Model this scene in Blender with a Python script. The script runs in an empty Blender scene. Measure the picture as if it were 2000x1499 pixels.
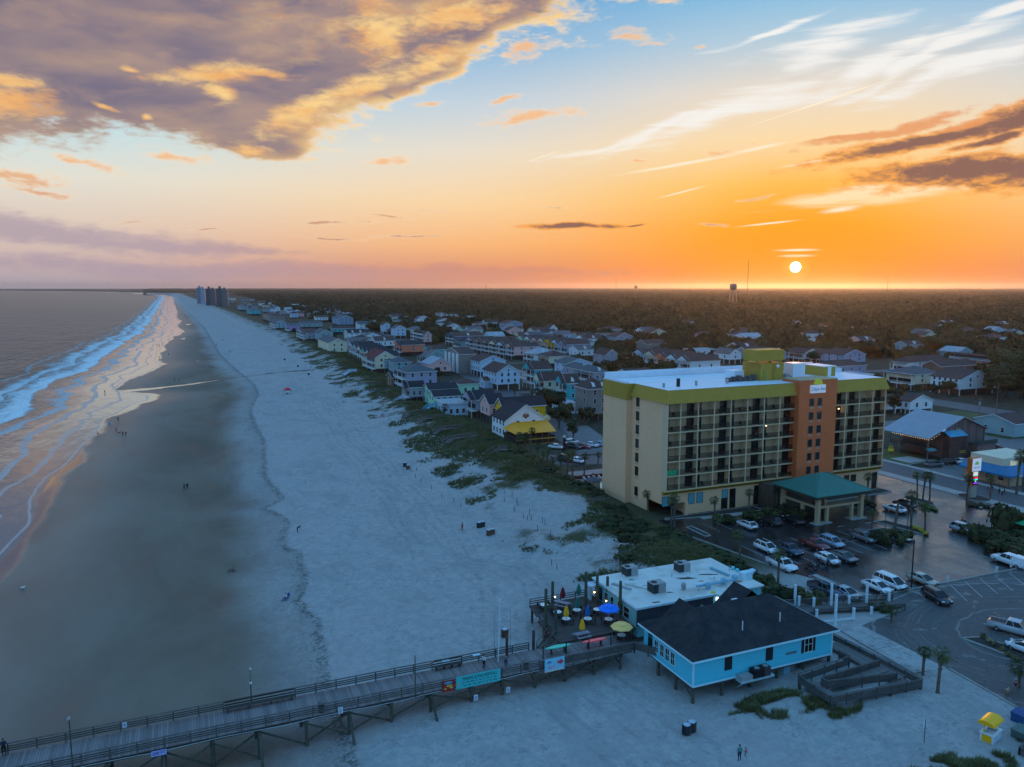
import bpy, math, random
import numpy as np
from mathutils import Vector, noise as mnoise
R = math.radians
rnd = random.Random(11)
S = bpy.context.scene
COL = S.collection

# ------------------------------------------------------------------ camera
CAM_H = 45.0                      # metres above the town's ground
FPX = 1522.0                      # focal length in pixels of the 2000 px wide photograph
PITCH = math.atan((749.5 - 561) / FPX)
YAW = R(23.0)                     # the coast runs along +Y, inland is +X
cam = bpy.data.cameras.new('camera')
cam.sensor_width = 36.0
cam.lens = 36.0 * FPX / 2000.0
cam.clip_start = 0.5
cam.clip_end = 60000
camo = bpy.data.objects.new('camera', cam)
COL.objects.link(camo)
camo.location = (0, 0, CAM_H)
camo.rotation_euler = (math.pi / 2 - PITCH, 0, -YAW)
S.camera = camo
S.render.resolution_x, S.render.resolution_y = 1024, 767
S.view_settings.view_transform = 'Standard'
S.view_settings.look = 'None'
S.view_settings.exposure = 0.0
S.view_settings.gamma = 1.0
cy = S.cycles
cy.use_denoising = True
cy.max_bounces = 5
cy.diffuse_bounces = 2
cy.glossy_bounces = 2
cy.transmission_bounces = 2
cy.volume_bounces = 0
cy.transparent_max_bounces = 4
cy.caustics_reflective = False
cy.caustics_refractive = False
cy.sample_clamp_indirect = 4.0


def ray(px, py):
    dx = (px - 1000) / FPX
    dy = (749.5 - py) / FPX
    f = math.cos(PITCH) + dy * math.sin(PITCH)
    u = -math.sin(PITCH) + dy * math.cos(PITCH)
    return (dx * math.cos(YAW) + f * math.sin(YAW), -dx * math.sin(YAW) + f * math.cos(YAW), u)


def at(px, py, z=0.0):
    """the point at height z that the surveyed photograph shows at this pixel"""
    a, b, c = ray(px, py)
    t = (z - CAM_H) / c
    return (a * t, b * t)


def pxof(X, Y, z):
    x = X * math.cos(YAW) - Y * math.sin(YAW)
    y = X * math.sin(YAW) + Y * math.cos(YAW)
    d = z - CAM_H
    c = y * math.cos(PITCH) - d * math.sin(PITCH)
    u = y * math.sin(PITCH) + d * math.cos(PITCH)
    return (1000 + FPX * x / c, 749.5 - FPX * u / c)


def lin(r, g, b):
    f = lambda c: (c / 12.92 if c <= .04045 else ((c + .055) / 1.055) ** 2.4)
    return (f(r / 255), f(g / 255), f(b / 255))


# ------------------------------------------------------------------ world: dusk sky with clouds
SUN_AZ = YAW + math.atan(552 / (FPX / math.cos(PITCH)))    # clockwise from +Y
SUN_EL = R(1.35)
W = bpy.data.worlds.new('World')
S.world = W
W.use_nodes = True
nt = W.node_tree
nt.nodes.clear()


class NG:
    """tiny helper to write node graphs"""
    def __init__(s, tree): s.t = tree
    def n(s, typ, **kw):
        nd = s.t.nodes.new(typ)
        for k, v in kw.items(): setattr(nd, k, v)
        return nd
    def put(s, sock, v):
        if isinstance(v, bpy.types.NodeSocket): s.t.links.new(v, sock)
        elif isinstance(v, (tuple, list)) and len(v) == 3 and len(getattr(sock, 'default_value', ())) == 4: sock.default_value = (*v, 1)
        else: sock.default_value = v
    def m(s, op, a, b=0.0, c=0.0, clamp=False):
        nd = s.n('ShaderNodeMath', operation=op, use_clamp=clamp)
        s.put(nd.inputs[0], a); s.put(nd.inputs[1], b)
        if op in ('MULTIPLY_ADD', 'SMOOTH_MIN', 'SMOOTH_MAX'): s.put(nd.inputs[2], c)
        return nd.outputs[0]
    def vm(s, op, a, b=None):
        nd = s.n('ShaderNodeVectorMath', operation=op)
        s.put(nd.inputs[0], a)
        if b is not None: s.put(nd.inputs['Scale' if op == 'SCALE' else 1], b)
        return nd.outputs['Value' if op in ('LENGTH', 'DOT_PRODUCT', 'DISTANCE') else 'Vector']
    def mix(s, f, a, b, blend='MIX'):
        nd = s.n('ShaderNodeMix', data_type='RGBA', blend_type=blend)
        s.put(nd.inputs[0], f); s.put(nd.inputs[6], a); s.put(nd.inputs[7], b)
        return nd.outputs[2]
    def ss(s, x, lo, hi, o0=0.0, o1=1.0, typ='SMOOTHSTEP'):
        nd = s.n('ShaderNodeMapRange', interpolation_type=typ)
        s.put(nd.inputs[0], x); s.put(nd.inputs[1], lo); s.put(nd.inputs[2], hi); s.put(nd.inputs[3], o0); s.put(nd.inputs[4], o1)
        return nd.outputs[0]
    def map(s, v, loc=(0, 0, 0), rot=(0, 0, 0), sc=(1, 1, 1), typ='POINT'):
        nd = s.n('ShaderNodeMapping', vector_type=typ)
        s.put(nd.inputs[0], v); nd.inputs[1].default_value = loc; nd.inputs[2].default_value = rot; nd.inputs[3].default_value = sc
        return nd.outputs[0]
    def noise(s, v, scale, detail=4, rough=.55, dist=0.0, col=False):
        nd = s.n('ShaderNodeTexNoise')
        s.put(nd.inputs['Vector'], v)
        nd.inputs['Scale'].default_value = scale; nd.inputs['Detail'].default_value = detail
        nd.inputs['Roughness'].default_value = rough; nd.inputs['Distortion'].default_value = dist
        return nd.outputs['Color' if col else 0]
    def xyz(s, v):
        nd = s.n('ShaderNodeSeparateXYZ'); s.put(nd.inputs[0], v); return nd.outputs
    def comb(s, x, y=0.0, z=0.0):
        nd = s.n('ShaderNodeCombineXYZ'); s.put(nd.inputs[0], x); s.put(nd.inputs[1], y); s.put(nd.inputs[2], z); return nd.outputs[0]
    def ramp(s, f, stops):
        nd = s.n('ShaderNodeValToRGB'); s.put(nd.inputs[0], f)
        e = nd.color_ramp.elements
        while len(e) < len(stops): e.new(0.5)
        for el, (p, c) in zip(e, stops): el.position = p; el.color = (*c, 1)
        return nd.outputs[0]


g = NG(nt)
gen = g.n('ShaderNodeTexCoord').outputs['Generated']
dx_, dy_, dz_ = g.xyz(gen)
az = g.m('SUBTRACT', g.m('ARCTAN2', dx_, dy_), YAW)
U = g.m('MULTIPLY', az, 180 / math.pi)                                   # degrees right of the view's heading
V = g.m('MULTIPLY', g.m('ARCSINE', dz_), 180 / math.pi)                  # degrees of elevation
P0 = g.comb(U, V, 0.0)


def sky_uv(px, py):
    a, b, c = ray(px, py)
    return (math.degrees(math.atan2(a, b) - YAW), math.degrees(math.atan2(c, math.hypot(a, b))))


DPP = 1 / 26.0                                                            # degrees per pixel, about
ZEN = (.17, .50, .98)
def skyramp(stops, up):
    st = [(sky_uv(1000, y)[1] / 45.0, lin(*c)) for y, c in stops]
    st += up
    st = [(max(0, p), c) for p, c in st]
    return g.ramp(g.m('DIVIDE', V, 45.0, clamp=True), st)


up_ = [(30 / 45, (.19, .48, .92)), (1.0, ZEN)]
r_sun = skyramp([(561, (244, 122, 12)), (520, (255, 146, 4)), (450, (255, 166, 24)), (370, (255, 196, 92)), (285, (252, 220, 170)), (190, (232, 220, 205)), (95, (178, 205, 222)), (0, (126, 188, 226))], up_)
r_mid = skyramp([(561, (216, 142, 112)), (525, (226, 152, 116)), (480, (250, 184, 122)), (395, (252, 215, 165)), (300, (236, 224, 205)), (200, (196, 212, 224)), (100, (145, 188, 222)), (0, (112, 164, 212))], up_)
r_far = skyramp([(561, (176, 166, 180)), (520, (205, 180, 176)), (450, (226, 206, 190)), (370, (228, 226, 214)), (285, (196, 224, 230)), (200, (160, 208, 230)), (100, (130, 180, 222)), (0, (110, 160, 210))], up_)
r_back = g.ramp(g.m('DIVIDE', V, 90.0, clamp=True), [(0.0, (.27, .46, .66)), (.12, (.22, .50, .84)), (.5, (.17, .50, .98)), (1.0, ZEN)])
du = g.m('ABSOLUTE', g.m('SUBTRACT', U, sky_uv(1552, 528)[0]))
sky = g.mix(g.ss(du, 1, 25), r_sun, r_mid)
sky = g.mix(g.ss(du, 20, 52), sky, r_far)
fwd = g.vm('DOT_PRODUCT', gen, (math.sin(YAW), math.cos(YAW), 0.0))
sky = g.mix(g.ss(fwd, .55, -.05), sky, r_back)

sv = (math.sin(SUN_AZ) * math.cos(SUN_EL), math.cos(SUN_AZ) * math.cos(SUN_EL), math.sin(SUN_EL))
sdist = g.m('MULTIPLY', g.m('ARCCOSINE', g.vm('DOT_PRODUCT', gen, sv)), 180 / math.pi)
sky = g.mix(g.ss(sdist, 9, 0.3, 0, .55), sky, (1.0, .34, .005))


def field(p, blobs):
    out = None
    for (x, y, rx, ry, rot) in blobs:
        c = sky_uv(x, y)
        q = g.map(p, (c[0], c[1], 0), (0, 0, R(-rot)), (rx * DPP, ry * DPP, 1), 'TEXTURE')
        d = g.vm('LENGTH', q)
        out = d if out is None else g.m('SMOOTH_MIN', out, d, .12)
    return g.m('SUBTRACT', 1.0, out)


warp = g.vm('SUBTRACT', g.noise(g.map(P0, sc=(.12, .3, 1)), 1.0, 2, .5, col=True), (.5, .5, .5))
PW = g.vm('ADD', P0, g.vm('MULTIPLY', warp, (4.5, 1.9, 0)))
nf1 = g.noise(g.map(P0, (3, 1, 0), (0, 0, R(8)), (.20, .5, 1)), 1.0, 5, .55, .2)
nf2 = g.noise(g.map(P0, (7, 4, 0), (0, 0, R(6)), (.75, 2.1, 1)), 1.0, 5, .62, .3)


def bgs(c):
    nd = g.n('ShaderNodeBackground'); g.put(nd.inputs[0], c); return nd.outputs[0]


def lay(f, under, c):
    """one layer of the sky over another"""
    nd = g.n('ShaderNodeMixShader')
    g.put(nd.inputs[0], f); nt.links.new(under, nd.inputs[1]); nt.links.new(bgs(c), nd.inputs[2])
    return nd.outputs[0]


sky = bgs(sky)
band = g.m('ADD', field(PW, [(60, 445, 330, 30, 6), (330, 478, 300, 14, 3), (500, 528, 800, 24, 1), (900, 530, 420, 16, 0)]), g.m('MULTIPLY', g.m('SUBTRACT', nf2, .5), 1.1))
bandc = g.mix(g.ss(U, -28, 5), lin(176, 158, 172), lin(216, 142, 116))
sky = lay(g.ss(band, .0, .75, 0, .8), sky, bandc)

PC = g.map(PW, rot=(0, 0, R(-15)))
nci = g.noise(g.map(P0, (2, 9, 0), (0, 0, R(-17)), (.13, 1.5, 1)), 1.0, 5, .62, .6)
ci = field(PW, [(1430, 212, 230, 30, -17), (1290, 250, 190, 16, -20), (1620, 85, 150, 34, -14), (1830, 100, 260, 17, -20), (1905, 125, 240, 26, -13), (1700, 128, 190, 24, -16), (1170, 285, 150, 8, -12), (1650, 385, 130, 17, -6), (1800, 380, 250, 16, -4), (1960, 25, 130, 12, -16), (1510, 60, 140, 9, -14)])
ci = g.m('ADD', ci, g.m('MULTIPLY', g.m('SUBTRACT', nci, .5), 2.1))
cic = g.mix(g.ss(V, 3.5, 12), lin(255, 226, 166), lin(246, 244, 240))
sky = lay(g.ss(ci, .06, .95, 0, .92), sky, cic)
tr = field(P0, [(1620, 195, 190, 2.2, -14.5), (1325, 322, 145, 4, -8), (1585, 317, 70, 3, -7), (1330, 376, 62, 2.2, -13), (1060, 306, 40, 2, -18), (1500, 437, 70, 2.5, -5), (1640, 410, 45, 7, -5), (1556, 489, 50, 3.4, 0), (1556, 500, 42, 3.6, 0), (1480, 290, 60, 4, -9)])
sky = lay(g.ss(g.m('ADD', tr, g.m('MULTIPLY', g.m('SUBTRACT', nci, .5), .9)), .02, .8, 0, .85), sky, lin(255, 240, 212))

wf = g.m('ADD', field(PW, [(1245, 75, 62, 13, 6), (1030, 98, 60, 22, -16), (1045, 231, 110, 15, -4), (772, 312, 46, 10, -5), (345, 300, 66, 12, 6), (560, 293, 62, 11, 14), (850, 200, 38, 7, 0), (995, 205, 50, 8, -12), (1290, 3, 60, 9, 4), (1357, 90, 18, 7, 0), (170, 313, 90, 10, 8), (35, 345, 80, 16, 4), (60, 372, 90, 8, 5), (1425, 294, 75, 8, -5), (1265, 309, 55, 5, 0), (900, 95, 90, 18, -10), (1490, 381, 48, 4, -3), (1390, 438, 34, 5, 0), (640, 440, 110, 4, 0), (740, 427, 60, 4, 4), (830, 412, 46, 4, 2), (800, 466, 100, 4, -1), (650, 466, 70, 4, 2), (380, 452, 40, 3, 0), (280, 431, 40, 3, 3), (1085, 404, 30, 3, 0)]), g.m('MULTIPLY', g.m('SUBTRACT', nf2, .5), 2.6))
wcol = g.mix(g.ss(wf, .1, 1.0), lin(255, 226, 192), g.mix(g.ss(V, 3, 9), lin(200, 148, 124), lin(248, 190, 134)))
sky = lay(g.ss(wf, .0, .95, 0, .88), sky, wcol)

big = [(170, 40, 470, 140, 6), (400, 175, 290, 96, 12), (620, 110, 270, 120, -16), (830, 70, 150, 62, -18), (480, 262, 135, 42, 10), (140, 175, 300, 52, 9), (940, 20, 200, 44, -10), (790, 140, 170, 46, -14), (880, 60, 120, 50, -16), (-150, 60, 420, 170, 0), (300, -120, 900, 170, 0)]
fb = field(PW, big)
nf1b = g.noise(g.map(P0, (3 + .20 * 1.1, 1 - .5 * .6, 0), (0, 0, R(8)), (.20, .5, 1)), 1.0, 4, .5, .2)
nA = g.noise(g.map(P0, (1, 5, 0), (0, 0, R(12)), (.1, .32, 1)), 1.0, 3, .55)
dens = g.m('ADD', g.m('ADD', fb, g.m('MULTIPLY', g.m('SUBTRACT', nf1, .5), .8)), g.m('MULTIPLY', g.m('SUBTRACT', nf2, .5), .62))
relief = g.m('MULTIPLY', g.m('SUBTRACT', nf1, nf1b), 3.0)                  # slopes that face the sun
edge = g.ss(dens, .58, .05)
east = g.ss(U, -25, -9)
lit = g.m('MULTIPLY', g.m('ADD', edge, g.m('MULTIPLY', relief, .45)), g.m('ADD', .12, east), clamp=True)
core = g.mix(g.ss(nA, .3, .75), lin(120, 110, 130), lin(174, 146, 134))
core = g.mix(g.m('MULTIPLY', relief, .4, clamp=True), core, lin(206, 166, 132))
cc = g.mix(lit, core, g.mix(g.ss(nf2, .35, .62), lin(232, 172, 112), lin(255, 216, 142)))
cc = g.mix(g.m('MULTIPLY', g.ss(dens, .3, .02, 0, .85), g.m('ADD', .35, east), clamp=True), cc, lin(255, 228, 190))
sky = lay(g.ss(dens, -.02, .26, 0, .97), sky, cc)
pat = g.m('ADD', field(PW, [(400, 145, 125, 22, -6), (480, 140, 110, 9, 0), (425, 180, 40, 22, 12), (25, 195, 85, 32, 6), (20, 150, 70, 14, 12), (258, 129, 18, 8, 5), (205, 216, 20, 6, 20), (285, 237, 12, 8, 20), (745, 60, 80, 60, -20), (880, 30, 130, 40, -12), (620, 205, 150, 30, -24), (840, 120, 120, 26, -14), (700, 165, 90, 26, -20), (480, 285, 50, 16, 0)]), g.m('MULTIPLY', g.m('SUBTRACT', nf2, .5), 1.5))
sky = lay(g.ss(pat, -.02, .9, 0, .92), sky, g.mix(g.ss(nf1, .35, .65), lin(244, 178, 108), lin(255, 214, 144)))

df = g.m('ADD', field(PW, [(1800, 278, 190, 17, -9), (1890, 336, 180, 25, -3), (1985, 232, 70, 20, -16), (1935, 276, 66, 8, -18), (1117, 441, 92, 7, 0), (1225, 442, 22, 2.5, 0), (2090, 320, 160, 34, -6)]), g.m('MULTIPLY', g.m('SUBTRACT', nf2, .5), 1.5))
sky = lay(g.ss(df, -.28, .25, 0, .8), sky, lin(248, 160, 66))
sky = lay(g.ss(df, .06, .62, 0, .93), sky, lin(128, 96, 92))
of = g.m('ADD', field(PW, [(1730, 256, 170, 12, -8), (1640, 272, 80, 8, -5), (1880, 243, 70, 7, -8)]), g.m('MULTIPLY', g.m('SUBTRACT', nf2, .5), 1.4))
sky = lay(g.ss(of, .02, .6, 0, .85), sky, lin(232, 152, 96))

sky = lay(g.ss(sdist, 1.1, .38, 0, .6), sky, (1.0, .45, .03))
sky = lay(g.ss(sdist, .37, .33), sky, (6.0, 5.4, 4.2))
out = g.n('ShaderNodeOutputWorld')
nt.links.new(sky, out.inputs[0])
W.cycles.sampling_method = 'MANUAL'
W.cycles.sample_map_resolution = 512

# ------------------------------------------------------------------ the low sun
sl = bpy.data.lights.new('sun', 'SUN')
sl.energy = 1.35
sl.angle = R(0.6)
sl.color = (1.0, .42, .12)
slo = bpy.data.objects.new('sun', sl)
COL.objects.link(slo)
slo.rotation_euler = (math.pi / 2 - SUN_EL, 0, math.pi - SUN_AZ)
slo.location = (0, 0, 200)

# ------------------------------------------------------------------ materials
MATS = {}


def newmat(name):
    m = bpy.data.materials.new(name)
    m.use_nodes = True
    t = m.node_tree
    b = t.nodes['Principled BSDF']
    return m, NG(t), b


def M(name, col, rough=.75, var=.18, scale=1.6, spec=.3, metal=0.0, emit=0.0, stain=None, coat=0.0):
    """procedural paint / stuff: base colour broken by two sizes of noise"""
    if name in MATS: return MATS[name]
    m, g, b = newmat(name)
    co = g.n('ShaderNodeTexCoord').outputs['Object']
    n1 = g.noise(co, scale, 4, .6)
    n2 = g.noise(co, scale * .17, 2, .5)
    f = g.m('ADD', g.m('MULTIPLY', n1, .6), g.m('MULTIPLY', n2, .4))
    lo = tuple(c * (1 - var) for c in col); hi = tuple(min(1, c * (1 + var)) for c in col)
    c = g.mix(g.ss(f, .3, .7), lo, hi)
    if stain:
        sc, amt, scol = stain
        c = g.mix(g.ss(g.noise(co, sc, 5, .65), .52, .66, 0, amt), c, scol)
    g.put(b.inputs['Base Color'], c)
    b.inputs['Roughness'].default_value = rough
    b.inputs['Specular IOR Level'].default_value = spec
    b.inputs['Metallic'].default_value = metal
    if coat: b.inputs['Coat Weight'].default_value = coat; b.inputs['Coat Roughness'].default_value = .06
    if emit:
        g.put(b.inputs['Emission Color'], col)
        b.inputs['Emission Strength'].default_value = emit
    MATS[name] = m
    return m


def M_planks(name, col, pitch, axis, rough=.8, var=.35):
    """boards with dark joints running across one axis (0 x, 1 y, 2 z)"""
    if name in MATS: return MATS[name]
    m, g, b = newmat(name)
    co = g.n('ShaderNodeTexCoord').outputs['Object']
    a = g.m('DIVIDE', g.xyz(co)[axis], pitch)
    fr = g.m('FRACT', a); idn = g.m('FLOOR', a)
    wn = g.n('ShaderNodeTexWhiteNoise', noise_dimensions='1D'); g.put(wn.inputs['W'], idn)
    n1 = g.noise(co, 2.2, 4, .6)
    f = g.m('ADD', g.m('MULTIPLY', wn.outputs[0], .6), g.m('MULTIPLY', n1, .4))
    c = g.mix(f, tuple(x * (1 - var) for x in col), tuple(min(1, x * (1 + var)) for x in col))
    gap = g.m('LESS_THAN', fr, .09)
    c = g.mix(g.m('MULTIPLY', gap, .75), c, (.01, .01, .012))
    g.put(b.inputs['Base Color'], c)
    b.inputs['Roughness'].default_value = rough
    b.inputs['Specular IOR Level'].default_value = .25
    MATS[name] = m
    return m


# ------------------------------------------------------------------ tables of the coast, surveyed from the photograph
def table(pts, z):
    t = sorted((at(px, py, z) for px, py in pts), key=lambda p: p[1])
    return np.array([p[1] for p in t]), np.array([p[0] for p in t])


SEA = -3.0
_sy, _sx = table([(62, 1022), (75, 970), (104, 932), (144, 897), (167, 870), (189, 845), (201, 818), (229, 809), (257, 792), (291, 781), (296, 772), (262, 768), (222, 762), (250, 742), (266, 736), (294, 724), (320, 712), (305, 704), (306, 696), (311, 689), (318, 677), (331, 661), (350, 652), (357, 647), (345, 641), (343, 637), (352, 628), (342, 621), (345, 610), (341, 600), (338, 590), (336, 580)], SEA)
_sy = np.concatenate([[-200, 60, 120], _sy, [6000, 8000, 12000, 16000, 25000]])
_sx = np.concatenate([[-33, -33, -32.5], _sx, [-150, -520, -2300, -4700, -9000]])
xshore = lambda y: np.interp(y, _sy, _sx)
_dy, _dx = table([(1140, 1118), (1090, 1090), (1000, 1078), (965, 1030), (920, 1000), (880, 955), (830, 915), (800, 880), (740, 830), (690, 790), (640, 745), (612, 712), (560, 678), (530, 655), (470, 630), (430, 610)], -1.2)
_dy = np.concatenate([[-200, 45, 60, 88], _dy, [6000, 25000]])
_dx = np.concatenate([[60, 60, 55, 52], _dx, [0, -9000]])
xdune = lambda y: np.interp(y, _dy, _dx)
_wy, _wx = table([(640, 1330), (626, 1240), (626, 1220), (606, 1192), (585, 1168), (600, 1130), (588, 1100), (586, 1080), (556, 1062), (552, 1050), (566, 1018), (540, 1000), (518, 990), (550, 976), (552, 968), (530, 945), (520, 930), (516, 860), (498, 828), (490, 800), (505, 770), (500, 755), (470, 730), (430, 690), (400, 640)], -1.9)
_wy = np.concatenate([[-200], _wy, [3000, 25000]])
_wx = np.concatenate([[9], _wx, [-10, -9100]])
xwrack = lambda y: np.interp(y, _wy, _wx)


def sstep(x, a, b):
    t = np.clip((x - a) / (b - a), 0, 1)
    return t * t * (3 - 2 * t)


def vnoise(x, y, sc, seed=0):
    """smooth value noise on arrays"""
    x = np.asarray(x, float) / sc + seed * 17.31; y = np.asarray(y, float) / sc + seed * 9.77
    xi, yi = np.floor(x), np.floor(y)
    fx, fy = x - xi, y - yi
    fx = fx * fx * (3 - 2 * fx); fy = fy * fy * (3 - 2 * fy)
    h = lambda a, b: np.mod(np.sin(a * 127.1 + b * 311.7) * 43758.5453, 1.0)
    return (h(xi, yi) * (1 - fx) + h(xi + 1, yi) * fx) * (1 - fy) + (h(xi, yi + 1) * (1 - fx) + h(xi + 1, yi + 1) * fx) * fy


def ground_h(X, Y):
    X = np.asarray(X, float); Y = np.asarray(Y, float)
    s = X - xshore(Y)
    d = X - xdune(Y)
    beach = np.where(s < 0, SEA + .004 + s * .04, SEA + .004 + .2 * sstep(s, 0, 34) + 1.25 * sstep(s, 34, 60))
    beach += .10 * (vnoise(X, Y, 9, 1) - .5) * sstep(s, 30, 50) + .05 * (vnoise(X, Y, 2.5, 2) - .5) * sstep(s, 40, 55)
    north = sstep(Y, 84, 96)
    crest = 1.5 * np.exp(-((d - 17) / 9) ** 2) * (.6 + .8 * vnoise(X, Y, 14, 3))
    bumps = (vnoise(X, Y, 5, 4) + .6 * vnoise(X, Y, 2.2, 5) - .8) * .7 * sstep(d, -3, 5) * sstep(d, 36, 24)
    z = beach * (1 - sstep(d, -4, 22)) + (crest + bumps) * north
    south = -1.55 + 1.2 * sstep(X, 52, 76) + .5 * np.exp(-(((X - 59) / 6) ** 2 + ((Y - 63) / 2.6) ** 2)) + 1.5 * np.exp(-(((X - 62.5) / 6) ** 2 + ((Y - 46.5) / 2.4) ** 2)) + .12 * (vnoise(X, Y, 3, 6) - .5)
    sm = (1 - north) * sstep(X, 44, 56)
    z = z * (1 - sm) + south * sm
    flat = np.maximum(sstep(X, 76, 80) * (1 - north), north * sstep(d, 24, 34))
    lotm = np.maximum(sstep(X, 79, 82), 0)
    flat = np.maximum(flat, lotm * (Y < 160))
    far = sstep(Y, 3000, 5000)
    return z * (1 - flat) + (-.03) * flat


def mesh_np(name, verts, faces, mat, kind=None, attrs=None, smooth=True):
    me = bpy.data.meshes.new(name)
    nv, nf = len(verts), len(faces)
    k = faces.shape[1]
    me.vertices.add(nv); me.loops.add(nf * k); me.polygons.add(nf)
    me.vertices.foreach_set('co', np.ascontiguousarray(verts, np.float32).ravel())
    me.loops.foreach_set('vertex_index', np.ascontiguousarray(faces, np.int32).ravel())
    me.polygons.foreach_set('loop_start', np.arange(0, nf * k, k, dtype=np.int32))
    me.polygons.foreach_set('loop_total', np.full(nf, k, np.int32))
    if smooth: me.polygons.foreach_set('use_smooth', np.ones(nf, bool))
    me.update(calc_edges=True)
    for an, av in (attrs or {}).items():
        a = me.attributes.new(an, 'FLOAT', 'POINT')
        a.data.foreach_set('value', np.ascontiguousarray(av, np.float32).ravel())
    if mat: me.materials.append(mat)
    o = bpy.data.objects.new(name, me)
    COL.objects.link(o)
    if kind: o['kind'] = kind
    return o


def grid_faces(ny, nx):
    i = np.arange(ny - 1)[:, None] * nx + np.arange(nx - 1)[None, :]
    return np.stack([i, i + 1, i + nx + 1, i + nx], -1).reshape(-1, 4)


ys = [10.0]
while ys[-1] < 23000: ys.append(ys[-1] + max(.7, ys[-1] * .009))
ys = np.array(ys)
xs = list(np.arange(-75, 92, .9)) + list(np.arange(92, 240, 4.0))
while xs[-1] < 23000: xs.append(xs[-1] * 1.07)
xs = np.array(xs)
XX, YY = np.meshgrid(xs, ys)
XX = XX + np.interp(YY, [0, 3000, 6000, 8000, 12000, 16000, 25000], [0, 0, -120, -490, -2270, -4670, -8970])
ZZ = ground_h(XX, YY)

HOL = (*at(1050, 1000, 0), 9.5, 17)
gm, g, b = newmat('ground')
pos = g.n('ShaderNodeNewGeometry').outputs['Position']
A = lambda n: g.n('ShaderNodeAttribute', attribute_name=n).outputs['Fac']
s_, d_, w_ = A('shore'), A('dune'), A('wrack')
gx, gy, gz = g.xyz(pos)
nl = g.noise(g.map(pos, sc=(.05, .022, .05)), 1.0, 5, .6, .4)              # long smears along the beach
nm = g.noise(pos, .35, 5, .6)
nf = g.noise(pos, 2.6, 5, .65)
ns = g.noise(pos, 9.0, 3, .7)
sdist_ = g.m('ADD', s_, g.m('MULTIPLY', g.m('SUBTRACT', nl, .5), 20.0))
dry = g.mix(nf, (.30, .29, .28), (.44, .425, .41))
dry = g.mix(g.ss(nm, .35, .7, 0, .5), dry, (.40, .37, .36))
dry = g.mix(g.ss(ns, .45, .7, 0, .55), dry, (.20, .195, .19))
dry = g.mix(g.ss(g.noise(pos, .9, 4, .7), .42, .62, 0, .45), dry, (.50, .47, .44))
dry = g.mix(g.ss(g.noise(g.map(pos, (4, 4, 0), sc=(.16, .09, 1)), 1.0, 4, .65), .48, .62, 0, .42), dry, (.27, .265, .26))
fp = g.m('MULTIPLY', g.ss(g.noise(pos, 1.5, 3, .6, 1.2), .52, .64), g.ss(nm, .4, .6))
dry = g.mix(g.m('MULTIPLY', fp, .6), dry, (.20, .195, .19))
dry = g.mix(g.ss(g.noise(g.map(pos, (2, 7, 1), sc=(.03, .02, 1)), 1.0, 3, .5), .5, .66, 0, .4), dry, (.43, .36, .345))
dry = g.mix(g.ss(g.noise(g.map(pos, sc=(.5, .12, .5)), 1.0, 4, .6), .55, .72, 0, .3), dry, (.28, .27, .26))
damp = g.mix(g.ss(nl, .3, .7), (.165, .118, .088), (.25, .19, .145))
damp = g.mix(g.ss(g.noise(g.map(pos, (5, 5, 0), sc=(.09, .03, .1)), 1.0, 3, .5), .5, .68, 0, .75), damp, (.23, .125, .09))
damp = g.mix(g.ss(nf, .55, .8, 0, .25), damp, (.10, .09, .08))
scf = g.m('MULTIPLY', g.ss(g.noise(g.map(pos, sc=(.35, 1.1, 1)), 1.0, 5, .7), .63, .72), g.ss(nm, .5, .62))
damp = g.mix(g.m('MULTIPLY', scf, .6), damp, (.05, .05, .045))
dryf = g.ss(g.m('ADD', w_, g.m('MULTIPLY', g.m('SUBTRACT', nl, .5), 14.0)), -13, 0.5)
sand = g.mix(dryf, damp, dry)
wob = g.m('ADD', w_, g.m('MULTIPLY', g.m('SUBTRACT', nm, .5), 3.2))
wl = g.m('MULTIPLY', g.m('MULTIPLY', g.ss(wob, -5.5, -.4), g.ss(wob, .9, .1)), g.ss(g.m('ADD', nf, g.m('MULTIPLY', ns, .5)), .62, .95))
wl2 = g.m('MULTIPLY', g.m('MULTIPLY', g.ss(wob, -1.7, -.5), g.ss(wob, .7, .1)), g.ss(nf, .36, .6))
sand = g.mix(g.m('MAXIMUM', g.m('MULTIPLY', wl, .6), g.m('MULTIPLY', g.m('MULTIPLY', wl2, g.ss(nm, .30, .5)), .8)), sand, (.075, .07, .06))
tk = g.m('ADD', d_, g.m('MULTIPLY', g.m('SUBTRACT', g.noise(g.map(pos, sc=(.01, .012, 0)), 1.0, 2, .5), .5), 14.0))
trk = None
for off_ in (-6.5, -8.4, -10.6, -12.5, -15.8, -17.7):
    q = g.ss(g.m('ABSOLUTE', g.m('SUBTRACT', tk, off_)), .5, .1)
    trk = q if trk is None else g.m('MAXIMUM', trk, q)
sand = g.mix(g.m('MULTIPLY', g.m('MULTIPLY', trk, g.ss(nm, .35, .62)), .30), sand, (.2, .19, .18))
vegn = g.m('ADD', g.m('MULTIPLY', g.noise(pos, .16, 5, .6), .7), g.m('MULTIPLY', nf, .3))
soil = g.mix(nf, (.045, .042, .020), (.12, .105, .055))
hol_ = g.vm('LENGTH', g.comb(g.m('DIVIDE', g.m('SUBTRACT', gx, HOL[0]), HOL[2]), g.m('DIVIDE', g.m('SUBTRACT', gy, HOL[1]), HOL[3]), 0))
town = g.mix(g.ss(nm, .35, .65), (.030, .036, .018), (.075, .070, .055))
dv = g.m('MULTIPLY', g.ss(d_, .5, 6.0), g.ss(g.m('ADD', vegn, g.m('MULTIPLY', g.ss(d_, 7, 26), .30)), .49, .60))
dv = g.m('MULTIPLY', dv, g.ss(g.m('ADD', hol_, g.m('MULTIPLY', g.m('SUBTRACT', vegn, .5), 2.2)), .75, 1.25))
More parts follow.
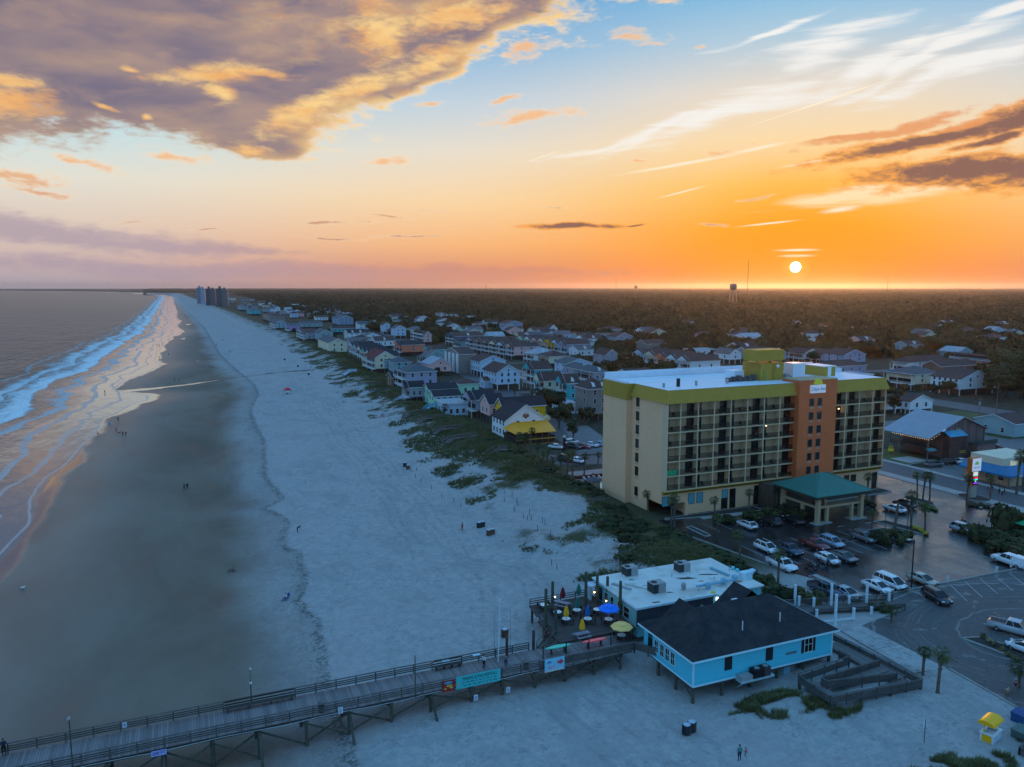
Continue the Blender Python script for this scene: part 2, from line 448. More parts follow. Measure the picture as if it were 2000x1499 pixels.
dv = g.m('MULTIPLY', dv, g.ss(gy, 88, 100))
base = g.mix(dv, sand, soil)
base = g.mix(g.m('MULTIPLY', g.ss(d_, 30, 36), g.ss(gy, 92, 100)), base, town)
ny = g.noise(g.map(pos, (3, 1, 0), sc=(.03, .06, .06)), 1.0, 4, .55)
film = g.ss(g.m('ADD', s_, g.m('MULTIPLY', g.m('SUBTRACT', g.noise(g.map(pos, sc=(.05, .03, .1)), 1.0, 4, .55), .5), 11.0)), 3.2, .4)
ck = g.m('ABSOLUTE', g.m('SUBTRACT', g.m('SUBTRACT', gy, at(330, 753, -2.4)[1]), g.m('ADD', g.m('MULTIPLY', g.m('SUBTRACT', ny, .5), 26.0), g.m('MULTIPLY', g.m('ADD', gx, 5.0), .52))))
ckw = g.ss(gx, -25, 25, 4.2, .9)
creek = g.m('MULTIPLY', g.ss(g.m('SUBTRACT', ck, ckw), .7, -.5), g.ss(gx, 78, 66))
crk2 = g.ss(gx, 14, 22, 1, .12)
pool = g.m('MULTIPLY', g.ss(g.noise(g.map(pos, (9, 2, 0), sc=(.05, .012, .1)), 1.0, 4, .5), .665, .69), g.m('MULTIPLY', g.ss(s_, 8, 13), g.ss(s_, 26, 17)))
pool = g.m('MULTIPLY', pool, g.ss(gy, 380, 460))
wetc = g.m('MAXIMUM', film, g.m('MAXIMUM', creek, pool))
wet = g.m('MAXIMUM', film, g.m('MAXIMUM', g.m('MULTIPLY', creek, crk2), pool))
col = g.mix(wetc, base, g.mix(g.ss(gx, 20, 45), (.13, .115, .10), (.05, .06, .065)))
g.put(b.inputs['Base Color'], col)
rgh = g.ss(sdist_, 4, 34, .40, .85)
rgh = g.m('MULTIPLY', rgh, g.m('SUBTRACT', 1.0, g.m('MULTIPLY', wet, .86)))
g.put(b.inputs['Roughness'], rgh)
g.put(b.inputs['Specular IOR Level'], g.m('ADD', g.m('MULTIPLY', wet, .75), g.ss(sdist_, 4, 30, .42, .12)))
g.put(b.inputs['IOR'], g.m('ADD', 1.45, g.m('MULTIPLY', wet, .55)))
bp = g.n('ShaderNodeBump')
bp.inputs['Distance'].default_value = .12
g.put(bp.inputs['Strength'], g.m('MULTIPLY', g.m('SUBTRACT', 1.0, wet), g.ss(s_, 8, 40, .15, 1.0)))
g.put(bp.inputs['Height'], g.m('ADD', g.m('ADD', g.m('MULTIPLY', nf, .9), g.m('MULTIPLY', nm, .8)), g.m('MULTIPLY', ns, .35)))
g.put(b.inputs['Normal'], bp.outputs[0])
ground = mesh_np('ground', np.stack([XX, YY, ZZ], -1).reshape(-1, 3), grid_faces(len(ys), len(xs)), gm, 'structure',
                 {'shore': np.clip(XX - xshore(YY), -50, 400), 'dune': np.clip(XX - xdune(YY), -100, 200), 'wrack': np.clip(XX - xwrack(YY), -100, 100)})

_ty = np.arange(0, 6000, 6.0)
_tx = np.array([np.average(xshore(np.clip(y + np.linspace(-1, 1, 41) * (26 + y * .16), 0, None)), weights=np.exp(-np.linspace(-2, 2, 41) ** 2)) for y in _ty])
xsmooth = lambda y: np.where(y < 5900, np.interp(y, _ty, _tx), xshore(y))
offs = [-6.0]
while offs[-1] < 130: offs.append(offs[-1] + (.7 if offs[-1] < 75 else 2.5))
while offs[-1] < 24000: offs.append(offs[-1] * 1.12)
offs = np.array(offs)
OO, SY = np.meshgrid(offs, ys)
SX = xshore(SY) - OO
fade = np.clip(1.5 - SY / 900, 0, 1)
swell = np.sin((OO + 5 * vnoise(SX, SY, 22, 8)) * .33 + 1.2 * np.sin(SY / 37) + 2.2 * vnoise(SX, SY, 60, 9))
SZ = SEA + (.28 * sstep(OO, 24, 40) * np.maximum(swell, -.3) * (.4 + 1.2 * vnoise(SX, SY, 30, 10)) + .3 * (vnoise(SX, SY, 3.1, 11) - .5) * sstep(OO, 30, 60)) * fade
wm, g, b = newmat('sea')
pos = g.n('ShaderNodeNewGeometry').outputs['Position']
o_ = g.n('ShaderNodeAttribute', attribute_name='surf').outputs['Fac']
oe_ = g.n('ShaderNodeAttribute', attribute_name='off').outputs['Fac']
gx, gy, gz = g.xyz(pos)
q = g.comb(o_, gy, 0)
n1 = g.noise(g.map(q, sc=(.05, .026, 1)), 1.0, 3, .5, .2)
n2 = g.noise(g.map(q, (4, 4, 0), sc=(.55, .22, 1)), 1.0, 6, .68, .5)
n3 = g.noise(g.map(q, (1, 8, 0), sc=(.02, .011, 1)), 1.0, 3, .5)
n4 = g.noise(g.map(q, (6, 2, 0), sc=(.16, .05, 1)), 1.0, 4, .6, .6)
n5 = g.noise(g.map(q, (2, 3, 0), sc=(1.7, .8, 1)), 1.0, 4, .7, .8)
ow = g.m('ADD', o_, g.m('MULTIPLY', g.m('SUBTRACT', n1, .5), 15.0))
foam = None
for c_, w__, s__ in ((36, 11.0, 1.0), (50, 6.0, .9), (25, 3.2, .55), (15, 2.2, .4), (7, 1.4, .3), (63, 2.4, .45)):
    e = g.m('SUBTRACT', ow, g.m('ADD', c_, g.m('MULTIPLY', g.m('SUBTRACT', n3, .5), 22.0)))
    lead = g.ss(e, -w__ * .12, w__ * .08)
    trail = g.ss(e, w__ * 2.4, 0)
    f_ = g.m('MULTIPLY', lead, g.ss(g.m('ADD', g.m('MULTIPLY', trail, .66), g.m('ADD', g.m('MULTIPLY', n2, .6), g.m('MULTIPLY', n4, .55))), .74, 1.22, 0, s__))
    f_ = g.m('MULTIPLY', f_, g.ss(trail, 0, .15))
    foam = f_ if foam is None else g.m('MAXIMUM', foam, f_)
edgef = g.m('MULTIPLY', g.ss(g.m('ABSOLUTE', g.m('SUBTRACT', g.m('ADD', oe_, g.m('MULTIPLY', g.m('SUBTRACT', n1, .5), 5.0)), 1.0)), .5, .1), .3)
foam = g.m('MAXIMUM', foam, edgef)
shal = g.ss(ow, 34, 2)
wc = g.mix(shal, (.055, .080, .082), (.21, .195, .18))
wc = g.mix(g.m('MULTIPLY', foam, .95), wc, (.84, .85, .84))
g.put(b.inputs['Base Color'], wc)
g.put(b.inputs['Roughness'], g.m('ADD', g.m('MULTIPLY', foam, .6), g.ss(ow, 12, 60, .08, .28)))
b.inputs['IOR'].default_value = 1.33
g.put(b.inputs['Specular IOR Level'], g.m('MULTIPLY', g.ss(ow, 18, 55, .6, .13), g.m('SUBTRACT', 1.0, g.m('MULTIPLY', foam, .8))))
wv = g.noise(g.map(pos, rot=(0, 0, R(14)), sc=(.16, .055, 1)), 1.0, 6, .62, .5)
wv2 = g.noise(g.map(pos, rot=(0, 0, R(-10)), sc=(.9, .35, 1)), 1.0, 4, .6, .3)
bp = g.n('ShaderNodeBump')
bp.inputs['Distance'].default_value = 1.6
dist = g.vm('LENGTH', pos)
g.put(bp.inputs['Strength'], g.m('MULTIPLY', g.ss(ow, 10, 60, .04, 1.0), g.ss(dist, 3500, 300, .4, 1.0)))
g.put(bp.inputs['Height'], g.m('ADD', g.m('ADD', g.m('MULTIPLY', wv, 2.6), g.m('MULTIPLY', wv2, .6)), g.m('MULTIPLY', g.noise(g.map(pos, rot=(0, 0, R(6)), sc=(.045, .014, 1)), 1.0, 3, .6, .4), 7.0)))
g.put(b.inputs['Normal'], bp.outputs[0])
sea = mesh_np('sea', np.stack([SX, SY, SZ], -1).reshape(-1, 3), grid_faces(len(ys), len(offs))[:, ::-1], wm, 'structure', {'off': np.clip(OO, -10, 500), 'surf': np.clip(xsmooth(SY) - SX, -60, 500)})

# ------------------------------------------------------------------ haze over land and sea
def haze_box():
    x0, x1, y0, y1, z0, z1 = -25500, 24500, -60, 23800, -6.5, 125
    v = np.array([(x, y, z) for x in (x0, x1) for y in (y0, y1) for z in (z0, z1)], float)
    f = np.array([(0, 1, 3, 2), (4, 6, 7, 5), (0, 4, 5, 1), (2, 3, 7, 6), (0, 2, 6, 4), (1, 5, 7, 3)])
    m = bpy.data.materials.new('haze'); m.use_nodes = True
    t = m.node_tree; t.nodes.clear()
    pv = t.nodes.new('ShaderNodeVolumePrincipled')
    pv.inputs['Color'].default_value = (.86, .86, .9, 1)
    pv.inputs['Density'].default_value = HAZE
    pv.inputs['Anisotropy'].default_value = .75
    o = t.nodes.new('ShaderNodeOutputMaterial')
    t.links.new(pv.outputs[0], o.inputs['Volume'])
    return mesh_np('haze', v, f, m, 'stuff', smooth=False)


HAZE = 3.4e-5
haze_box()['label'] = 'thin evening haze lying over the beach and the town'

# ------------------------------------------------------------------ building blocks
LABELS = {}


class MB:
    """collects simple solids and links them as one mesh"""
    def __init__(s, o=(0, 0, 0)):
        s.v, s.f, s.mi, s.cur, s.o = [], [], [], 0, o
    def add(s, vs, fs):
        k = len(s.v); s.v += vs; s.f += [tuple(i + k for i in f) for f in fs]; s.mi += [s.cur] * len(fs); return s
    def box(s, x0, x1, y0, y1, z0, z1):
        if x1 < x0: x0, x1 = x1, x0
        if y1 < y0: y0, y1 = y1, y0
        return s.add([(x, y, z) for z in (z0, z1) for y in (y0, y1) for x in (x0, x1)], [(0, 2, 3, 1), (4, 5, 7, 6), (0, 1, 5, 4), (2, 6, 7, 3), (0, 4, 6, 2), (1, 3, 7, 5)])
    def bar(s, p, q, w, h=None):
        p, q = Vector(p), Vector(q); h = h or w
        d = (q - p).normalized()
        up = Vector((0, 0, 1)) if abs(d.z) < .95 else Vector((0, 1, 0))
        a = d.cross(up).normalized() * w / 2; b = a.cross(d).normalized() * h / 2
        vs = [tuple(e + sa * a + sb * b) for e in (p, q) for sa, sb in ((-1, -1), (1, -1), (1, 1), (-1, 1))]
        return s.add(vs, [(0, 1, 2, 3), (7, 6, 5, 4), (0, 4, 5, 1), (1, 5, 6, 2), (2, 6, 7, 3), (3, 7, 4, 0)])
    def tube(s, p, q, r0, r1=None, n=8):
        r1 = r0 if r1 is None else r1
        p, q = Vector(p), Vector(q); d = (q - p).normalized()
        up = Vector((0, 0, 1)) if abs(d.z) < .95 else Vector((0, 1, 0))
        a = d.cross(up).normalized(); b = a.cross(d)
        vs = [tuple(e + (a * math.cos(2 * math.pi * i / n) + b * math.sin(2 * math.pi * i / n)) * r) for e, r in ((p, r0), (q, r1)) for i in range(n)]
        return s.add(vs, [(i, i + n, (i + 1) % n + n, (i + 1) % n) for i in range(n)] + [tuple(range(n)), tuple(reversed(range(n, 2 * n)))])
    def path(s, pts, rad, n=6):
        for i in range(len(pts) - 1): s.tube(pts[i], pts[i + 1], rad[i], rad[i + 1], n)
        return s
    def poly(s, pts): return s.add([tuple(p) for p in pts], [tuple(range(len(pts)))])
    def prism(s, xy, z0, z1):
        n = len(xy)
        return s.add([(x, y, z0) for x, y in xy] + [(x, y, z1) for x, y in xy], [tuple(reversed(range(n))), tuple(range(n, 2 * n))] + [(i, (i + 1) % n, (i + 1) % n + n, i + n) for i in range(n)])
    def disc(s, x, y, z, r, h, n=16): return s.prism([(x + r * math.cos(2 * math.pi * i / n), y + r * math.sin(2 * math.pi * i / n)) for i in range(n)], z, z + h)
    def ell(s, c, r, n=8, m=5, jit=0.0):
        vs = [(c[0], c[1], c[2] - r[2])]
        for j in range(1, m):
            t = -math.pi / 2 + math.pi * j / m
            for i in range(n):
                p = 2 * math.pi * (i + .5 * (j % 2)) / n; k = 1 + rnd.uniform(-jit, jit)
                vs.append((c[0] + r[0] * k * math.cos(t) * math.cos(p), c[1] + r[1] * k * math.cos(t) * math.sin(p), c[2] + r[2] * k * math.sin(t)))
        vs.append((c[0], c[1], c[2] + r[2]))
        fs = [(0, 1 + (i + 1) % n, 1 + i) for i in range(n)]
        for j in range(m - 2):
            a = 1 + j * n; b = a + n
            fs += [(a + i, a + (i + 1) % n, b + (i + 1) % n, b + i) for i in range(n)]
        a = 1 + (m - 2) * n
        fs += [(a + i, a + (i + 1) % n, len(vs) - 1) for i in range(n)]
        return s.add(vs, fs)
    def gable(s, x0, x1, y0, y1, z, rise, axis, ov=.35, th=.22):
        """pitched roof slab, ridge along axis"""
        x0 -= ov; x1 += ov; y0 -= ov; y1 += ov
        if axis == 'y':
            xm = (x0 + x1) / 2; k = rise / ((x1 - x0) / 2 - ov); dz = k * ov
            pr = [(x0, z - dz), (xm, z + rise), (x1, z - dz), (x1, z - dz + th), (xm, z + rise + th), (x0, z - dz + th)]
            a = [(x, y0, zz) for x, zz in pr]; c = [(x, y1, zz) for x, zz in pr]
        else:
            ym = (y0 + y1) / 2; k = rise / ((y1 - y0) / 2 - ov); dz = k * ov
            pr = [(y0, z - dz), (ym, z + rise), (y1, z - dz), (y1, z - dz + th), (ym, z + rise + th), (y0, z - dz + th)]
            a = [(x1, y, zz) for y, zz in pr]; c = [(x0, y, zz) for y, zz in pr]
        return s.add(a + c, [(0, 1, 4, 5), (1, 2, 3, 4), (11, 10, 7, 6), (10, 9, 8, 7), (5, 4, 10, 11), (4, 3, 9, 10), (1, 0, 6, 7), (2, 1, 7, 8), (3, 2, 8, 9), (0, 5, 11, 6)])
    def hip(s, x0, x1, y0, y1, z, rise, ov=.45, th=.2):
        x0 -= ov; x1 += ov; y0 -= ov; y1 += ov
        w, d = x1 - x0, y1 - y0; xm, ym = (x0 + x1) / 2, (y0 + y1) / 2
        if w >= d: r = [(x0 + d / 2 * .95, ym), (x1 - d / 2 * .95, ym)]
        else: r = [(xm, y0 + w / 2 * .95), (xm, y1 - w / 2 * .95)]
        s.box(x0, x1, y0, y1, z, z + th)
        vs = [(x0, y0, z + th), (x1, y0, z + th), (x1, y1, z + th), (x0, y1, z + th), (*r[0], z + rise), (*r[1], z + rise)]
        fs = [(0, 1, 5, 4), (1, 2, 5), (2, 3, 4, 5), (3, 0, 4)] if w >= d else [(0, 1, 4), (1, 2, 5, 4), (2, 3, 5), (3, 0, 4, 5)]
        return s.add(vs, fs)
    def mesh(s, name, mats, smooth=False):
        me = bpy.data.meshes.new(name)
        ox, oy, oz = s.o
        me.from_pydata([(x - ox, y - oy, z - oz) for x, y, z in s.v], [], s.f)
        mats = mats if isinstance(mats, (list, tuple)) else [mats]
        for m in mats: me.materials.append(m)
        if len(mats) > 1: me.polygons.foreach_set('material_index', s.mi)
        if smooth: me.polygons.foreach_set('use_smooth', [True] * len(s.f))
        me.update()
        return me
    def build(s, name, mats, parent=None, smooth=False, loc=None):
        if not s.f: return None
        o = bpy.data.objects.new(name, s.mesh(name, mats, smooth))
        COL.objects.link(o)
        if parent: o.parent = parent
        o.location = loc if loc is not None else ((0, 0, 0) if parent else s.o)
        return o


def tag(o, label, cat, group=None):
    o['label'] = label; o['category'] = cat
    if group: o['group'] = group
    LABELS.setdefault(label, []).append(o.name)
    return o


def T(name, label, cat, loc, rz=0.0, group=None):
    o = bpy.data.objects.new(name, None)
    o.empty_display_size = .2
    COL.objects.link(o)
    o.location = loc; o.rotation_euler = (0, 0, rz)
    return tag(o, label, cat, group)


def inst(name, me, parent, loc=(0, 0, 0), rz=0.0, sc=None):
    o = bpy.data.objects.new(name, me)
    COL.objects.link(o)
    o.parent = parent; o.location = loc; o.rotation_euler = (0, 0, rz)
    if sc: o.scale = sc
    return o


KIDS = {}


def dup(root, loc, rz, label, group=None, sc=None):
    """copy of a thing with its parts and sub-parts"""
    if root.name not in KIDS:
        KIDS[root.name] = [(c, [k for k in COL.objects if k.parent == c]) for c in [k for k in COL.objects if k.parent == root]]
    r = root.copy(); COL.objects.link(r)
    r.location = loc; r.rotation_euler = (0, 0, rz)
    if sc: r.scale = (sc, sc, sc) if not isinstance(sc, tuple) else sc
    tag(r, label, root['category'], group)
    for c, ks in KIDS[root.name]:
        c2 = c.copy(); COL.objects.link(c2); c2.parent = r
        for k in ks:
            k2 = k.copy(); COL.objects.link(k2); k2.parent = c2
    return r


ORD = ['first', 'second', 'third', 'fourth', 'fifth', 'sixth', 'seventh', 'eighth', 'ninth', 'tenth', 'eleventh', 'twelfth', 'thirteenth', 'fourteenth', 'fifteenth', 'sixteenth', 'seventeenth', 'eighteenth', 'nineteenth', 'twentieth']
ORD += ['twenty-' + w for w in ORD[:9]] + ['thirtieth'] + ['thirty-' + w for w in ORD[:9]] + ['fortieth'] + ['forty-' + w for w in ORD[:9]] + ['fiftieth'] + ['fifty-' + w for w in ORD[:9]] + ['sixtieth']


def foliage(name, lo, hi, rough=.8):
    if name in MATS: return MATS[name]
    m, g, b = newmat(name)
    co = g.n('ShaderNodeNewGeometry').outputs['Position']
    n1 = g.noise(co, .8, 4, .65); n2 = g.noise(co, .09, 2, .5)
    rn = g.n('ShaderNodeObjectInfo').outputs['Random']
    f = g.m('ADD', g.m('ADD', g.m('MULTIPLY', n1, .5), g.m('MULTIPLY', n2, .35)), g.m('MULTIPLY', rn, .42))
    g.put(b.inputs['Base Color'], g.mix(g.ss(f, .32, .95), lo, hi))
    b.inputs['Roughness'].default_value = rough
    b.inputs['Specular IOR Level'].default_value = .15
    MATS[name] = m
    return m


F_DARK = foliage('leaf_dark', (.018, .024, .010), (.060, .068, .028))
F_OAK = foliage('leaf_oak', (.024, .028, .012), (.095, .088, .036))
F_PALM = foliage('leaf_palm', (.030, .042, .014), (.10, .115, .045))
F_GRASS = foliage('dune_grass', (.095, .092, .036), (.31, .27, .12))
BARK = M('bark', (.075, .06, .05), .9, .4, 4)
PALMBARK = M('palm_bark', (.13, .10, .08), .9, .45, 6)


def rotv(v, ax, a):
    from mathutils import Matrix
    return Matrix.Rotation(a, 3, ax) @ v


def leaves(mb, rng, c, r, n, size, flat=.5):
    """leaf-sized faces spread through a clump"""
    for _ in range(n):
        d = Vector((rng.gauss(0, 1), rng.gauss(0, 1), rng.gauss(0, 1))).normalized()
        k = rng.uniform(.55, 1.08)
        p = Vector((c[0] + d.x * r[0] * k, c[1] + d.y * r[1] * k, c[2] + d.z * r[2] * k))
        nrm = (d + Vector((rng.uniform(-1, 1), rng.uniform(-1, 1), rng.uniform(-.3, 1))) * flat).normalized()
        a = nrm.cross(Vector((rng.uniform(-1, 1), rng.uniform(-1, 1), rng.uniform(-1, 1)))).normalized(); b = nrm.cross(a)
        s = size * rng.uniform(.6, 1.35); t = s * rng.uniform(.5, .9)
        mb.poly([p - a * s, p - b * t + a * s * .1, p + a * s, p + b * t - a * s * .15])


def crown_mesh(name, seed, rx, rz, clumps, per, size, mat, core=True, low=False):
    rng = random.Random(seed)
    mb = MB()
    for i in range(clumps):
        a = rng.uniform(0, 2 * math.pi); k = math.sqrt(rng.random()) * .72
        zz = rng.uniform(-.35, .62) * (1 - k * .5)
        cr = rng.uniform(.28, .48)
        c = (rx * k * math.cos(a), rx * k * math.sin(a), rz * zz)
        leaves(mb, rng, c, (rx * cr, rx * cr, rz * cr * .9), per, size)
        if core:
            st = random.getstate()
            mb.ell(c, (rx * cr * .72, rx * cr * .72, rz * cr * .66), 6, 4, 0)
    return mb.mesh(name, mat)


# ------------------------------------------------------------------ trees that stand alone
TREE_KINDS = []
for i, (rx, rz, cl, per, sz, mt) in enumerate([(4.2, 3.4, 15, 55, .42, F_DARK), (3.4, 3.0, 12, 55, .38, F_OAK), (5.2, 3.6, 18, 55, .46, F_OAK), (2.6, 3.2, 10, 50, .36, F_DARK)]):
    cm = crown_mesh('crown', 40 + i, rx, rz, cl, per, sz, mt)
    tb = MB(); rng = random.Random(i)
    h = rz * 1.25
    tb.path([(0, 0, -.2), (.1, .05, h * .5), (0, .1, h)], [.28, .22, .16])
    for q in range(5):
        a = q * 1.3; tb.path([(0, .05, h * .55), (rx * .3 * math.cos(a), rx * .3 * math.sin(a), h * .9), (rx * .55 * math.cos(a), rx * .55 * math.sin(a), h * 1.15)], [.13, .09, .04], 5)
    TREE_KINDS.append((cm, tb.mesh('trunk', BARK), h + rz * .28))


def tree(x, y, kind, label, sc=1.0, group=None, name='tree', z=0.0):
    t = T(name, label, 'tree', (x, y, z), rnd.uniform(0, 6.28), group)
    cm, tm, h = TREE_KINDS[kind]
    t.scale = (sc, sc, sc * rnd.uniform(.92, 1.08))
    inst('crown', cm, t, (0, 0, h)); inst('trunk', tm, t)
    return t


def shrub_mesh(seed, rx, ry, rz, n, size, mat=F_DARK):
    rng = random.Random(seed); mb = MB()
    for i in range(n):
        a = rng.uniform(0, 6.28); k = math.sqrt(rng.random()) * .75
        c = (rx * k * math.cos(a), ry * k * math.sin(a), rz * (.35 + .25 * rng.random()) * (1.1 - k * .6))
        q = rng.uniform(.3, .5)
        leaves(mb, rng, c, (rx * q, ry * q, rz * .5), 42, size)
        mb.ell(c, (rx * q * .75, ry * q * .75, rz * .42), 6, 4)
    return mb.mesh('foliage', mat)


# ------------------------------------------------------------------ palms
def palm_meshes(seed, h, lean, nfr, fl, droop=.0):
    rng = random.Random(seed)
    tb = MB()
    pts, rad = [], []
    for i in range(9):
        t = i / 8
        pts.append((lean * t * t, 0, -.15 + (h + .15) * t)); rad.append(.21 - .05 * t + (.06 if t < .05 else 0) + (.05 if .72 < t < .98 else 0))
    tb.path(pts, rad, 8)
    for i in range(46):                                       # old leaf bases
        t = rng.uniform(.55, .98); a = rng.uniform(0, 6.28)
        x0 = lean * t * t; z0 = h * t
        tb.bar((x0 + .12 * math.cos(a), .12 * math.sin(a), z0), (x0 + .27 * math.cos(a), .27 * math.sin(a), z0 + .24), .07, .03)
    cb = MB(); top = Vector((lean, 0, h))
    for i in range(nfr):
        a = i * 2.399 + rng.uniform(-.2, .2); el = 1.25 - 2.1 * (i + .5) / nfr + rng.uniform(-.12, .12) - droop
        L = fl * rng.uniform(.85, 1.1)
        d = Vector((math.cos(a) * math.cos(el), math.sin(a) * math.cos(el), math.sin(el)))
        side = Vector((-math.sin(a), math.cos(a), 0)); upv = d.cross(side) * -1
        st = top + d * L * .5 - Vector((0, 0, .03 * L))
        cb.bar(top, st, .035, .025)
        for k in range(11):                                   # a fan of drooping blades
            b = (k - 5) / 5 * 1.25
            dd = (d * math.cos(b) + side * math.sin(b)).normalized()
            w = side * math.cos(b) * .05 - d * math.sin(b) * .05
            lt = L * (.72 - .2 * abs(b)) * rng.uniform(.85, 1.1)
            m1 = st + dd * lt * .6 - Vector((0, 0, .05 * L * abs(b)))
            tip = st + dd * lt - Vector((0, 0, L * (.2 + .2 * rng.random())))
            cb.poly([st, m1 - w, tip, m1 + w])
    return tb.mesh('trunk', PALMBARK), cb.mesh('crown', F_PALM)


PALMS = [palm_meshes(1, 6.0, .25, 20, 1.35), palm_meshes(2, 4.6, -.3, 18, 1.25), palm_meshes(3, 7.2, .5, 20, 1.35), palm_meshes(4, 3.6, .15, 24, 1.6, .1), palm_meshes(5, 5.2, .5, 17, 1.15, .4)]
PALMH = [6.0, 4.6, 7.2, 3.6, 5.2]


def palm(px, py, kind, label, toppy=None, group=None, z=0.0, rz=None):
    x, y = at(px, py, z)
    t = T('palm_tree', label, 'palm tree', (x, y, z), rnd.uniform(0, 6.28) if rz is None else rz, group)
    sc = 1.0
    if toppy is not None:
        k0 = (py - pxof(x, y, z + PALMH[kind] + .9)[1])
        sc = (py - toppy) / k0
    t.scale = (sc ** .5, sc ** .5, sc)
    inst('trunk', PALMS[kind][0], t); inst('crown', PALMS[kind][1], t)
    return t

# ------------------------------------------------------------------ the wood behind the town: one mass of crowns
FOOT = []                                                     # footprints kept clear of trees (x0, x1, y0, y1)


def scatter_object(name, pts, scs, kinds, meshes, mat_list, label):
    """points that carry one of several small meshes through a geometry-nodes modifier"""
    me = bpy.data.meshes.new(name)
    me.vertices.add(len(pts)); me.vertices.foreach_set('co', np.ascontiguousarray(pts, np.float32).ravel())
    a = me.attributes.new('scl', 'FLOAT_VECTOR', 'POINT'); a.data.foreach_set('vector', np.ascontiguousarray(scs, np.float32).ravel())
    a = me.attributes.new('rz', 'FLOAT', 'POINT'); a.data.foreach_set('value', np.random.RandomState(3).uniform(0, 6.28, len(pts)).astype(np.float32))
    a = me.attributes.new('kd', 'INT', 'POINT'); a.data.foreach_set('value', np.ascontiguousarray(kinds, np.int32))
    o = bpy.data.objects.new(name, me); COL.objects.link(o)
    src = bpy.data.collections.new(name + '_source')
    for i, m_ in enumerate(meshes):
        so = bpy.data.objects.new('%s_piece_%d' % (name, i), m_); src.objects.link(so)
    t = bpy.data.node_groups.new(name + '_nodes', 'GeometryNodeTree')
    t.interface.new_socket('Geometry', in_out='INPUT', socket_type='NodeSocketGeometry')
    t.interface.new_socket('Geometry', in_out='OUTPUT', socket_type='NodeSocketGeometry')
    N, L = t.nodes.new, t.links.new
    i_, o_ = N('NodeGroupInput'), N('NodeGroupOutput')
    ip = N('GeometryNodeInstanceOnPoints'); ci = N('GeometryNodeCollectionInfo')
    ci.inputs['Collection'].default_value = src
    ci.inputs['Separate Children'].default_value = True
    ci.inputs['Reset Children'].default_value = True
    def attr(nm, dt):
        n = N('GeometryNodeInputNamedAttribute'); n.data_type = dt; n.inputs['Name'].default_value = nm
        return n.outputs['Attribute']
    cb = N('ShaderNodeCombineXYZ'); L(attr('rz', 'FLOAT'), cb.inputs[2])
    er = N('FunctionNodeEulerToRotation'); L(cb.outputs[0], er.inputs[0])
    L(i_.outputs[0], ip.inputs['Points']); L(ci.outputs[0], ip.inputs['Instance'])
    ip.inputs['Pick Instance'].default_value = True
    L(attr('kd', 'INT'), ip.inputs['Instance Index']); L(er.outputs[0], ip.inputs['Rotation']); L(attr('scl', 'FLOAT_VECTOR'), ip.inputs['Scale'])
    L(ip.outputs[0], o_.inputs[0])
    md = o.modifiers.new('scatter', 'NODES'); md.node_group = t
    o['kind'] = 'stuff'; o['label'] = label
    return o


_fb = [(380, 574), (430, 580), (500, 592), (560, 600), (640, 610), (720, 610), (800, 604), (880, 622), (950, 630), (1040, 655), (1120, 672), (1160, 690), (1300, 676), (1420, 664), (1550, 660), (1650, 668), (1700, 690), (1760, 690), (1840, 690), (1900, 716), (1960, 735), (2000, 750), (2300, 770)]


def forest():
    rs = np.random.RandomState(5)
    P, Sc, K = [], [], []
    th0, th1 = YAW + R(-25), YAW + R(37)
    for r0, r1, n, rad, hh in ((170, 700, 6500, 5.6, 8.5), (700, 1500, 10500, 7.6, 10.5), (1500, 4000, 20000, 13, 12.5), (4000, 22000, 22000, 40, 14)):
        th = rs.uniform(th0, th1, n); r = np.sqrt(rs.uniform(r0 ** 2, r1 ** 2, n)) if r1 < 4500 else np.exp(rs.uniform(math.log(r0), math.log(r1), n))
        x, y = r * np.sin(th), r * np.cos(th)
        cx = x * math.cos(YAW) - y * math.sin(YAW); cyy = x * math.sin(YAW) + y * math.cos(YAW)
        c = cyy * math.cos(PITCH) + CAM_H * math.sin(PITCH); u = cyy * math.sin(PITCH) - CAM_H * math.cos(PITCH)
        px, py = 1000 + FPX * cx / c, 749.5 - FPX * u / c
        ok = py < np.interp(px, [p[0] for p in _fb], [p[1] for p in _fb])
        ok |= (py > 560) & (rs.rand(n) < .55) & (py < np.interp(px, [380, 700, 1100, 1400, 2000], [575, 640, 740, 745, 790])) & (x > xdune(y) + 40)
        ok &= ~((px > 1440) & (px < 1760) & (py > 700)) & ~((x > 152) & (x < 172)) & ~((x > 255) & (x < 296) & (y < 430))
        ok &= (x - np.interp(y, [0, 2000, 6000, 25000], [60, 150, 330, -7500])) > 60
        ok &= vnoise(x, y, 110 if r1 < 4500 else 900, 21) > .2
        for (a0, a1, b0, b1) in FOOT:
            ok &= ~((x > a0 - 14) & (x < a1 + 3) & (y > b0 - 26) & (y < b1 + 3))
        k = ok.sum()
        s = rs.uniform(.6, 1.55, k) * rad / 4
        lum = .72 + .7 * vnoise(x[ok], y[ok], 60, 22)
        P.append(np.stack([x[ok], y[ok], np.full(k, hh * .30)], -1)); Sc.append(np.stack([s, s, lum * rs.uniform(.6, 1.5, k) * hh / 4.6], -1)); K.append(rs.randint(0, 4, k))
    ms = [crown_mesh('forest_crown', 70 + i, 4.0, 3.0, 9, 26, .62, F_OAK if i % 2 else F_DARK) for i in range(4)]
    return scatter_object('forest', np.concatenate(P), np.concatenate(Sc), np.concatenate(K), ms, None, 'broad dark wood stretching from the town to the horizon')

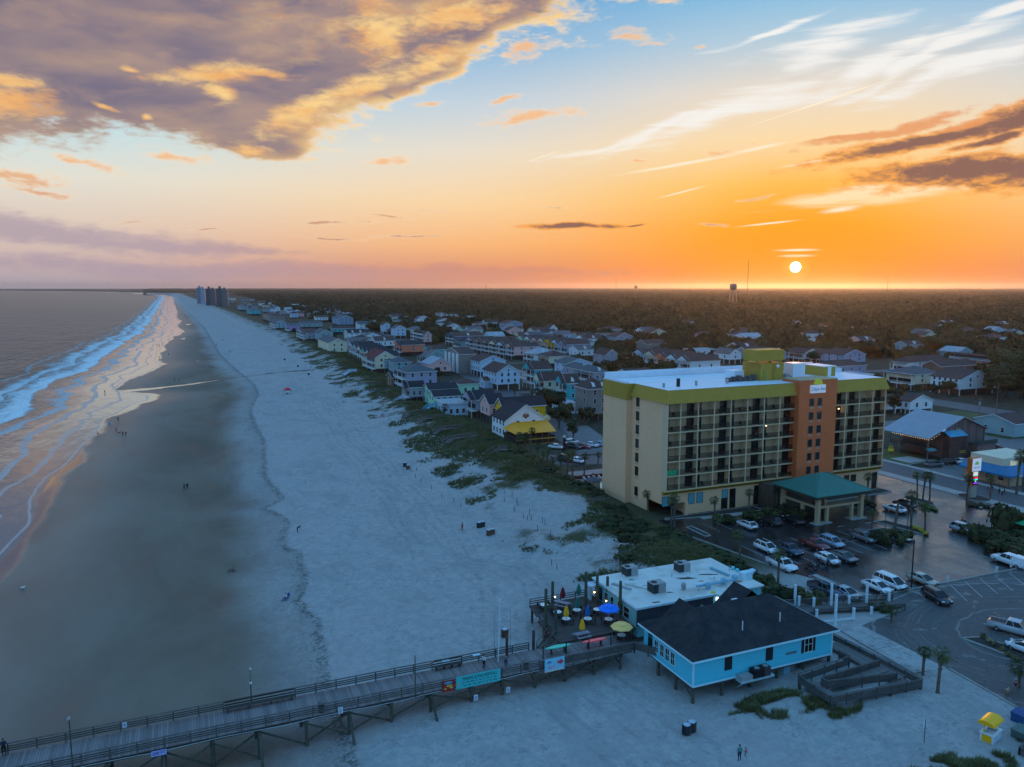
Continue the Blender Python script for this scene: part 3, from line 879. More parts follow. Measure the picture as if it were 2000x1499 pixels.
# ------------------------------------------------------------------ shared paints
WHITE = M('white_paint', (.74, .75, .76), .6, .06)
DKGLASS = M('dark_glass', (.012, .014, .018), .08, .2, 3, .6)
BLACK = M('black_metal', (.018, .018, .02), .5, .2)
GREYM = M('grey_metal', (.32, .33, .34), .5, .15, spec=.5)
STEEL = M('galvanised', (.42, .44, .46), .45, .2, spec=.5)
CONC = M('concrete', (.36, .35, .33), .85, .16, 2, stain=(1.1, .4, (.22, .21, .2)))
WOOD = M('weathered_wood', (.15, .13, .115), .85, .35, 5)
WOODD = M('dark_wood', (.065, .055, .05), .85, .35, 5)
SHINGLE = M('shingle_dark', (.024, .025, .029), .85, .45, 5, stain=(.45, .5, (.048, .046, .046)))


def onY(px, py, Y0):
    a, b, c = ray(px, py); t = Y0 / b
    return a * t, CAM_H + c * t


def onX(px, py, X0):
    a, b, c = ray(px, py); t = X0 / a
    return b * t, CAM_H + c * t


def text_mesh(s, size, name, mat, depth=.01, shear=0.0, sx=1.0):
    cu = bpy.data.curves.new(name, 'FONT')
    cu.body = s; cu.size = size; cu.extrude = depth; cu.align_x = 'CENTER'; cu.align_y = 'CENTER'; cu.shear = shear; cu.resolution_u = 2
    o = bpy.data.objects.new(name, cu); COL.objects.link(o)
    dg = bpy.context.evaluated_depsgraph_get()
    me = bpy.data.meshes.new_from_object(o.evaluated_get(dg))
    bpy.data.objects.remove(o); bpy.data.curves.remove(cu)
    me.name = name
    me.materials.clear(); me.materials.append(mat)
    for v in me.vertices:
        x, y, z = v.co
        v.co = (x * sx, -z, y)                                # stands upright, faces -Y
    me.update()
    return me


_wm = {}


def window_meshes(w, h, fr, gl, bars=1, shutters=None):
    k = (round(w, 2), round(h, 2), fr.name, gl.name, bars, shutters.name if shutters else None)
    if k not in _wm:
        a = MB(); t = .07
        a.box(-w / 2 - t, -w / 2, -.07, .02, -t, h + t).box(w / 2, w / 2 + t, -.07, .02, -t, h + t).box(-w / 2, w / 2, -.07, .02, -t, 0).box(-w / 2, w / 2, -.07, .02, h, h + t)
        if bars: a.box(-w / 2, w / 2, -.055, .0, h / 2 - .025, h / 2 + .025)
        if bars > 1: a.box(-.025, .025, -.054, .0, 0, h / 2 - .025).box(-.025, .025, -.054, .0, h / 2 + .025, h)
        p = MB().box(-w / 2, w / 2, -.03, .01, 0, h)
        s = None
        if shutters: s = MB().box(-w / 2 - t - .42, -w / 2 - t - .02, -.05, .01, -.03, h + .03).mesh('shutter', shutters)
        _wm[k] = (a.mesh('window', fr), p.mesh('pane', gl), s)
    return _wm[k]


def window(parent, x, y, z, w, h, face='s', fr=None, gl=None, bars=1, shutters=None):
    """window whose sill centre is at x, y, z relative to its parent"""
    a, p, s = window_meshes(w, h, fr or WHITE, gl or DKGLASS, bars, shutters)
    o = inst('window', a, parent, (x, y, z), {'s': 0, 'w': -math.pi / 2, 'e': math.pi / 2, 'n': math.pi}[face])
    inst('pane', p, o)
    if s:
        inst('shutter', s, o); inst('shutter', s, o, (w + .14 + .44, 0, 0))
    return o


# ------------------------------------------------------------------ hotel
def hotel():
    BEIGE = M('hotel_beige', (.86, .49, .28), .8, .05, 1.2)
    BEIGE2 = M('hotel_beige_shaded', (.52, .35, .21), .8, .05, 1.2)  # beige darkened so the colour carries balcony recess shade; columns, coping share it
    OLIVE = M('hotel_olive', (.46, .275, .04), .7, .08, 1.0)
    ORANGE = M('hotel_orange', (.76, .165, .055), .75, .07, 1.0)
    TEAL = M('canopy_teal', (.045, .17, .135), .6, .1, 1)
    TRIM = M('hotel_trim', (.68, .48, .30), .75, .05)
    DOOR = M('balcony_glass', (.018, .017, .018), .15, .3, 1, .5)
    RAIL = M('balcony_rail', (.02, .018, .016), .6, .2)
    ROOFW = M('roof_membrane', (.74, .78, .84), .5, .08, .5)
    x0, x1, yf, yb = 85.3, 142.7, 124.6, 147.0
    zb, zt, top = 5.4, 22.72, 25.2
    o = (x0, yf, 0)
    t = T('hotel', 'eight-storey beige and olive hotel with an orange central tower', 'hotel', o)
    fl = (zt - zb) / 6
    edges = [onY(1150 + q / 3.279, 660 + (420 - (q - 500) * .06) / 3.279, yf)[0] for q in (506, 592, 705, 808, 915, 1020, 1128, 1228)] + [116.9]
    bays = [(edges[i], edges[i + 1]) for i in range(8)]
    re_ = [127.1 + 3.88 * i for i in range(5)]
    bays += [(re_[i], re_[i + 1]) for i in range(4)]
    m = MB(o)
    m.box(x0, x1, yf + 1.45, 137.4, zb - .15, zt)
    m.box(x0, x0 + .35, yf, yf + 1.45, zb - .1, zt)
    m.box(x1 - .25, x1, yf, yf + 1.45, zb - .1, zt)
    m.box(x0 - 1.25, x1, 137.4, yb, 0, zt)
    m.box(91.2, x1, yf + .9, 137.4, 0, zb - .16)
    m.box(x0, 91.2, yf + .9, 137.4, 2.55, zb - .16)
    m.box(x0, x0 + .4, 131, 137.4, 0, 2.54)
    m.box(90.5, 91.19, yf + .5, yf + 1.3, 0, 2.54)
    m.build('walls', BEIGE, t)
    f = MB(o)
    for a, b in bays:
        f.box(a - .11, a + .11, yf - .02, yf + 1.44, zb, zt)
    for i in range(7):
        z = zb + i * fl
        for a, b in ((x0 + .35, 116.9), (127.1, x1 - .25)):
            f.box(a, b, yf + .0, yf + 1.44, z - .12, z + .08)
    f.build('balcony_frame', TRIM, t)
    cache = {}
    for bi, (a, b) in enumerate(bays):
        w = round(b - a - .22, 2)
        if w not in cache:
            dm = MB().box(0, w * .44, 0, .06, 0, fl - .42).mesh('sliding_door', DOOR)
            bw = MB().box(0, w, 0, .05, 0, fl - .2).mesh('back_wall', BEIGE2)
            r = MB().box(0, w, -.03, .03, .98, 1.05).box(0, w, -.02, .02, .1, .15)
            n = int(w / .125)
            for k in range(n + 1): r.box(k * w / n - .018, k * w / n + .018, -.018, .018, .15, .98)
            ch = MB()
            ch.box(0, .5, 0, .5, .38, .44).box(0, .5, .44, .5, .44, .95)
            for (lx, ly) in ((.02, .02), (.44, .02), (.02, .44), (.44, .44)): ch.box(lx, lx + .04, ly, ly + .04, 0, .38)
            cache[w] = (dm, bw, r.mesh('railing', RAIL), ch.mesh('chair', RAIL))
        dm, bw, rm, chm = cache[w]
        for i in range(6):
            z = zb + i * fl + .09
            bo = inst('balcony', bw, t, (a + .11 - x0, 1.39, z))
            left = bi in (0, 2, 4, 6, 10) or (bi == 8)
            if bi == 8: left = False
            inst('sliding_door', dm, bo, (0 if left else w * .56, -.07, .02))
            inst('railing', rm, bo, (0, -1.25, 0))
            if rnd.random() < .7: inst('chair', chm, bo, (rnd.uniform(.2, w - .8), -.95, .0))
    z = zb + fl * 1 + .1
    MB(o).box(bays[0][0] + .3, bays[0][0] + 2.6, yf + .06, yf + .1, z + .1, z + 1.12).build('towel', M('towel_green', (.03, .36, .15), .9, .2, 2), t)
    mm = MB(o)
    def ring(xa, xb, ya, yb_, z0, z1, inn):
        mm.add([(xa, ya, z0), (xb, ya, z0), (xb, yb_, z0), (xa, yb_, z0), (xa + inn, ya + inn, z1), (xb - inn, ya + inn, z1), (xb - inn, yb_ - inn, z1), (xa + inn, yb_ - inn, z1)], [(0, 1, 5, 4), (1, 2, 6, 5), (2, 3, 7, 6), (3, 0, 4, 7), (0, 3, 2, 1)])
    ring(x0 - .45, x1 + .45, yf - .45, 137.3, zt, top, .75)
    mm.box(x0 - 1.4, x1 + .2, 137.31, yb + .1, zt - .9, top)
    mm.add([(x0 - .2, yf - .25, zb - .1), (x1 + .2, yf - .25, zb - .1), (x1 + .2, yf + .9, zb - .95), (x0 - .2, yf + .9, zb - .95), (x0 - .2, yf + .9, zb - .1), (x1 + .2, yf + .9, zb - .1)], [(0, 3, 2, 1), (0, 1, 5, 4), (0, 4, 3), (1, 2, 5)])
    mm.build('mansard', OLIVE, t)
    rf = MB(o)
    rf.box(x0 + .6, x1 - .6, yf + .6, 137.3, 24.2, top + .02)
    rf2 = MB(o)
    rf2.box(x0 + .5, x1 - .5, yf + .55, 137.2, top + .005, top + .03)
    rf2.box(x0 - 1.1, x1 - .1, 146.6, 147.0, top + .01, top + 1.5)
    rf2.box(x0 - 1.35, x0 - .6, 137.5, 146.9, top + .005, top + .42)
    rf2.box(x0 - .55, x1, 137.4, 146.5, top + .006, top + .034)
    rf2.box(x1 - .5, x1 - .1, 137.4, 146.5, top + .04, top + .9)
    rf2.build('roof', ROOFW, t)
    pm = MB(o)
    def blk(pc, pr, pl, pyb, pyt, Y0, mb):
        """pc: px of the near vertical edge, pr right end, pl left end of the west face"""
        Z = lambda x, y: (1150 + x / 3.279, 660 + y / 3.279)
        xa, zt_ = onY(*Z(pc, pyt), Y0); xb, _ = onY(*Z(pr, pyt), Y0)
        yw, _ = onX(*Z(pl, pyt), xa)
        yw = min(yw, Y0 + 9)
        return xa, xb, Y0, yw, zt_
    A = blk(1105, 1250, 985, 290, 165, 130.5, pm)
    pm.box(A[0], A[1], A[2], A[3], top, A[4]); pm.build('penthouse', OLIVE, t); pm = MB(o)
    B = blk(1075, 1252, 990, 160, 82, 130.2, pm)
    z1 = A[4] + .5
    pm.box(B[0], B[1], B[2], B[3], z1, B[4])
    for (cx_, cy_) in ((B[0] + .5, B[2] + .5), (B[1] - .6, B[2] + .5), (B[0] + .5, B[3] - .6), (B[1] - .6, B[3] - .6)): pm.box(cx_, cx_ + .4, cy_, cy_ + .4, A[4], z1)
    pm.build('water_tank_screen', OLIVE, t); pm = MB(o)
    D = blk(1505, 1580, 1385, 260, 188, 131.5, pm)
    pm.box(D[0], D[1], D[2], D[3], top, D[4]); pm.build('stair_head', OLIVE, t)

    C = blk(1310, 1385, 1252, 265, 165, 130.8, pm)
    w = MB(o); w.box(C[0], C[1], C[2], C[3], top, C[4])
    w.box(A[0] - 4.2, A[0] - 1.6, 134, 137, top, 27.2).box(D[0] - .1, D[1] + .1, D[2] - .12, D[3], D[4] + .01, D[4] + .2).build('roof_block', ROOFW, t)
    MB(o).box(A[0] + .4, A[0] + 1.3, A[2] - .06, A[2] + .01, top, top + 2.1).build('door', M('door_olive', (.28, .26, .05), .7), t)
    MB(o).box(D[0] + 1.2, D[0] + 2.2, D[2] - .05, D[2] + .01, top, top + 2.1).build('door', WHITE, t)
    dish = MB(o); dish.tube((A[0] + 4.3, A[2] - .05, 28.2), (A[0] + 4.3, A[2] - .3, 28.3), .38, .34, 12)
    dish.build('dish', WHITE, t)
    lad = MB(o)
    for k in range(9): lad.box(A[0] + 3.0, A[0] + 3.5, A[2] - .14, A[2] - .1, top + .3 + k * .35, top + .33 + k * .35)
    lad.box(A[0] + 3, A[0] + 3.04, A[2] - .16, A[2] - .1, top, 29).box(A[0] + 3.46, A[0] + 3.5, A[2] - .16, A[2] - .1, top, 29).build('ladder', OLIVE, t)
    for px, hgt in ((480, .7), (572, 1.5), (687, .8), (885, .8)):
        X_, _z = onY(1150 + px / 3.279, 660 + 320 / 3.279, 129.5)
        q = MB(o); q.tube((X_, 129.5, top), (X_, 129.5, top + hgt), .38 if hgt > 1 else .24, None, 10); q.tube((X_, 129.5, top + hgt), (X_, 129.5, top + hgt + .18), .5 if hgt > 1 else .32, .2, 10)
        q.build('roof_vent', BLACK if hgt > 1 else GREYM, t)
    q = MB(o)
    for k in range(6): q.box(A[0] - 8 + k * 1.3, A[0] - 7.1 + k * 1.3, 131 + .2 * (k % 2), 132, top, top + .9 + .2 * (k % 3))
    q.build('air_conditioners', M('ac_dark', (.10, .08, .075), .7, .3, 2), t)
    q = MB(o)
    for k in range(4): q.box(C[0] - 2.5 + k * .7, C[0] - 2.0 + k * .7, 130 + .3 * k, 131 + .3 * k, top, top + 1.3 - .2 * k)
    q.build('roof_plant', GREYM, t)
    xt0, xt1, yt = 116.9, 127.1, yf - 1.1
    tw = MB(o)
    tw.box(xt0, xt1, yt, yf + 1.44, 4.5, 25.75)
    tw.box(xt0, xt1, yf + 1.441, yf + 4, zt + 1, 25.75)
    to = tw.build('tower', ORANGE, t)
    q = MB(o).box(xt0 - .05, xt1 + .05, yt - .05, yf + 4.05, 25.76, 25.92); q.build('coping', BEIGE2, t)
    Z = lambda x, y: (1150 + x / 3.279, 660 + y / 3.279)
    for i in range(6):
        for px in (1428, 1480):
            X_, _ = onY(*Z(px - i * 4.4, 400 + i * 88), yt)
            z_ = zb + (5 - i) * fl + .55
            window(t, X_ - x0, yt - yf, z_, 1.15, 1.55, 's', M('tower_frame', (.32, .16, .1), .6), DOOR, 0)
            MB(o).box(X_ - .5, X_ + .5, yt - .09, yt + .01, z_ - .62, z_ - .2).build('air_unit', M('air_grille', (.50, .30, .2), .6), t)
    xs_, zs_ = onY(*Z(1463, 327), yt)
    sg = MB(o).box(xs_ - 2.0, xs_ + 2.0, yt - .35, yt - .003, zs_ - .85, zs_ + .85).build('sign_board', M('sign_white', (.85, .86, .9), .5, .02, emit=.12), t)
    hs = MB(o)
    n = 14
    for k in range(n):
        a0, a1 = math.pi * k / n, math.pi * (k + 1) / n
        hs.cur = k % 2
        hs.prism([(xs_, 0), (xs_ + 1.15 * math.cos(a0), 1.15 * math.sin(a0)), (xs_ + 1.15 * math.cos(a1), 1.15 * math.sin(a1))], 0, .25)
    hs.v = [(x, yt - .3 + z, zs_ + .9 + y * 1.1) for x, y, z in hs.v]
    hs.build('sun_emblem', [M('emblem_yellow', (.85, .72, .05), .5, .05, emit=.1), M('emblem_green', (.45, .62, .06), .5, .05)], t)
    tm = text_mesh('Days Inn', 1.05, 'lettering', M('sign_blue', (.10, .16, .42), .5), .01, .25)
    inst('lettering', tm, t, (xs_ - x0, yt - .37 - yf, zs_))
    for py in (407, 497, 583, 673, 762, 850, 980):
        Y_, z_ = onX(*Z(301, py), x0)
        window(t, 0, 135.0 - yf, z_ - 1.0, 1.35, 1.95, 'w', BEIGE, DOOR, 0)
        MB(o).box(x0 - .05, x0 + .01, 134.4, 135.6, z_ - 1.55, z_ - 1.2).build('air_unit', BEIGE2, t)
    CY = M('lit_blind', (.10, .35, .42), .4, .1)
    yb2 = yf + .9
    for (a, b, y0_, y1_, gl) in ((468, 510, 1018, 1080, CY), (636, 674, 995, 1062, CY), (690, 728, 990, 1055, CY), (852, 888, 972, 1035, CY), (900, 937, 966, 1028, DOOR), (1056, 1090, 945, 1010, DOOR), (1105, 1140, 942, 1005, DOOR), (1250, 1276, 955, 1015, DOOR), (1634, 1664, 880, 920, DOOR), (1676, 1708, 876, 918, DOOR), (1812, 1843, 862, 914, DOOR)):
        X_, zz = onY(*Z((a + b) / 2, y1_), yb2); X2, z2 = onY(*Z(b, y0_), yb2); X1_, _ = onY(*Z(a, y1_), yb2)
        window(t, X_ - x0, yb2 - yf, zz, abs(X2 - X1_), z2 - zz, 's', BLACK, gl, 0)
    for (a, b) in ((845, 886), (898, 936), (1050, 1090), (1102, 1140), (1248, 1276)):
        X1_, _ = onY(*Z(a, 1100), yb2); X2, _ = onY(*Z(b, 1100), yb2)
        MB(o).box(X1_, X2, yb2 - .04, yb2 + .02, .1, 2.35).build('doorway', DOOR, t)
    X1_, _ = onY(*Z(1806, 1000), yb2)
    MB(o).box(X1_, X1_ + 1.5, yb2 - .04, yb2 + .02, .1, 2.5).build('doorway', DOOR, t)
    LAMP = M('balcony_lamp', (1.0, .72, .34), .5, 0, emit=9)
    for px, py in ((784, 880), (1135, 563), (1600, 455)):
        X_, z_ = onY(*Z(px, py), yf + 1.3)
        MB(o).ell((X_, yf + 1.3, z_), (.13, .1, .13), 8, 5).build('lamp', LAMP, t)
    c = MB(o)
    ca, cb_, ya, yb_ = 108.4, 122.6, 108.9, 121.0
    c.box(ca + .3, cb_ - .3, ya + .3, yb_ - .3, 5.1, 5.6)
    c.build('canopy_fascia', M('canopy_fascia', (.06, .055, .05), .7), t)
    r = MB(o); r.hip(ca + .4, cb_ - .4, ya + .4, yb_ - .4, 5.62, 3.0, .5, .16)
    ro = r.build('canopy_roof', TEAL, t)
    rr = MB(o)
    ym = (ya + yb_) / 2
    rr.bar((ca, ya, 5.82), (ca + 6.4, ym, 8.66), .14).bar((cb_, ya, 5.82), (cb_ - 6.4, ym, 8.66), .14)
    rr.build('ridge_cap', TEAL, ro)
    for (x, y, h, w_) in ((110.2, 110.3, 5.1, .75), (121.2, 110.3, 5.1, .75), (112.6, 110.4, 3.0, .55), (118.9, 110.4, 3.0, .55), (110.2, 119.6, 5.1, .75), (121.2, 119.6, 5.1, .75), (110.2, 114.2, 3.0, .55)):
        MB(o).box(x - w_ / 2, x + w_ / 2, y - w_ / 2, y + w_ / 2, .15, h).build('column', BEIGE2, t)
    MB(o).box(110.5, 120.9, 110.15, 110.65, 3.0, 3.4).box(109.95, 110.45, 110.7, 119.3, 3.0, 3.4).build('beam', BEIGE2, t)
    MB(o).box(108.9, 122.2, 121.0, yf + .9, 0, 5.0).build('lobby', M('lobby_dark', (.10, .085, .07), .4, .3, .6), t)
    MB(o).box(109.2, 110.9, 109.4, 111.3, 0, .15).box(118.2, 122.2, 109.4, 111.3, 0, .15).box(110.9, 113.4, 109.6, 111.1, 0, .149).build('kerb', CONC, t)
    FOOT.append((x0, x1, yf, yb))
    return t


hotel()

# ------------------------------------------------------------------ houses
WALLC = dict(white=(.78, .79, .82), cream=(.74, .65, .47), teal=(.04, .42, .46), mint=(.40, .72, .52), coral=(.85, .23, .13), pink=(.82, .45, .42), lav=(.40, .37, .50), grey=(.36, .36, .42), blue=(.26, .34, .46), pale=(.50, .62, .76), yellow=(1.0, .48, .01), taupe=(.27, .235, .21), navy=(.09, .13, .22), brick=(.26, .11, .07), sea=(.26, .40, .43), sky=(.05, .38, .68), purple=(.42, .28, .55), rust=(.33, .25, .2))
ROOFC = dict(dark=(.026, .027, .034), brown=(.075, .045, .042), slate=(.085, .10, .115), maroon=(.13, .028, .03), grey=(.13, .125, .13), lead=(.34, .36, .40))
for k_, c_ in WALLC.items(): M('siding_' + k_, c_, .75, .07, 1.1)
for k_, c_ in ROOFC.items(): M('shingles_' + k_, c_, .85, .32, 5)
_post = {}


def solve(fn, target, lo, hi, inc=True):
    for _ in range(50):
        m = (lo + hi) / 2
        if (fn(m) < target) == inc: lo = m
        else: hi = m
    return lo


def railing_mesh(w, h, mat, pitch=.3):
    k = ('r', round(w, 1), h, mat.name)
    if k not in _post:
        m = MB().box(0, w, -.04, .04, h - .08, h).box(0, w, -.03, .03, .08, .14)
        n = max(2, int(w / pitch))
        for i in range(n + 1): m.box(i * w / n - .025, i * w / n + .025, -.02, .02, .14, h - .08)
        _post[k] = m.mesh('railing', mat)
    return _post[k]


def house(label, sw, ze, se, nw, style, wall, roof, rise, zb=2.6, bal=0, ns=3, nwin=2, cat='house', group=None, chim=False, simple=False, name=None, dorm=0, cols=0):
    X0, Y0 = at(sw[0], sw[1], ze)
    X1 = solve(lambda X: pxof(X, Y0, ze)[0], se, X0 + .5, X0 + 120)
    Y1 = Y0 + nw if nw < 60 else solve(lambda Y: pxof(X0, Y, ze)[0], nw, Y0 + .5, Y0 + 260, False)
    w, d = X1 - X0, Y1 - Y0
    WM, RM = MATS['siding_' + wall], MATS['shingles_' + roof]
    t = T(name or 'house', label, cat, (X0, Y0, 0), 0, group)
    FOOT.append((X0, X1, Y0, Y1))
    m = MB()
    m.box(0, w, 0, d, zb, ze)
    if style == 'gs': m.add([(0, 0, ze), (w, 0, ze), (w / 2, 0, ze + rise), (0, d, ze), (w, d, ze), (w / 2, d, ze + rise)], [(0, 1, 2), (4, 3, 5)])
    if style == 'gw': m.add([(0, 0, ze), (0, d, ze), (0, d / 2, ze + rise), (w, 0, ze), (w, d, ze), (w, d / 2, ze + rise)], [(1, 0, 2), (3, 4, 5)])
    m.build('walls', WM, t)
    r = MB()
    if style == 'gs': r.gable(0, w, 0, d, ze, rise, 'y')
    elif style == 'gw': r.gable(0, w, 0, d, ze, rise, 'x')
    elif style == 'h': r.hip(0, w, 0, d, ze, rise)
    else: r.box(-.3, w + .3, -.3, d + .3, ze, ze + .3)
    ro = r.build('roof', RM, t)
    e = MB()
    if style == 'h': e.box(-.5, w + .5, -.5, -.46, ze - .12, ze + .1).box(-.5, -.46, -.46, d + .5, ze - .12, ze + .1)
    elif style == 'gw': e.box(-.3, w + .3, -.42, -.38, ze - .35, ze - .1).bar((-.37, -.3, ze - .16), (-.37, d / 2, ze + rise + .02), .05, .26).bar((-.37, d + .3, ze - .16), (-.37, d / 2, ze + rise + .02), .05, .26)
    elif style == 'gs': e.bar((-.3, -.37, ze - .16), (w / 2, -.37, ze + rise + .02), .05, .26).bar((w + .3, -.37, ze - .16), (w / 2, -.37, ze + rise + .02), .05, .26)
    else: e.box(-.32, w + .32, -.34, -.30, ze - .1, ze + .32).box(-.34, -.3, -.3, d + .3, ze - .1, ze + .32)
    e.build('fascia', WHITE, ro)
    if zb > .8:
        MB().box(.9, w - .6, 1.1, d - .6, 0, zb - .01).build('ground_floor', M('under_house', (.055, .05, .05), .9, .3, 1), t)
        if not simple:
            pm = MB().box(-.14, .14, -.14, .14, 0, zb).mesh('post', WHITE if wall in ('white', 'pale', 'teal', 'mint') else WOOD)
            for px_ in (.15, w / 2, w - .15): inst('post', pm, t, (px_, .15, 0))
            for py_ in (d * .35, d * .68, d - .15): inst('post', pm, t, (.15, py_, 0))
    nfl = max(1, int(round((ze - zb) / 2.9))); fh = (ze - zb) / nfl
    if simple and w < 30 and nwin < 5: nfl = min(nfl, 2)
    for i in range(nfl):
        for k in range(ns):
            window(t, w * (k + .75) / (ns + .5), 0, zb + i * fh + .9, 1.0, 1.45, 's')
        if not bal:
            for k in range(nwin): window(t, 0, d * (k + .7) / (nwin + .4), zb + i * fh + .9, 1.0, 1.45, 'w')
    if style == 'gs' and rise > 2.4: window(t, w / 2, 0, ze + .3, .8, .9, 's')
    if style == 'gw' and rise > 2.4 and not bal: window(t, 0, d / 2, ze + .2, .8, .9, 'w')
    if bal:
        dep = 1.9
        rm = railing_mesh(d, 1.0, WHITE); re = railing_mesh(dep, 1.0, WHITE)
        dk = MB().box(-.03, .03, 0, d * .8, .0, 2.1).mesh('glass_door', DKGLASS)
        pm = MB().box(-.09, .09, -.09, .09, 0, ze).mesh('porch_post', WHITE)
        for i in range(bal):
            z = zb + i * fh
            b = MB().box(-dep, 0, 0, d, -.25, 0).build('balcony', WHITE, t, loc=(0, 0, z))
            o_ = inst('railing', rm, b, (-dep + .05, d, 0), -math.pi / 2)
            inst('railing', re, b, (-dep, .06, 0)); inst('railing', re, b, (-dep, d - .06, 0))
            inst('glass_door', dk, b, (0, d * .1, .1))
        for k in range(3): inst('porch_post', pm, t, (-dep + .05, .1 + (d - .2) * k / 2, 0))
        if style != 'gw': MB().box(-dep - .2, -.36, -.1, d + .1, ze - .3, ze - .1).build('porch_roof', RM, t)
        else:
            q = MB().add([(-dep - .25, -.3, ze - .02), (-dep - .25, d + .3, ze - .02), (-dep - .25, d / 2, ze + rise), (-.4, -.3, ze - .02), (-.4, d + .3, ze - .02), (-.4, d / 2, ze + rise)], [(0, 3, 4, 1), (0, 2, 5, 3), (1, 4, 5, 2), (0, 1, 2)])
            q.build('porch_roof', RM, t)
            MB().add([(-dep - .27, .1, ze), (-dep - .27, d - .1, ze), (-dep - .27, d / 2, ze + rise * .9), (-dep - .3, .1, ze), (-dep - .3, d - .1, ze), (-dep - .3, d / 2, ze + rise * .9)], [(0, 1, 2), (5, 4, 3), (0, 3, 4, 1), (1, 4, 5, 2), (2, 5, 3, 0)]).build('gable_face', WM, t)
    for k in range(cols):
        MB().box(-.5, -.02, d * (k + .25) / cols, d * (k + .75) / cols, .3, ze - .2).build('balcony_stack', WHITE, t)
    for k in range(dorm):
        xd = w * (k + .6) / (dorm + .2)
        MB().add([(xd - .9, .3, ze + .3), (xd + .9, .3, ze + .3), (xd, .3, ze + 2.1), (xd, d * .3, ze + 2.1)], [(0, 1, 2), (1, 3, 2), (0, 2, 3)]).build('dormer', WHITE, t)
    if chim: MB().box(w * .7, w * .7 + .8, d * .5, d * .5 + .8, ze, ze + rise + 1.3).build('chimney', MATS['siding_brick'], ro)
    return t, w, d


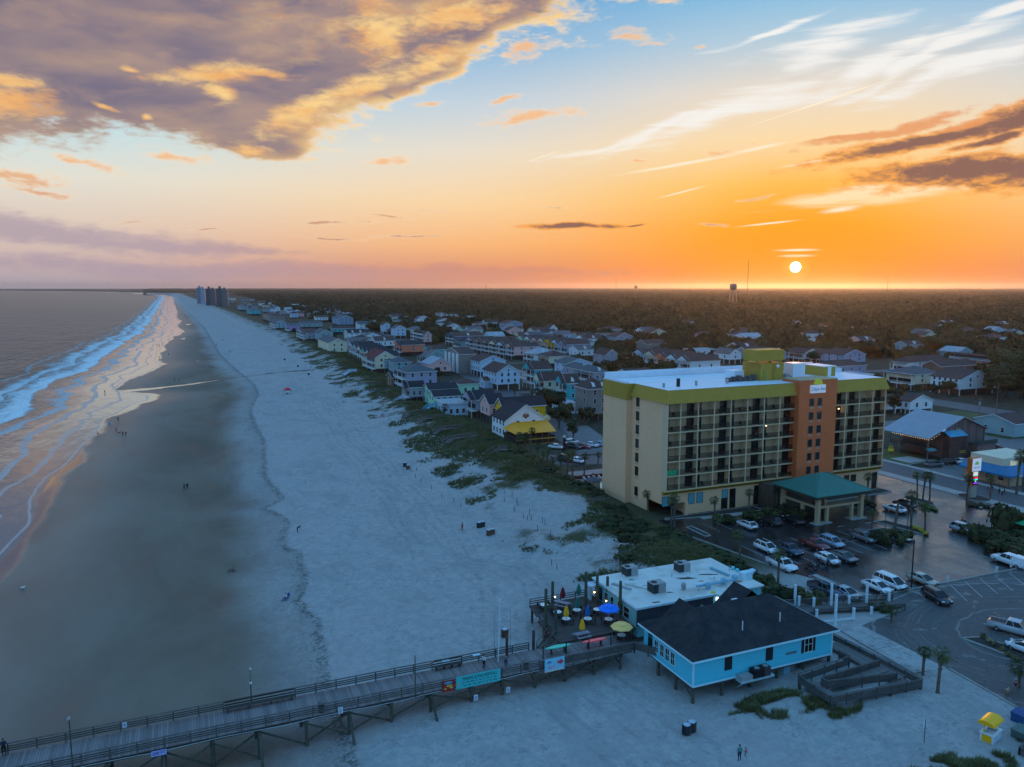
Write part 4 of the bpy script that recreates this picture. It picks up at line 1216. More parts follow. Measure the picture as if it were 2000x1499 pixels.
OF = 'houses in the oceanfront row'
HOUSES = [
    ('yellow house with a dark roof behind the white gabled restaurant', (982, 796), 6.5, 1066, 968, 'gw', 'yellow', 'dark', 2.6, dict(ns=3, nwin=2)),
    ('pink house with a steep dark roof beside the yellow house', (956, 790), 6.5, 986, 938, 'gw', 'pink', 'dark', 2.8, dict(ns=2, nwin=2)),
    ('cream house with a white sea balcony beside the pink house', (931, 781), 6.5, 970, 913, 'gw', 'grey', 'dark', 2.6, dict(bal=1, ns=2)),
    ('low pale teal house with a flat white roof in the dunes row', (872, 790), 4.6, 914, 853, 'f', 'pale', 'lead', .3, dict(zb=.4, ns=3)),
    ('nearer of two mint houses with long dark roofs', (848, 775), 5.6, 900, 7, 'gw', 'mint', 'dark', 1.8, dict(zb=.5, ns=4)),
    ('farther of two mint houses with long dark roofs', (838, 761), 6.2, 894, 8, 'gw', 'mint', 'dark', 1.8, dict(zb=.5, ns=4)),
    ('bright mint hip-roofed house inland of the two long mint ones', (898, 751), 6.5, 935, 10, 'h', 'mint', 'brown', 1.8, dict(ns=2)),
    ('small grey house with a white deck and stairs toward the beach', (800, 757), 6.5, 829, 794, 'gw', 'grey', 'dark', 2.0, dict(bal=1, ns=2)),
    ('large lavender grey house with a hip roof and double sea balconies', (793, 728), 8.5, 853, 776, 'h', 'lav', 'slate', 3.0, dict(bal=2, ns=3)),
    ('low brown brick house in shadow beside the large lavender grey house', (766, 738), 5.0, 779, 10, 'gw', 'brick', 'dark', 2.0, dict(zb=.3, ns=2)),
    ('slate blue house with a wide hip roof above a pale eave', (769, 709), 7.2, 803, 11, 'h', 'sea', 'slate', 2.6, dict(ns=2)),
    ('teal grey house with a hip roof next to the maroon roof', (751, 704), 7.0, 773, 11, 'h', 'sea', 'slate', 2.4, dict(ns=2)),
    ('cream house with a maroon roof and white sea balconies', (733, 699), 8.5, 772, 714, 'gs', 'cream', 'maroon', 3.2, dict(bal=2, ns=2)),
    ('cream gabled house with four dark windows facing the camera', (642, 670), 7.2, 678, 621, 'gs', 'cream', 'slate', 2.8, dict(ns=2, zb=.8)),
    ('pale blue gabled house beyond the cream one', (624, 652), 8.3, 650, 612, 'gs', 'sea', 'slate', 3.0, dict(ns=2)),
    ('grey house with sea porches beside the pale blue gable', (597, 651), 7.5, 622, 583, 'gw', 'grey', 'brown', 2.5, dict(bal=2, ns=2)),
    ('purple house on the oceanfront', (566, 637), 7.2, 586, 560, 'gw', 'purple', 'slate', 2.0, dict(bal=1, ns=2)),
    ('grey green gabled house left of the purple house', (539, 631), 8.0, 560, 530, 'gs', 'sea', 'slate', 2.5, dict(bal=2, ns=2)),
    ('broad taupe house beyond the grey green gable', (527, 618), 9.0, 557, 513, 'h', 'taupe', 'brown', 2.6, dict(ns=3)),
    ('bright teal tall house far up the oceanfront', (487, 606), 9.0, 509, 482, 'h', 'teal', 'slate', 2.6, dict(ns=2, simple=True)),
    ('pale teal tall house far up the oceanfront, beyond the bright one', (469, 599), 9.0, 485, 464, 'h', 'sea', 'grey', 2.6, dict(ns=2, simple=True)),
    ('long low turquoise house under a dark roof', (649, 642), 6.0, 692, 12, 'gw', 'teal', 'brown', 2.0, dict(ns=5)),
    ('white house under a very broad dark roof in the second row', (680, 651), 7.5, 714, 18, 'gw', 'white', 'dark', 2.6, dict(ns=3, dorm=2)),
    ('bright blue low house beside the broad dark roof', (715, 652), 5.0, 737, 9, 'gw', 'sky', 'dark', 1.2, dict(ns=2, zb=.3)),
    ('white house with a dark pyramid roof behind the pastel townhouses', (693, 662), 6.5, 724, 13, 'h', 'white', 'dark', 2.5, dict(ns=3)),
    ('white house with a long brown roof left of the coral house', (733, 666), 6.5, 771, 16, 'gw', 'white', 'brown', 2.6, dict(ns=3, dorm=1)),
    ('coral orange house on stilts with a dark roof', (785, 674), 7.5, 830, 773, 'gw', 'coral', 'dark', 2.2, dict(ns=1, bal=1)),
    ('turquoise house on stilts with a cream sea porch', (845, 683), 7.5, 870, 832, 'gw', 'teal', 'brown', 2.0, dict(ns=0, bal=1)),
    ('taupe apartment block with white balcony stacks', (898, 692), 10.5, 930, 868, 'gw', 'taupe', 'brown', 2.4, dict(zb=.2, ns=0, nwin=0, cols=4, cat='apartment block', name='apartment_block')),
    ('pale blue white house with tall gable, left of its twin', (938, 706), 8.0, 988, 919, 'gs', 'pale', 'brown', 2.8, dict(ns=0, nwin=4)),
    ('pale blue white house with tall gable, right of its twin', (971, 728), 8.0, 1015, 943, 'gs', 'pale', 'brown', 3.2, dict(ns=3, nwin=5)),
    ('small pale outbuilding in front of the twin pale gables', (946, 744), 3.6, 972, 6, 'gw', 'pale', 'brown', 1.3, dict(zb=.2, ns=0, nwin=1)),
    ('long pink house on stilts with end windows', (1004, 678), 8.0, 1053, 992, 'gw', 'pink', 'brown', 2.0, dict(ns=2, bal=2)),
    ('cream house with a brown hip roof below the lavender blue end house', (1072, 697), 6.5, 1113, 15, 'h', 'cream', 'brown', 2.6, dict(ns=2, bal=1)),
    ('teal gabled house with stacked white porches', (1044, 722), 8.8, 1078, 1028, 'gw', 'teal', 'brown', 3.0, dict(bal=2, ns=2)),
    ('cream gabled townhouse with white porches under a long brown roof', (1063, 744), 9.0, 1099, 1051, 'gw', 'cream', 'brown', 3.0, dict(bal=2, ns=2)),
    ('aqua gabled townhouse with white porches left of the taupe apartments', (1107, 749), 9.0, 1132, 1093, 'gw', 'teal', 'brown', 3.0, dict(bal=2, ns=1, dorm=1)),
    ('taupe apartment house with curved grey balconies left of the hotel', (1150, 761), 11.0, 1190, 1124, 'h', 'taupe', 'brown', 3.2, dict(ns=2, nwin=2, zb=2.4, dorm=2, cat='apartment block', name='apartment_block')),
    ('white flat shed with a dark garage door under palms', (1095, 790), 3.8, 1129, 7, 'f', 'white', 'lead', .3, dict(zb=.1, ns=2)),
    ('dark blue house with a white corner porch and dormer', (888, 657), 7.5, 943, 874, 'gw', 'navy', 'brown', 2.6, dict(ns=3, bal=2, dorm=1)),
    ('brown roofed house behind the row of taupe townhouses', (975, 665), 5.5, 1020, 14, 'gw', 'rust', 'brown', 2.0, dict(ns=3)),
    ('grey hip-roofed house right of the teal gables', (1130, 722), 6.0, 1158, 16, 'h', 'grey', 'slate', 2.5, dict(ns=2, dorm=1)),
    ('grey hip-roofed house with a white railed porch near the hotel', (1158, 728), 6.5, 1187, 16, 'h', 'grey', 'slate', 2.5, dict(ns=2, bal=1, dorm=1)),
    ('grey gabled house among trees left of the hotel roof', (1184, 693), 6.0, 1206, 15, 'gs', 'grey', 'brown', 3.0, dict(ns=0, zb=.2)),
    ('cream house with brown gables just left of the hotel roof', (1232, 735), 6.0, 1282, 14, 'gw', 'cream', 'brown', 2.4, dict(ns=3, dorm=2)),
    ('cream house with brown gables behind the hotel parapet', (1268, 737), 6.0, 1330, 12, 'gw', 'cream', 'brown', 2.4, dict(ns=3, dorm=2)),
    ('brown roofed house just showing over the hotel parapet', (1330, 739), 6.0, 1400, 12, 'gw', 'cream', 'brown', 2.2, dict(ns=3)),
    ('white gabled house in trees left of the hotel penthouse', (1425, 692), 6.0, 1448, 15, 'gs', 'white', 'grey', 2.8, dict(ns=1)),
    ('grey house with broad roof behind the hotel penthouse', (1462, 688), 7.0, 1502, 12, 'gw', 'grey', 'brown', 2.6, dict(ns=2, chim=True)),
    ('grey gabled house touching the right side of the hotel penthouse', (1503, 690), 6.5, 1536, 15, 'gs', 'grey', 'brown', 2.8, dict(ns=2)),
    ('white gabled house, left of the pair behind the hotel roof', (1572, 690), 6.0, 1600, 14, 'gs', 'white', 'brown', 2.4, dict(ns=1, bal=1)),
    ('white gabled house, right of the pair behind the hotel roof', (1607, 692), 6.0, 1640, 14, 'gs', 'white', 'brown', 2.4, dict(ns=1, bal=1)),
    ('lavender gabled house with a cupola behind the hotel roof', (1648, 694), 7.0, 1691, 15, 'gs', 'lav', 'brown', 2.8, dict(ns=2, chim=True)),
    ('violet grey house with a dark hip roof right behind the hotel', (1617, 717), 6.0, 1692, 12, 'h', 'lav', 'brown', 2.6, dict(ns=4)),
    ('white house with brown hip roof and two porches, farthest of three by the barn', (1772, 709), 7.0, 1854, 1744, 'h', 'white', 'brown', 3.0, dict(bal=1, ns=2)),
    ('cream house with slate hip roof and porches, middle of three by the barn', (1787, 732), 7.0, 1836, 1732, 'h', 'cream', 'slate', 3.0, dict(bal=1, ns=2)),
    ('white gabled house with black shutters, nearest of three by the barn', (1876, 741), 7.0, 1941, 1818, 'gs', 'white', 'brown', 3.2, dict(ns=2, nwin=5)),
    ('low white gabled house with a white deck behind the barn', (1778, 785), 4.6, 1822, 1752, 'gs', 'white', 'brown', 2.2, dict(zb=1.6, ns=2)),
    ('low white wing with a brown roof next to the hotel edge', (1728, 787), 4.2, 1772, 9, 'gw', 'white', 'brown', 2.0, dict(zb=1.6, ns=2)),
    ('two-storey motel with a long white railed gallery in the trees', (1938, 706), 6.5, 1970, 1858, 'gs', 'pink', 'brown', 2.5, dict(bal=2, ns=1, cat='motel', name='motel')),
    ('maroon brown roofed house behind the black shuttered house', (1836, 716), 6.0, 1906, 10, 'gw', 'brick', 'brown', 2.4, dict(ns=2)),
    ('grey green house with a white window at the right edge', (1983, 828), 4.4, 2030, 13, 'gw', 'sea', 'brown', 1.8, dict(zb=.2, ns=1)),
    ('three-storey pale blue gabled house in the third row', (771, 642), 9.0, 793, 14, 'gs', 'pale', 'slate', 2.6, dict(ns=2)),
    ('narrow pale blue tall house left of the three-storey gable', (749, 635), 9.0, 762, 13, 'gs', 'pale', 'brown', 2.4, dict(ns=1)),
    ('pink gabled house with white balconies on its sea side', (829, 655), 8.0, 843, 806, 'gs', 'pink', 'brown', 3.0, dict(ns=1, bal=3)),
    ('mint gabled house at the edge of the wood', (752, 621), 7.0, 768, 12, 'gs', 'mint', 'brown', 2.6, dict(ns=1, simple=True)),
    ('white hip-roofed house right of the mint gable', (772, 627), 6.0, 787, 12, 'h', 'white', 'slate', 2.6, dict(ns=1, simple=True)),
    ('small teal house at the edge of the wood', (790, 622), 6.0, 802, 12, 'gs', 'teal', 'slate', 2.4, dict(ns=1, simple=True)),
    ('white house with a tall lantern gable at the edge of the wood', (815, 624), 6.5, 828, 12, 'gs', 'white', 'slate', 3.4, dict(ns=1, simple=True)),
    ('long low house with a green grey roof by the wood', (830, 633), 4.2, 868, 14, 'gw', 'grey', 'slate', 1.8, dict(ns=4, simple=True, zb=.2)),
    ('white house with three gables alone in the wood', (868, 618), 6.0, 896, 12, 'gw', 'white', 'grey', 2.6, dict(ns=2, dorm=3, simple=True)),
    ('big blue grey house with a broad gable in the third row', (662, 622), 10.0, 690, 648, 'gs', 'blue', 'slate', 3.2, dict(ns=3)),
    ('white long house left of the big blue grey gable', (616, 620), 6.5, 641, 12, 'gw', 'white', 'brown', 2.0, dict(ns=4, simple=True)),
    ('slate roofed low house left of the white long house', (588, 633), 6.0, 630, 14, 'gw', 'sea', 'slate', 2.0, dict(ns=4, simple=True)),
    ('mint house with a white dormer gable at the wood', (903, 643), 6.0, 939, 14, 'gw', 'mint', 'brown', 2.6, dict(ns=3, dorm=1)),
    ('blue house with a brown roof standing over the trees', (990, 632), 8.5, 1021, 975, 'gs', 'blue', 'brown', 2.6, dict(ns=1)),
    ('white house below the blue house in the trees', (996, 643), 6.0, 1022, 12, 'gw', 'white', 'brown', 2.0, dict(ns=2)),
    ('cream cottage with a brown roof below the white house in trees', (1015, 655), 5.0, 1048, 14, 'gw', 'cream', 'brown', 2.2, dict(ns=2, dorm=1)),
    ('steep white twin-gabled house alone in the wood', (1073, 643), 5.5, 1089, 13, 'gs', 'white', 'brown', 4.2, dict(ns=1, simple=True)),
    ('small white house in the wood behind the hotel', (1600, 665), 4.5, 1623, 12, 'gw', 'white', 'brown', 2.0, dict(ns=2, zb=.2, simple=True)),
    ('small white house in the wood right of the sun glow', (1674, 643), 4.5, 1702, 12, 'gw', 'white', 'brown', 2.0, dict(ns=2, zb=.2, simple=True)),
    ('low pale house in the wood left of the hotel penthouse', (1172, 656), 4.0, 1214, 12, 'gw', 'grey', 'grey', 1.6, dict(ns=3, zb=.2, simple=True)),
    ('pale cottage deep in the wood under the water tower', (1345, 632), 5.0, 1360, 12, 'gs', 'white', 'brown', 2.4, dict(ns=1, zb=.2, simple=True)),
    ('brown cottage deep in the wood left of the hotel', (1262, 672), 5.0, 1300, 13, 'gw', 'taupe', 'brown', 2.4, dict(ns=2, zb=.2, simple=True)),
    ('white roofed building in the wood behind the townhouses', (1355, 684), 3.6, 1398, 12, 'f', 'white', 'lead', .3, dict(ns=3, zb=.2, simple=True)),
    ('flat white roofed building beside the hotel corner', (1672, 735), 4.0, 1712, 16, 'f', 'white', 'lead', .3, dict(ns=0, zb=.2, simple=True)),
    ('low maroon roofed house in front of the coral end townhouse', (1412, 741), 5.0, 1450, 10, 'gw', 'brick', 'maroon', 1.8, dict(ns=0, zb=.2)),
    ('white house at the wood edge right of the hotel tower', (1440, 648), 5.0, 1468, 12, 'gw', 'rust', 'brown', 2.2, dict(ns=2, zb=.2, simple=True)),
]
for (lb, sw, ze, se, nw, st, wl, rf, rs_, kw) in HOUSES: house(lb, sw, ze, se, nw, st, wl, rf, rs_, **kw)
ROWS = [('pastel oceanfront row', (737, 697), (686, 672), 6, 42, 7.0, 2.4, ['coral', 'cream', 'teal', 'cream', 'sea', 'pale'], 'dark', 1),
        ('row beside the long pink house', (989, 676), (914, 664), 5, 46, 8.0, 2.4, ['pale', 'cream', 'taupe', 'taupe', 'grey'], 'brown', 2),
        ('row behind the pink house', (1108, 673), (1014, 661), 7, 44, 8.0, 2.4, ['lav', 'pale', 'yellow', 'cream', 'pink', 'white', 'mint'], 'brown', 1),
        ('row left of the hotel penthouse', (1349, 706), (1241, 689), 5, 58, 6.8, 2.6, ['white', 'white', 'coral', 'cream', 'pale'], 'brown', 1)]
CN = dict(coral='coral', cream='cream', teal='teal', sea='grey green', pale='pale blue', taupe='taupe', grey='grey', lav='lavender blue', yellow='yellow', pink='pink', white='white', mint='mint')
for (nm, a, b_, n, dx, ze, rs_, cs, rf, bl) in ROWS:
    seen = {}
    for k in range(n):
        f = k / n; f2 = (k + 1) / n
        p = (a[0] + (b_[0] - a[0]) * f, a[1] + (b_[1] - a[1]) * f)
        house('%s townhouse, %s from the near end, %s' % (CN[cs[k]], ORD[k], nm), p, ze, p[0] + dx * (1 - .12 * f), a[0] + (b_[0] - a[0]) * f2 + .25, 'gw', cs[k], rf, rs_, bal=bl, ns=2 if k == 0 else 0, group=nm, name='townhouse', simple=True)
fr = random.Random(21)
k = 0
farp = []
for i in range(400):
    px = fr.uniform(432, 668); lo = np.interp(px, [432, 480, 560, 668], [580, 584, 594, 604]); hi = np.interp(px, [432, 470, 520, 560, 600, 668], [588, 594, 608, 612, 614, 616])
    py = fr.uniform(lo, hi)
    if all(abs(px - q[0]) > 13 or abs(py - q[1]) > 3.6 for q in farp): farp.append((px, py))
farp = sorted(farp)[:52]
cnt = {}
for (px, py) in farp:
    wl = fr.choice(['white', 'pale', 'grey', 'sea', 'cream', 'taupe', 'white', 'lav', 'pink']); rf = fr.choice(['brown', 'slate', 'grey', 'dark', 'brown', 'lead']); st = fr.choice(['gs', 'gw', 'h', 'gw'])
    cnt[wl] = cnt.get(wl, 0) + 1
    house('small far %s house, %s of its colour from the seaside towers' % (CN[wl], ORD[cnt[wl] - 1]), (px, py), fr.uniform(5.5, 8), px + fr.uniform(8, 15), fr.uniform(9, 13), st, wl, rf, fr.uniform(1.8, 2.8), zb=1.5, ns=2, nwin=1, simple=True, group='small houses in the far strip')

fr = random.Random(77)
plots = []
for (xa, xb, ya, yb, n, tries, pl) in ((640, 1180, 612, 716, 42, 2600, 'in the town'), (1180, 1480, 640, 682, 8, 300, 'in the wood left of the penthouse'), (1540, 2000, 628, 690, 16, 700, 'in the wood right of the penthouse')):
    new = []
    for _ in range(tries):
        px = fr.uniform(xa, xb); py = fr.uniform(ya, yb)
        if xa == 640 and not (np.interp(px, [640, 720, 900, 1180], [608, 604, 618, 664]) < py < np.interp(px, [640, 800, 950, 1180], [668, 712, 716, 716])): continue
        x, y = at(px, py, 6.0)
        w, d = fr.uniform(11, 17), fr.uniform(10, 15)
        if any(x < a1 + 4 and x + w > a0 - 4 and y < b1 + 5 and y + d > b0 - 5 for a0, a1, b0, b1 in FOOT + plots) or 150 < x + w and x < 172 or x > 250 and x < 300 and y < 430 or x < xdune(y) + 34: continue
        plots.append((x, x + w, y, y + d)); new.append((px, py, pxof(x + w, y, 6.0)[0], d, fr.choice(['white', 'white', 'pale', 'cream', 'white', 'grey', 'pale', 'sea', 'white', 'pink'])))
        if len(new) >= n: break
    cnt = {}
    for px, py, se, d, wl in sorted(new):
        cnt[wl] = cnt.get(wl, 0) + 1
        house('%s back street house %s, %s from the left' % (CN[wl], pl, ORD[cnt[wl] - 1]), (px, py), 6.0, se, d, fr.choice(['gs', 'gw', 'h', 'gw', 'gs']), wl, fr.choice(['brown', 'brown', 'dark', 'slate', 'grey', 'lead']), fr.uniform(2.2, 3.2), zb=fr.choice([.3, 2.2]), ns=2, nwin=2, bal=fr.choice([0, 0, 1]), simple=True, dorm=fr.choice([0, 0, 1]), group='houses of the back streets')

# ------------------------------------------------------------------ fishing pier
DECK = M_planks('pier_deck', (.23, .19, .185), .26, 0)
PILEM = M('pile_wood', (.085, .085, .065), .9, .4, 3)
RAILW = M('rail_wood', (.105, .095, .09), .85, .35, 4)
PZ = .85                                                       # deck level


def rail_run(mb, p, q, z, h=1.05, boards=(.3, .52, .74), post=2.35, cap=True, bh=.13):
    """post-and-board railing between two points on the plan"""
    p, q = Vector((*p, z)) if len(p) == 2 else Vector(p), Vector((*q, z)) if len(q) == 2 else Vector(q)
    d = q - p; L = d.length; n = max(1, round(L / post))
    for i in range(n + 1):
        c = p + d * i / n
        mb.box(c.x - .06, c.x + .06, c.y - .06, c.y + .06, c.z - .35, c.z + h - .04)
    up = Vector((0, 0, 1))
    for b in boards: mb.bar(p + up * b, q + up * b, .045, bh)
    if cap: mb.bar(p + up * (h - .02), q + up * (h - .02), .2, .05)
    return mb


def pier():
    x0, x1, yn, yf = -34.0, 37.8, 78.0, 82.7
    o = (x0, yn, 0)
    t = T('pier', 'long weathered wooden fishing pier running out toward the sea', 'pier', o)
    MB(o).box(x0, 37.9, yn, yf, PZ - .08, PZ).box(37.9, 49.3, yn - .3, 82.4, PZ - .08, PZ - .002).build('deck', DECK, t)
    f = MB(o).box(x0, 49.2, yn + .1, yn + .3, PZ - .45, PZ - .085).box(x0, 49.2, yf - .5, yf - .3, PZ - .45, PZ - .085).box(x0, 49.2, 80.2, 80.4, PZ - .45, PZ - .085)
    f.build('joist', WOODD, t)
    rail_run(MB(o), (x0, yn + .05), (36.6, yn + .05), PZ).build('railing', RAILW, t)
    m = rail_run(MB(o), (36.7, yn - .2), (49.2, yn - .35), PZ, 1.05, (.16, .33, .50, .67, .84), 2.1, True, .15)
    rail_run(m, (49.25, yn - .35), (51.2, 74.6), PZ, 1.05, (.16, .33, .50, .67, .84), 1.5, True, .15)
    m.build('railing', RAILW, t)
    m = rail_run(MB(o), (x0, yf - .05), (2.2, yf - .05), PZ)
    rail_run(m, (9.5, yf - .05), (25.0, yf - .05), PZ); rail_run(m, (28.6, yf - .05), (37.3, yf - .05), PZ)
    m.build('railing', RAILW, t)
    for a, b in ((2.3, 9.4), (25.1, 28.5)):
        m = MB(o)
        for z_ in (.2, .52, .84): m.box(a, b, yf - .1, yf - .05, PZ + z_, PZ + z_ + .15)
        m.box(a, b, yf - .75, yf - .2, PZ + .42, PZ + .48).box(a, b, yf - .32, yf - .12, PZ + 1.06, PZ + 1.12)
        for k in range(4):
            x = a + .3 + (b - a - .6) * k / 3; m.box(x - .05, x + .05, yf - .7, yf - .15, PZ, PZ + .42)
        m.build('bench', WOODD, t)
    w = MB(o)
    for x in (26.1, 29.9): w.box(x, x + .9, yf - .6, yf - .1, PZ + .9, PZ + .96)
    w.build('cutting_board', M('board_blue', (.45, .6, .68), .5), t)
    c = MB(o); pts = [(x0 + k * 3.0, yn - .14, PZ - .22 + .07 * math.sin(k * 1.7)) for k in range(28)]
    for i in range(len(pts) - 1): c.tube(pts[i], pts[i + 1], .035, None, 5)
    c.build('conduit', M('conduit_grey', (.45, .5, .5), .5), t)
    bents = [-30.5, -26.2, -21.8, -17.4, -13.0, -8.4, -3.6, .9, 5.3, 10.0, 14.4, 19.0, 23.4, 28.2, 32.0, 36.1, 40.0, 44.0, 47.6]
    for i, x in enumerate(bents):
        zg = float(ground_h(x, yn)) - .4
        MB(o).tube((x, yn + .2, zg), (x, yn + .2, PZ - .46), .17, .16, 8).build('pile', PILEM, t)
        MB(o).tube((x, yf - .4, zg), (x, yf - .4, PZ - .46), .17, .16, 8).build('pile', PILEM, t)
        if i % 2 == 0 and x < 27: MB(o).tube((x + .1, yn - 2.4, zg), (x + .1, yn + .1, PZ - .6), .15, .14, 8).build('raking_pile', PILEM, t)
        MB(o).box(x - .16, x + .16, yn - .1, yf - .1, PZ - .72, PZ - .46).build('pile_cap', PILEM, t)
        zb_ = zg + .75
        b = MB(o).bar((x + .2, yn + .2, zb_), (x + .2, yf - .4, PZ - .75), .06, .2)
        b.bar((x - .2, yf - .4, zb_), (x - .2, yn + .2, PZ - .75), .06, .2)
        if x > 33: b = MB(o).bar((x + .2, yn + .2, zb_), (x + .2, yf - .4, PZ - .75), .06, .2)
        b.build('cross_brace', PILEM, t)
        if i + 1 < len(bents) and x < 46:
            x2 = bents[i + 1]
            a1, a2 = (zb_, PZ - .7) if i % 2 else (PZ - .7, zb_)
            MB(o).bar((x, yn + .42, a1), (x2, yn + .42, a2), .06, .2).build('diagonal_brace', PILEM, t)
            if i % 3 < 2: MB(o).bar((x, yn + .02, a2), (x2, yn + .02, a1), .06, .2).build('diagonal_brace', PILEM, t)
    return t


pier()

def sign_on(label, x0, x1, z0, z1, y, face, name='sign', cat='sign'):
    t = T(name, label, cat, (x0, y, z0))
    o = (x0, y, z0)
    MB(o).box(x0, x1, y - .05, y, z0, z1).build('board', face, t)
    return t, o


BANNER = M('banner_teal', (.06, .50, .50), .5, .05)
INK = M('ink_black', (.012, .014, .016), .6, 0)
xa, za = onY(891, 1351, 77.85); xb, zb_ = onY(977, 1312, 77.85)
t, o = sign_on('teal banner lettered FISHING & POLE RENTALS on the pier railing', xa, xb, PZ - .35, PZ + 1.12, 77.85, BANNER, 'banner', 'banner')
w_ = xb - xa
inst('lettering', text_mesh('FISHING & POLE RENTALS', .52, 'lettering', INK, .004, 0, .68), t, (w_ * .53, -.06, 1.08))
bm = MB()
rr = random.Random(4)
for row, z in enumerate((.66, .32)):
    x = w_ * .13 + .2 * row
    while x < w_ * .93:
        L = rr.uniform(.18, .5)
        for k in range(int(L / .085)): bm.box(x + k * .085, x + k * .085 + .055, -.056, -.05, z - rr.uniform(.05, .07), z + rr.uniform(.04, .08))
        x += L + .16
bm.build('small_print', INK, t)
fs = MB(); fs.ell((w_ * .055, -.055, .5), (.12, .01, .17), 8, 5); fs.build('fish_emblem', M('emblem_ochre', (.5, .42, .1), .6), t)
xa, _ = onY(1063, 1300, 77.7); xb, _ = onY(1101.5, 1296, 77.7)
t, o = sign_on('pale blue surf shop sign with a red arrow on the pier railing', xa, xb, PZ - .42, PZ + 1.15, 77.6, M('surf_sign_blue', (.25, .60, .78), .5, .06))
w_ = xb - xa
inst('lettering', text_mesh('Surf', .62, 'lettering', M('surf_red', (.62, .06, .10), .5), .006, 0, 1.0), t, (w_ * .33, -.065, .52))
inst('lettering_edge', text_mesh('Surf', .66, 'lettering_edge', M('sign_white', (.85, .86, .9), .5), .002, 0, 1.0), t, (w_ * .335, -.056, .515))
MB().prism([(w_ * .64, .82), (w_ * .78, .82), (w_ * .78, .62), (w_ * .97, 1.0), (w_ * .78, 1.38), (w_ * .78, 1.16), (w_ * .64, 1.16)], .05, .062).build('arrow', MATS['surf_red'], t)
a_ = [c for c in COL.objects if c.parent == t and c.name.startswith('arrow')][0]
a_.rotation_euler = (math.pi / 2, 0, 0); a_.location = (0, 0, 0)
wv = MB()
for k in range(9):
    a0 = k * .34; wv.bar((w_ * .14 + .05 * k, -.058, 1.0 + .25 * math.sin(a0)), (w_ * .14 + .05 * k + .06, -.058, 1.0 + .25 * math.sin(a0 + .34)), .004, .13)
wv.build('wave', M('wave_blue', (.03, .10, .32), .5), t)
MB().box(0, w_ * .99, -.056, -.0501, .0, .2).build('sand_strip', M('sign_sand', (.62, .60, .56), .6), t)
xa, _ = onY(863, 1340, 77.85); xb, _ = onY(888, 1335, 77.85)
t, o = sign_on('small red and yellow food poster left of the teal banner', xa, xb, PZ - .35, PZ + .95, 77.85, M('poster_red', (.30, .03, .03), .5, .2), 'poster', 'poster')
w_ = xb - xa
pm = MB()
for k in range(9): pm.ell((w_ * (.2 + .6 * rr.random()), -.055, .25 + .45 * rr.random()), (.17, .012, .12), 7, 5)
pm.build('food_picture', M('food_gold', (.62, .36, .06), .5, .5, 9), t)
pm = MB(); pm.ell((w_ * .5, -.056, 1.02), (.5, .014, .16), 9, 5); pm.build('blue_title', M('title_blue', (.06, .35, .55), .5), t)
xa, za = onY(295, 1471, 77.8); xb, zb_ = onY(325, 1463, 77.8)
t, o = sign_on('lilac distance sign reading 200 FT on the pier edge', xa, xb, PZ - .62, PZ - .08, 77.78, M('lilac', (.42, .46, .85), .5))
inst('lettering', text_mesh('200 FT', .46, 'lettering', M('ink_purple', (.10, .03, .20), .5), .004, 0, .9), t, ((xb - xa) / 2, -.06, .27))
for n_, (px, py, lb) in enumerate([(929, 1363, 'small white notice on the pile below the food poster'), (992, 1348, 'small white notice on the pile right of the teal banner'), (665, 1388, 'small pale notice under the near pier rail, left of the trash can pile')]):
    X_, Z_ = onY(px, py, 77.9)
    if n_ < 2: Z_ = min(Z_, -.1)
    t = T('notice', lb, 'notice', (X_, 77.86, Z_ - .3)); 
    MB().box(-.24, .24, -.05, 0, 0, .68).build('board', M('notice_white', (.66, .72, .8), .5), t)
    q = MB()
    for k in range(4): q.box(-.16, .16 - .05 * (k % 2), -.056, -.05, .12 + k * .12, .17 + k * .12)
    q.build('print', M('ink_blue', (.05, .12, .35), .5), t)
X_, Z_ = onY(243, 1411, 82.6)
t = T('notice', 'small white notice on the far pier rail', 'notice', (X_, 82.58, PZ + .35)); MB().box(-.2, .2, -.03, 0, 0, .55).build('board', MATS['notice_white'], t)
q = MB(); q.box(-.12, .12, -.034, -.03, .15, .2).box(-.1, .1, -.034, -.03, .28, .4); q.build('print', MATS['ink_blue'], t)

def pier_lamp(x, y, h, label, banner=False):
    t = T('lamp_post', label, 'lamp post', (x, y, PZ - .3))
    MB().tube((0, 0, 0), (0, 0, h), .07, .055, 8).build('post', PILEM, t)
    m = MB().box(-.05, .05, -.3, .1, h - .06, h + .06).ell((0, -.3, h), (.16, .22, .12), 8, 5)
    m.build('lamp_head', GREYM, t)
    if banner:
        MB().ell((0, 0, h * .62), (.13, .13, .16), 8, 6).build('float', M('buoy_white', (.7, .7, .7), .5), t)
        MB().box(-.02, .02, -.28, .28, h * .72, h * .98).build('flag', M('flag_green', (.16, .34, .25), .7, .6, 7), t)
    return t
X_, _ = onY(490, 1345, 82.8); pier_lamp(X_, 82.85, 4.4, 'lamp post with a round float and small flag on the far pier rail', True)
X_, _ = onY(812, 1360, 77.8); pier_lamp(X_, 77.85, 5.0, 'slim lamp post on the near pier rail left of the food poster')
X_, _ = onY(141, 1490, 77.8); pier_lamp(X_, 77.85, 5.2, 'slim lamp post on the near pier rail at the seaward end')
X_, _ = onY(627, 1370, 78.4)
t = T('trash_can', 'dark grey trash can on the pier deck by the near rail', 'trash can', (X_, 78.5, PZ)); MB().tube((0, 0, 0), (0, 0, 1.0), .3, .36, 12).build('bin', M('bin_dark', (.05, .055, .06), .6), t); MB().tube((0, 0, 1.0), (0, 0, 1.12), .39, .2, 12).build('lid', M('bin_lid', (.10, .105, .11), .5), t)
X_, _ = onY(1028, 1312, 78.4)
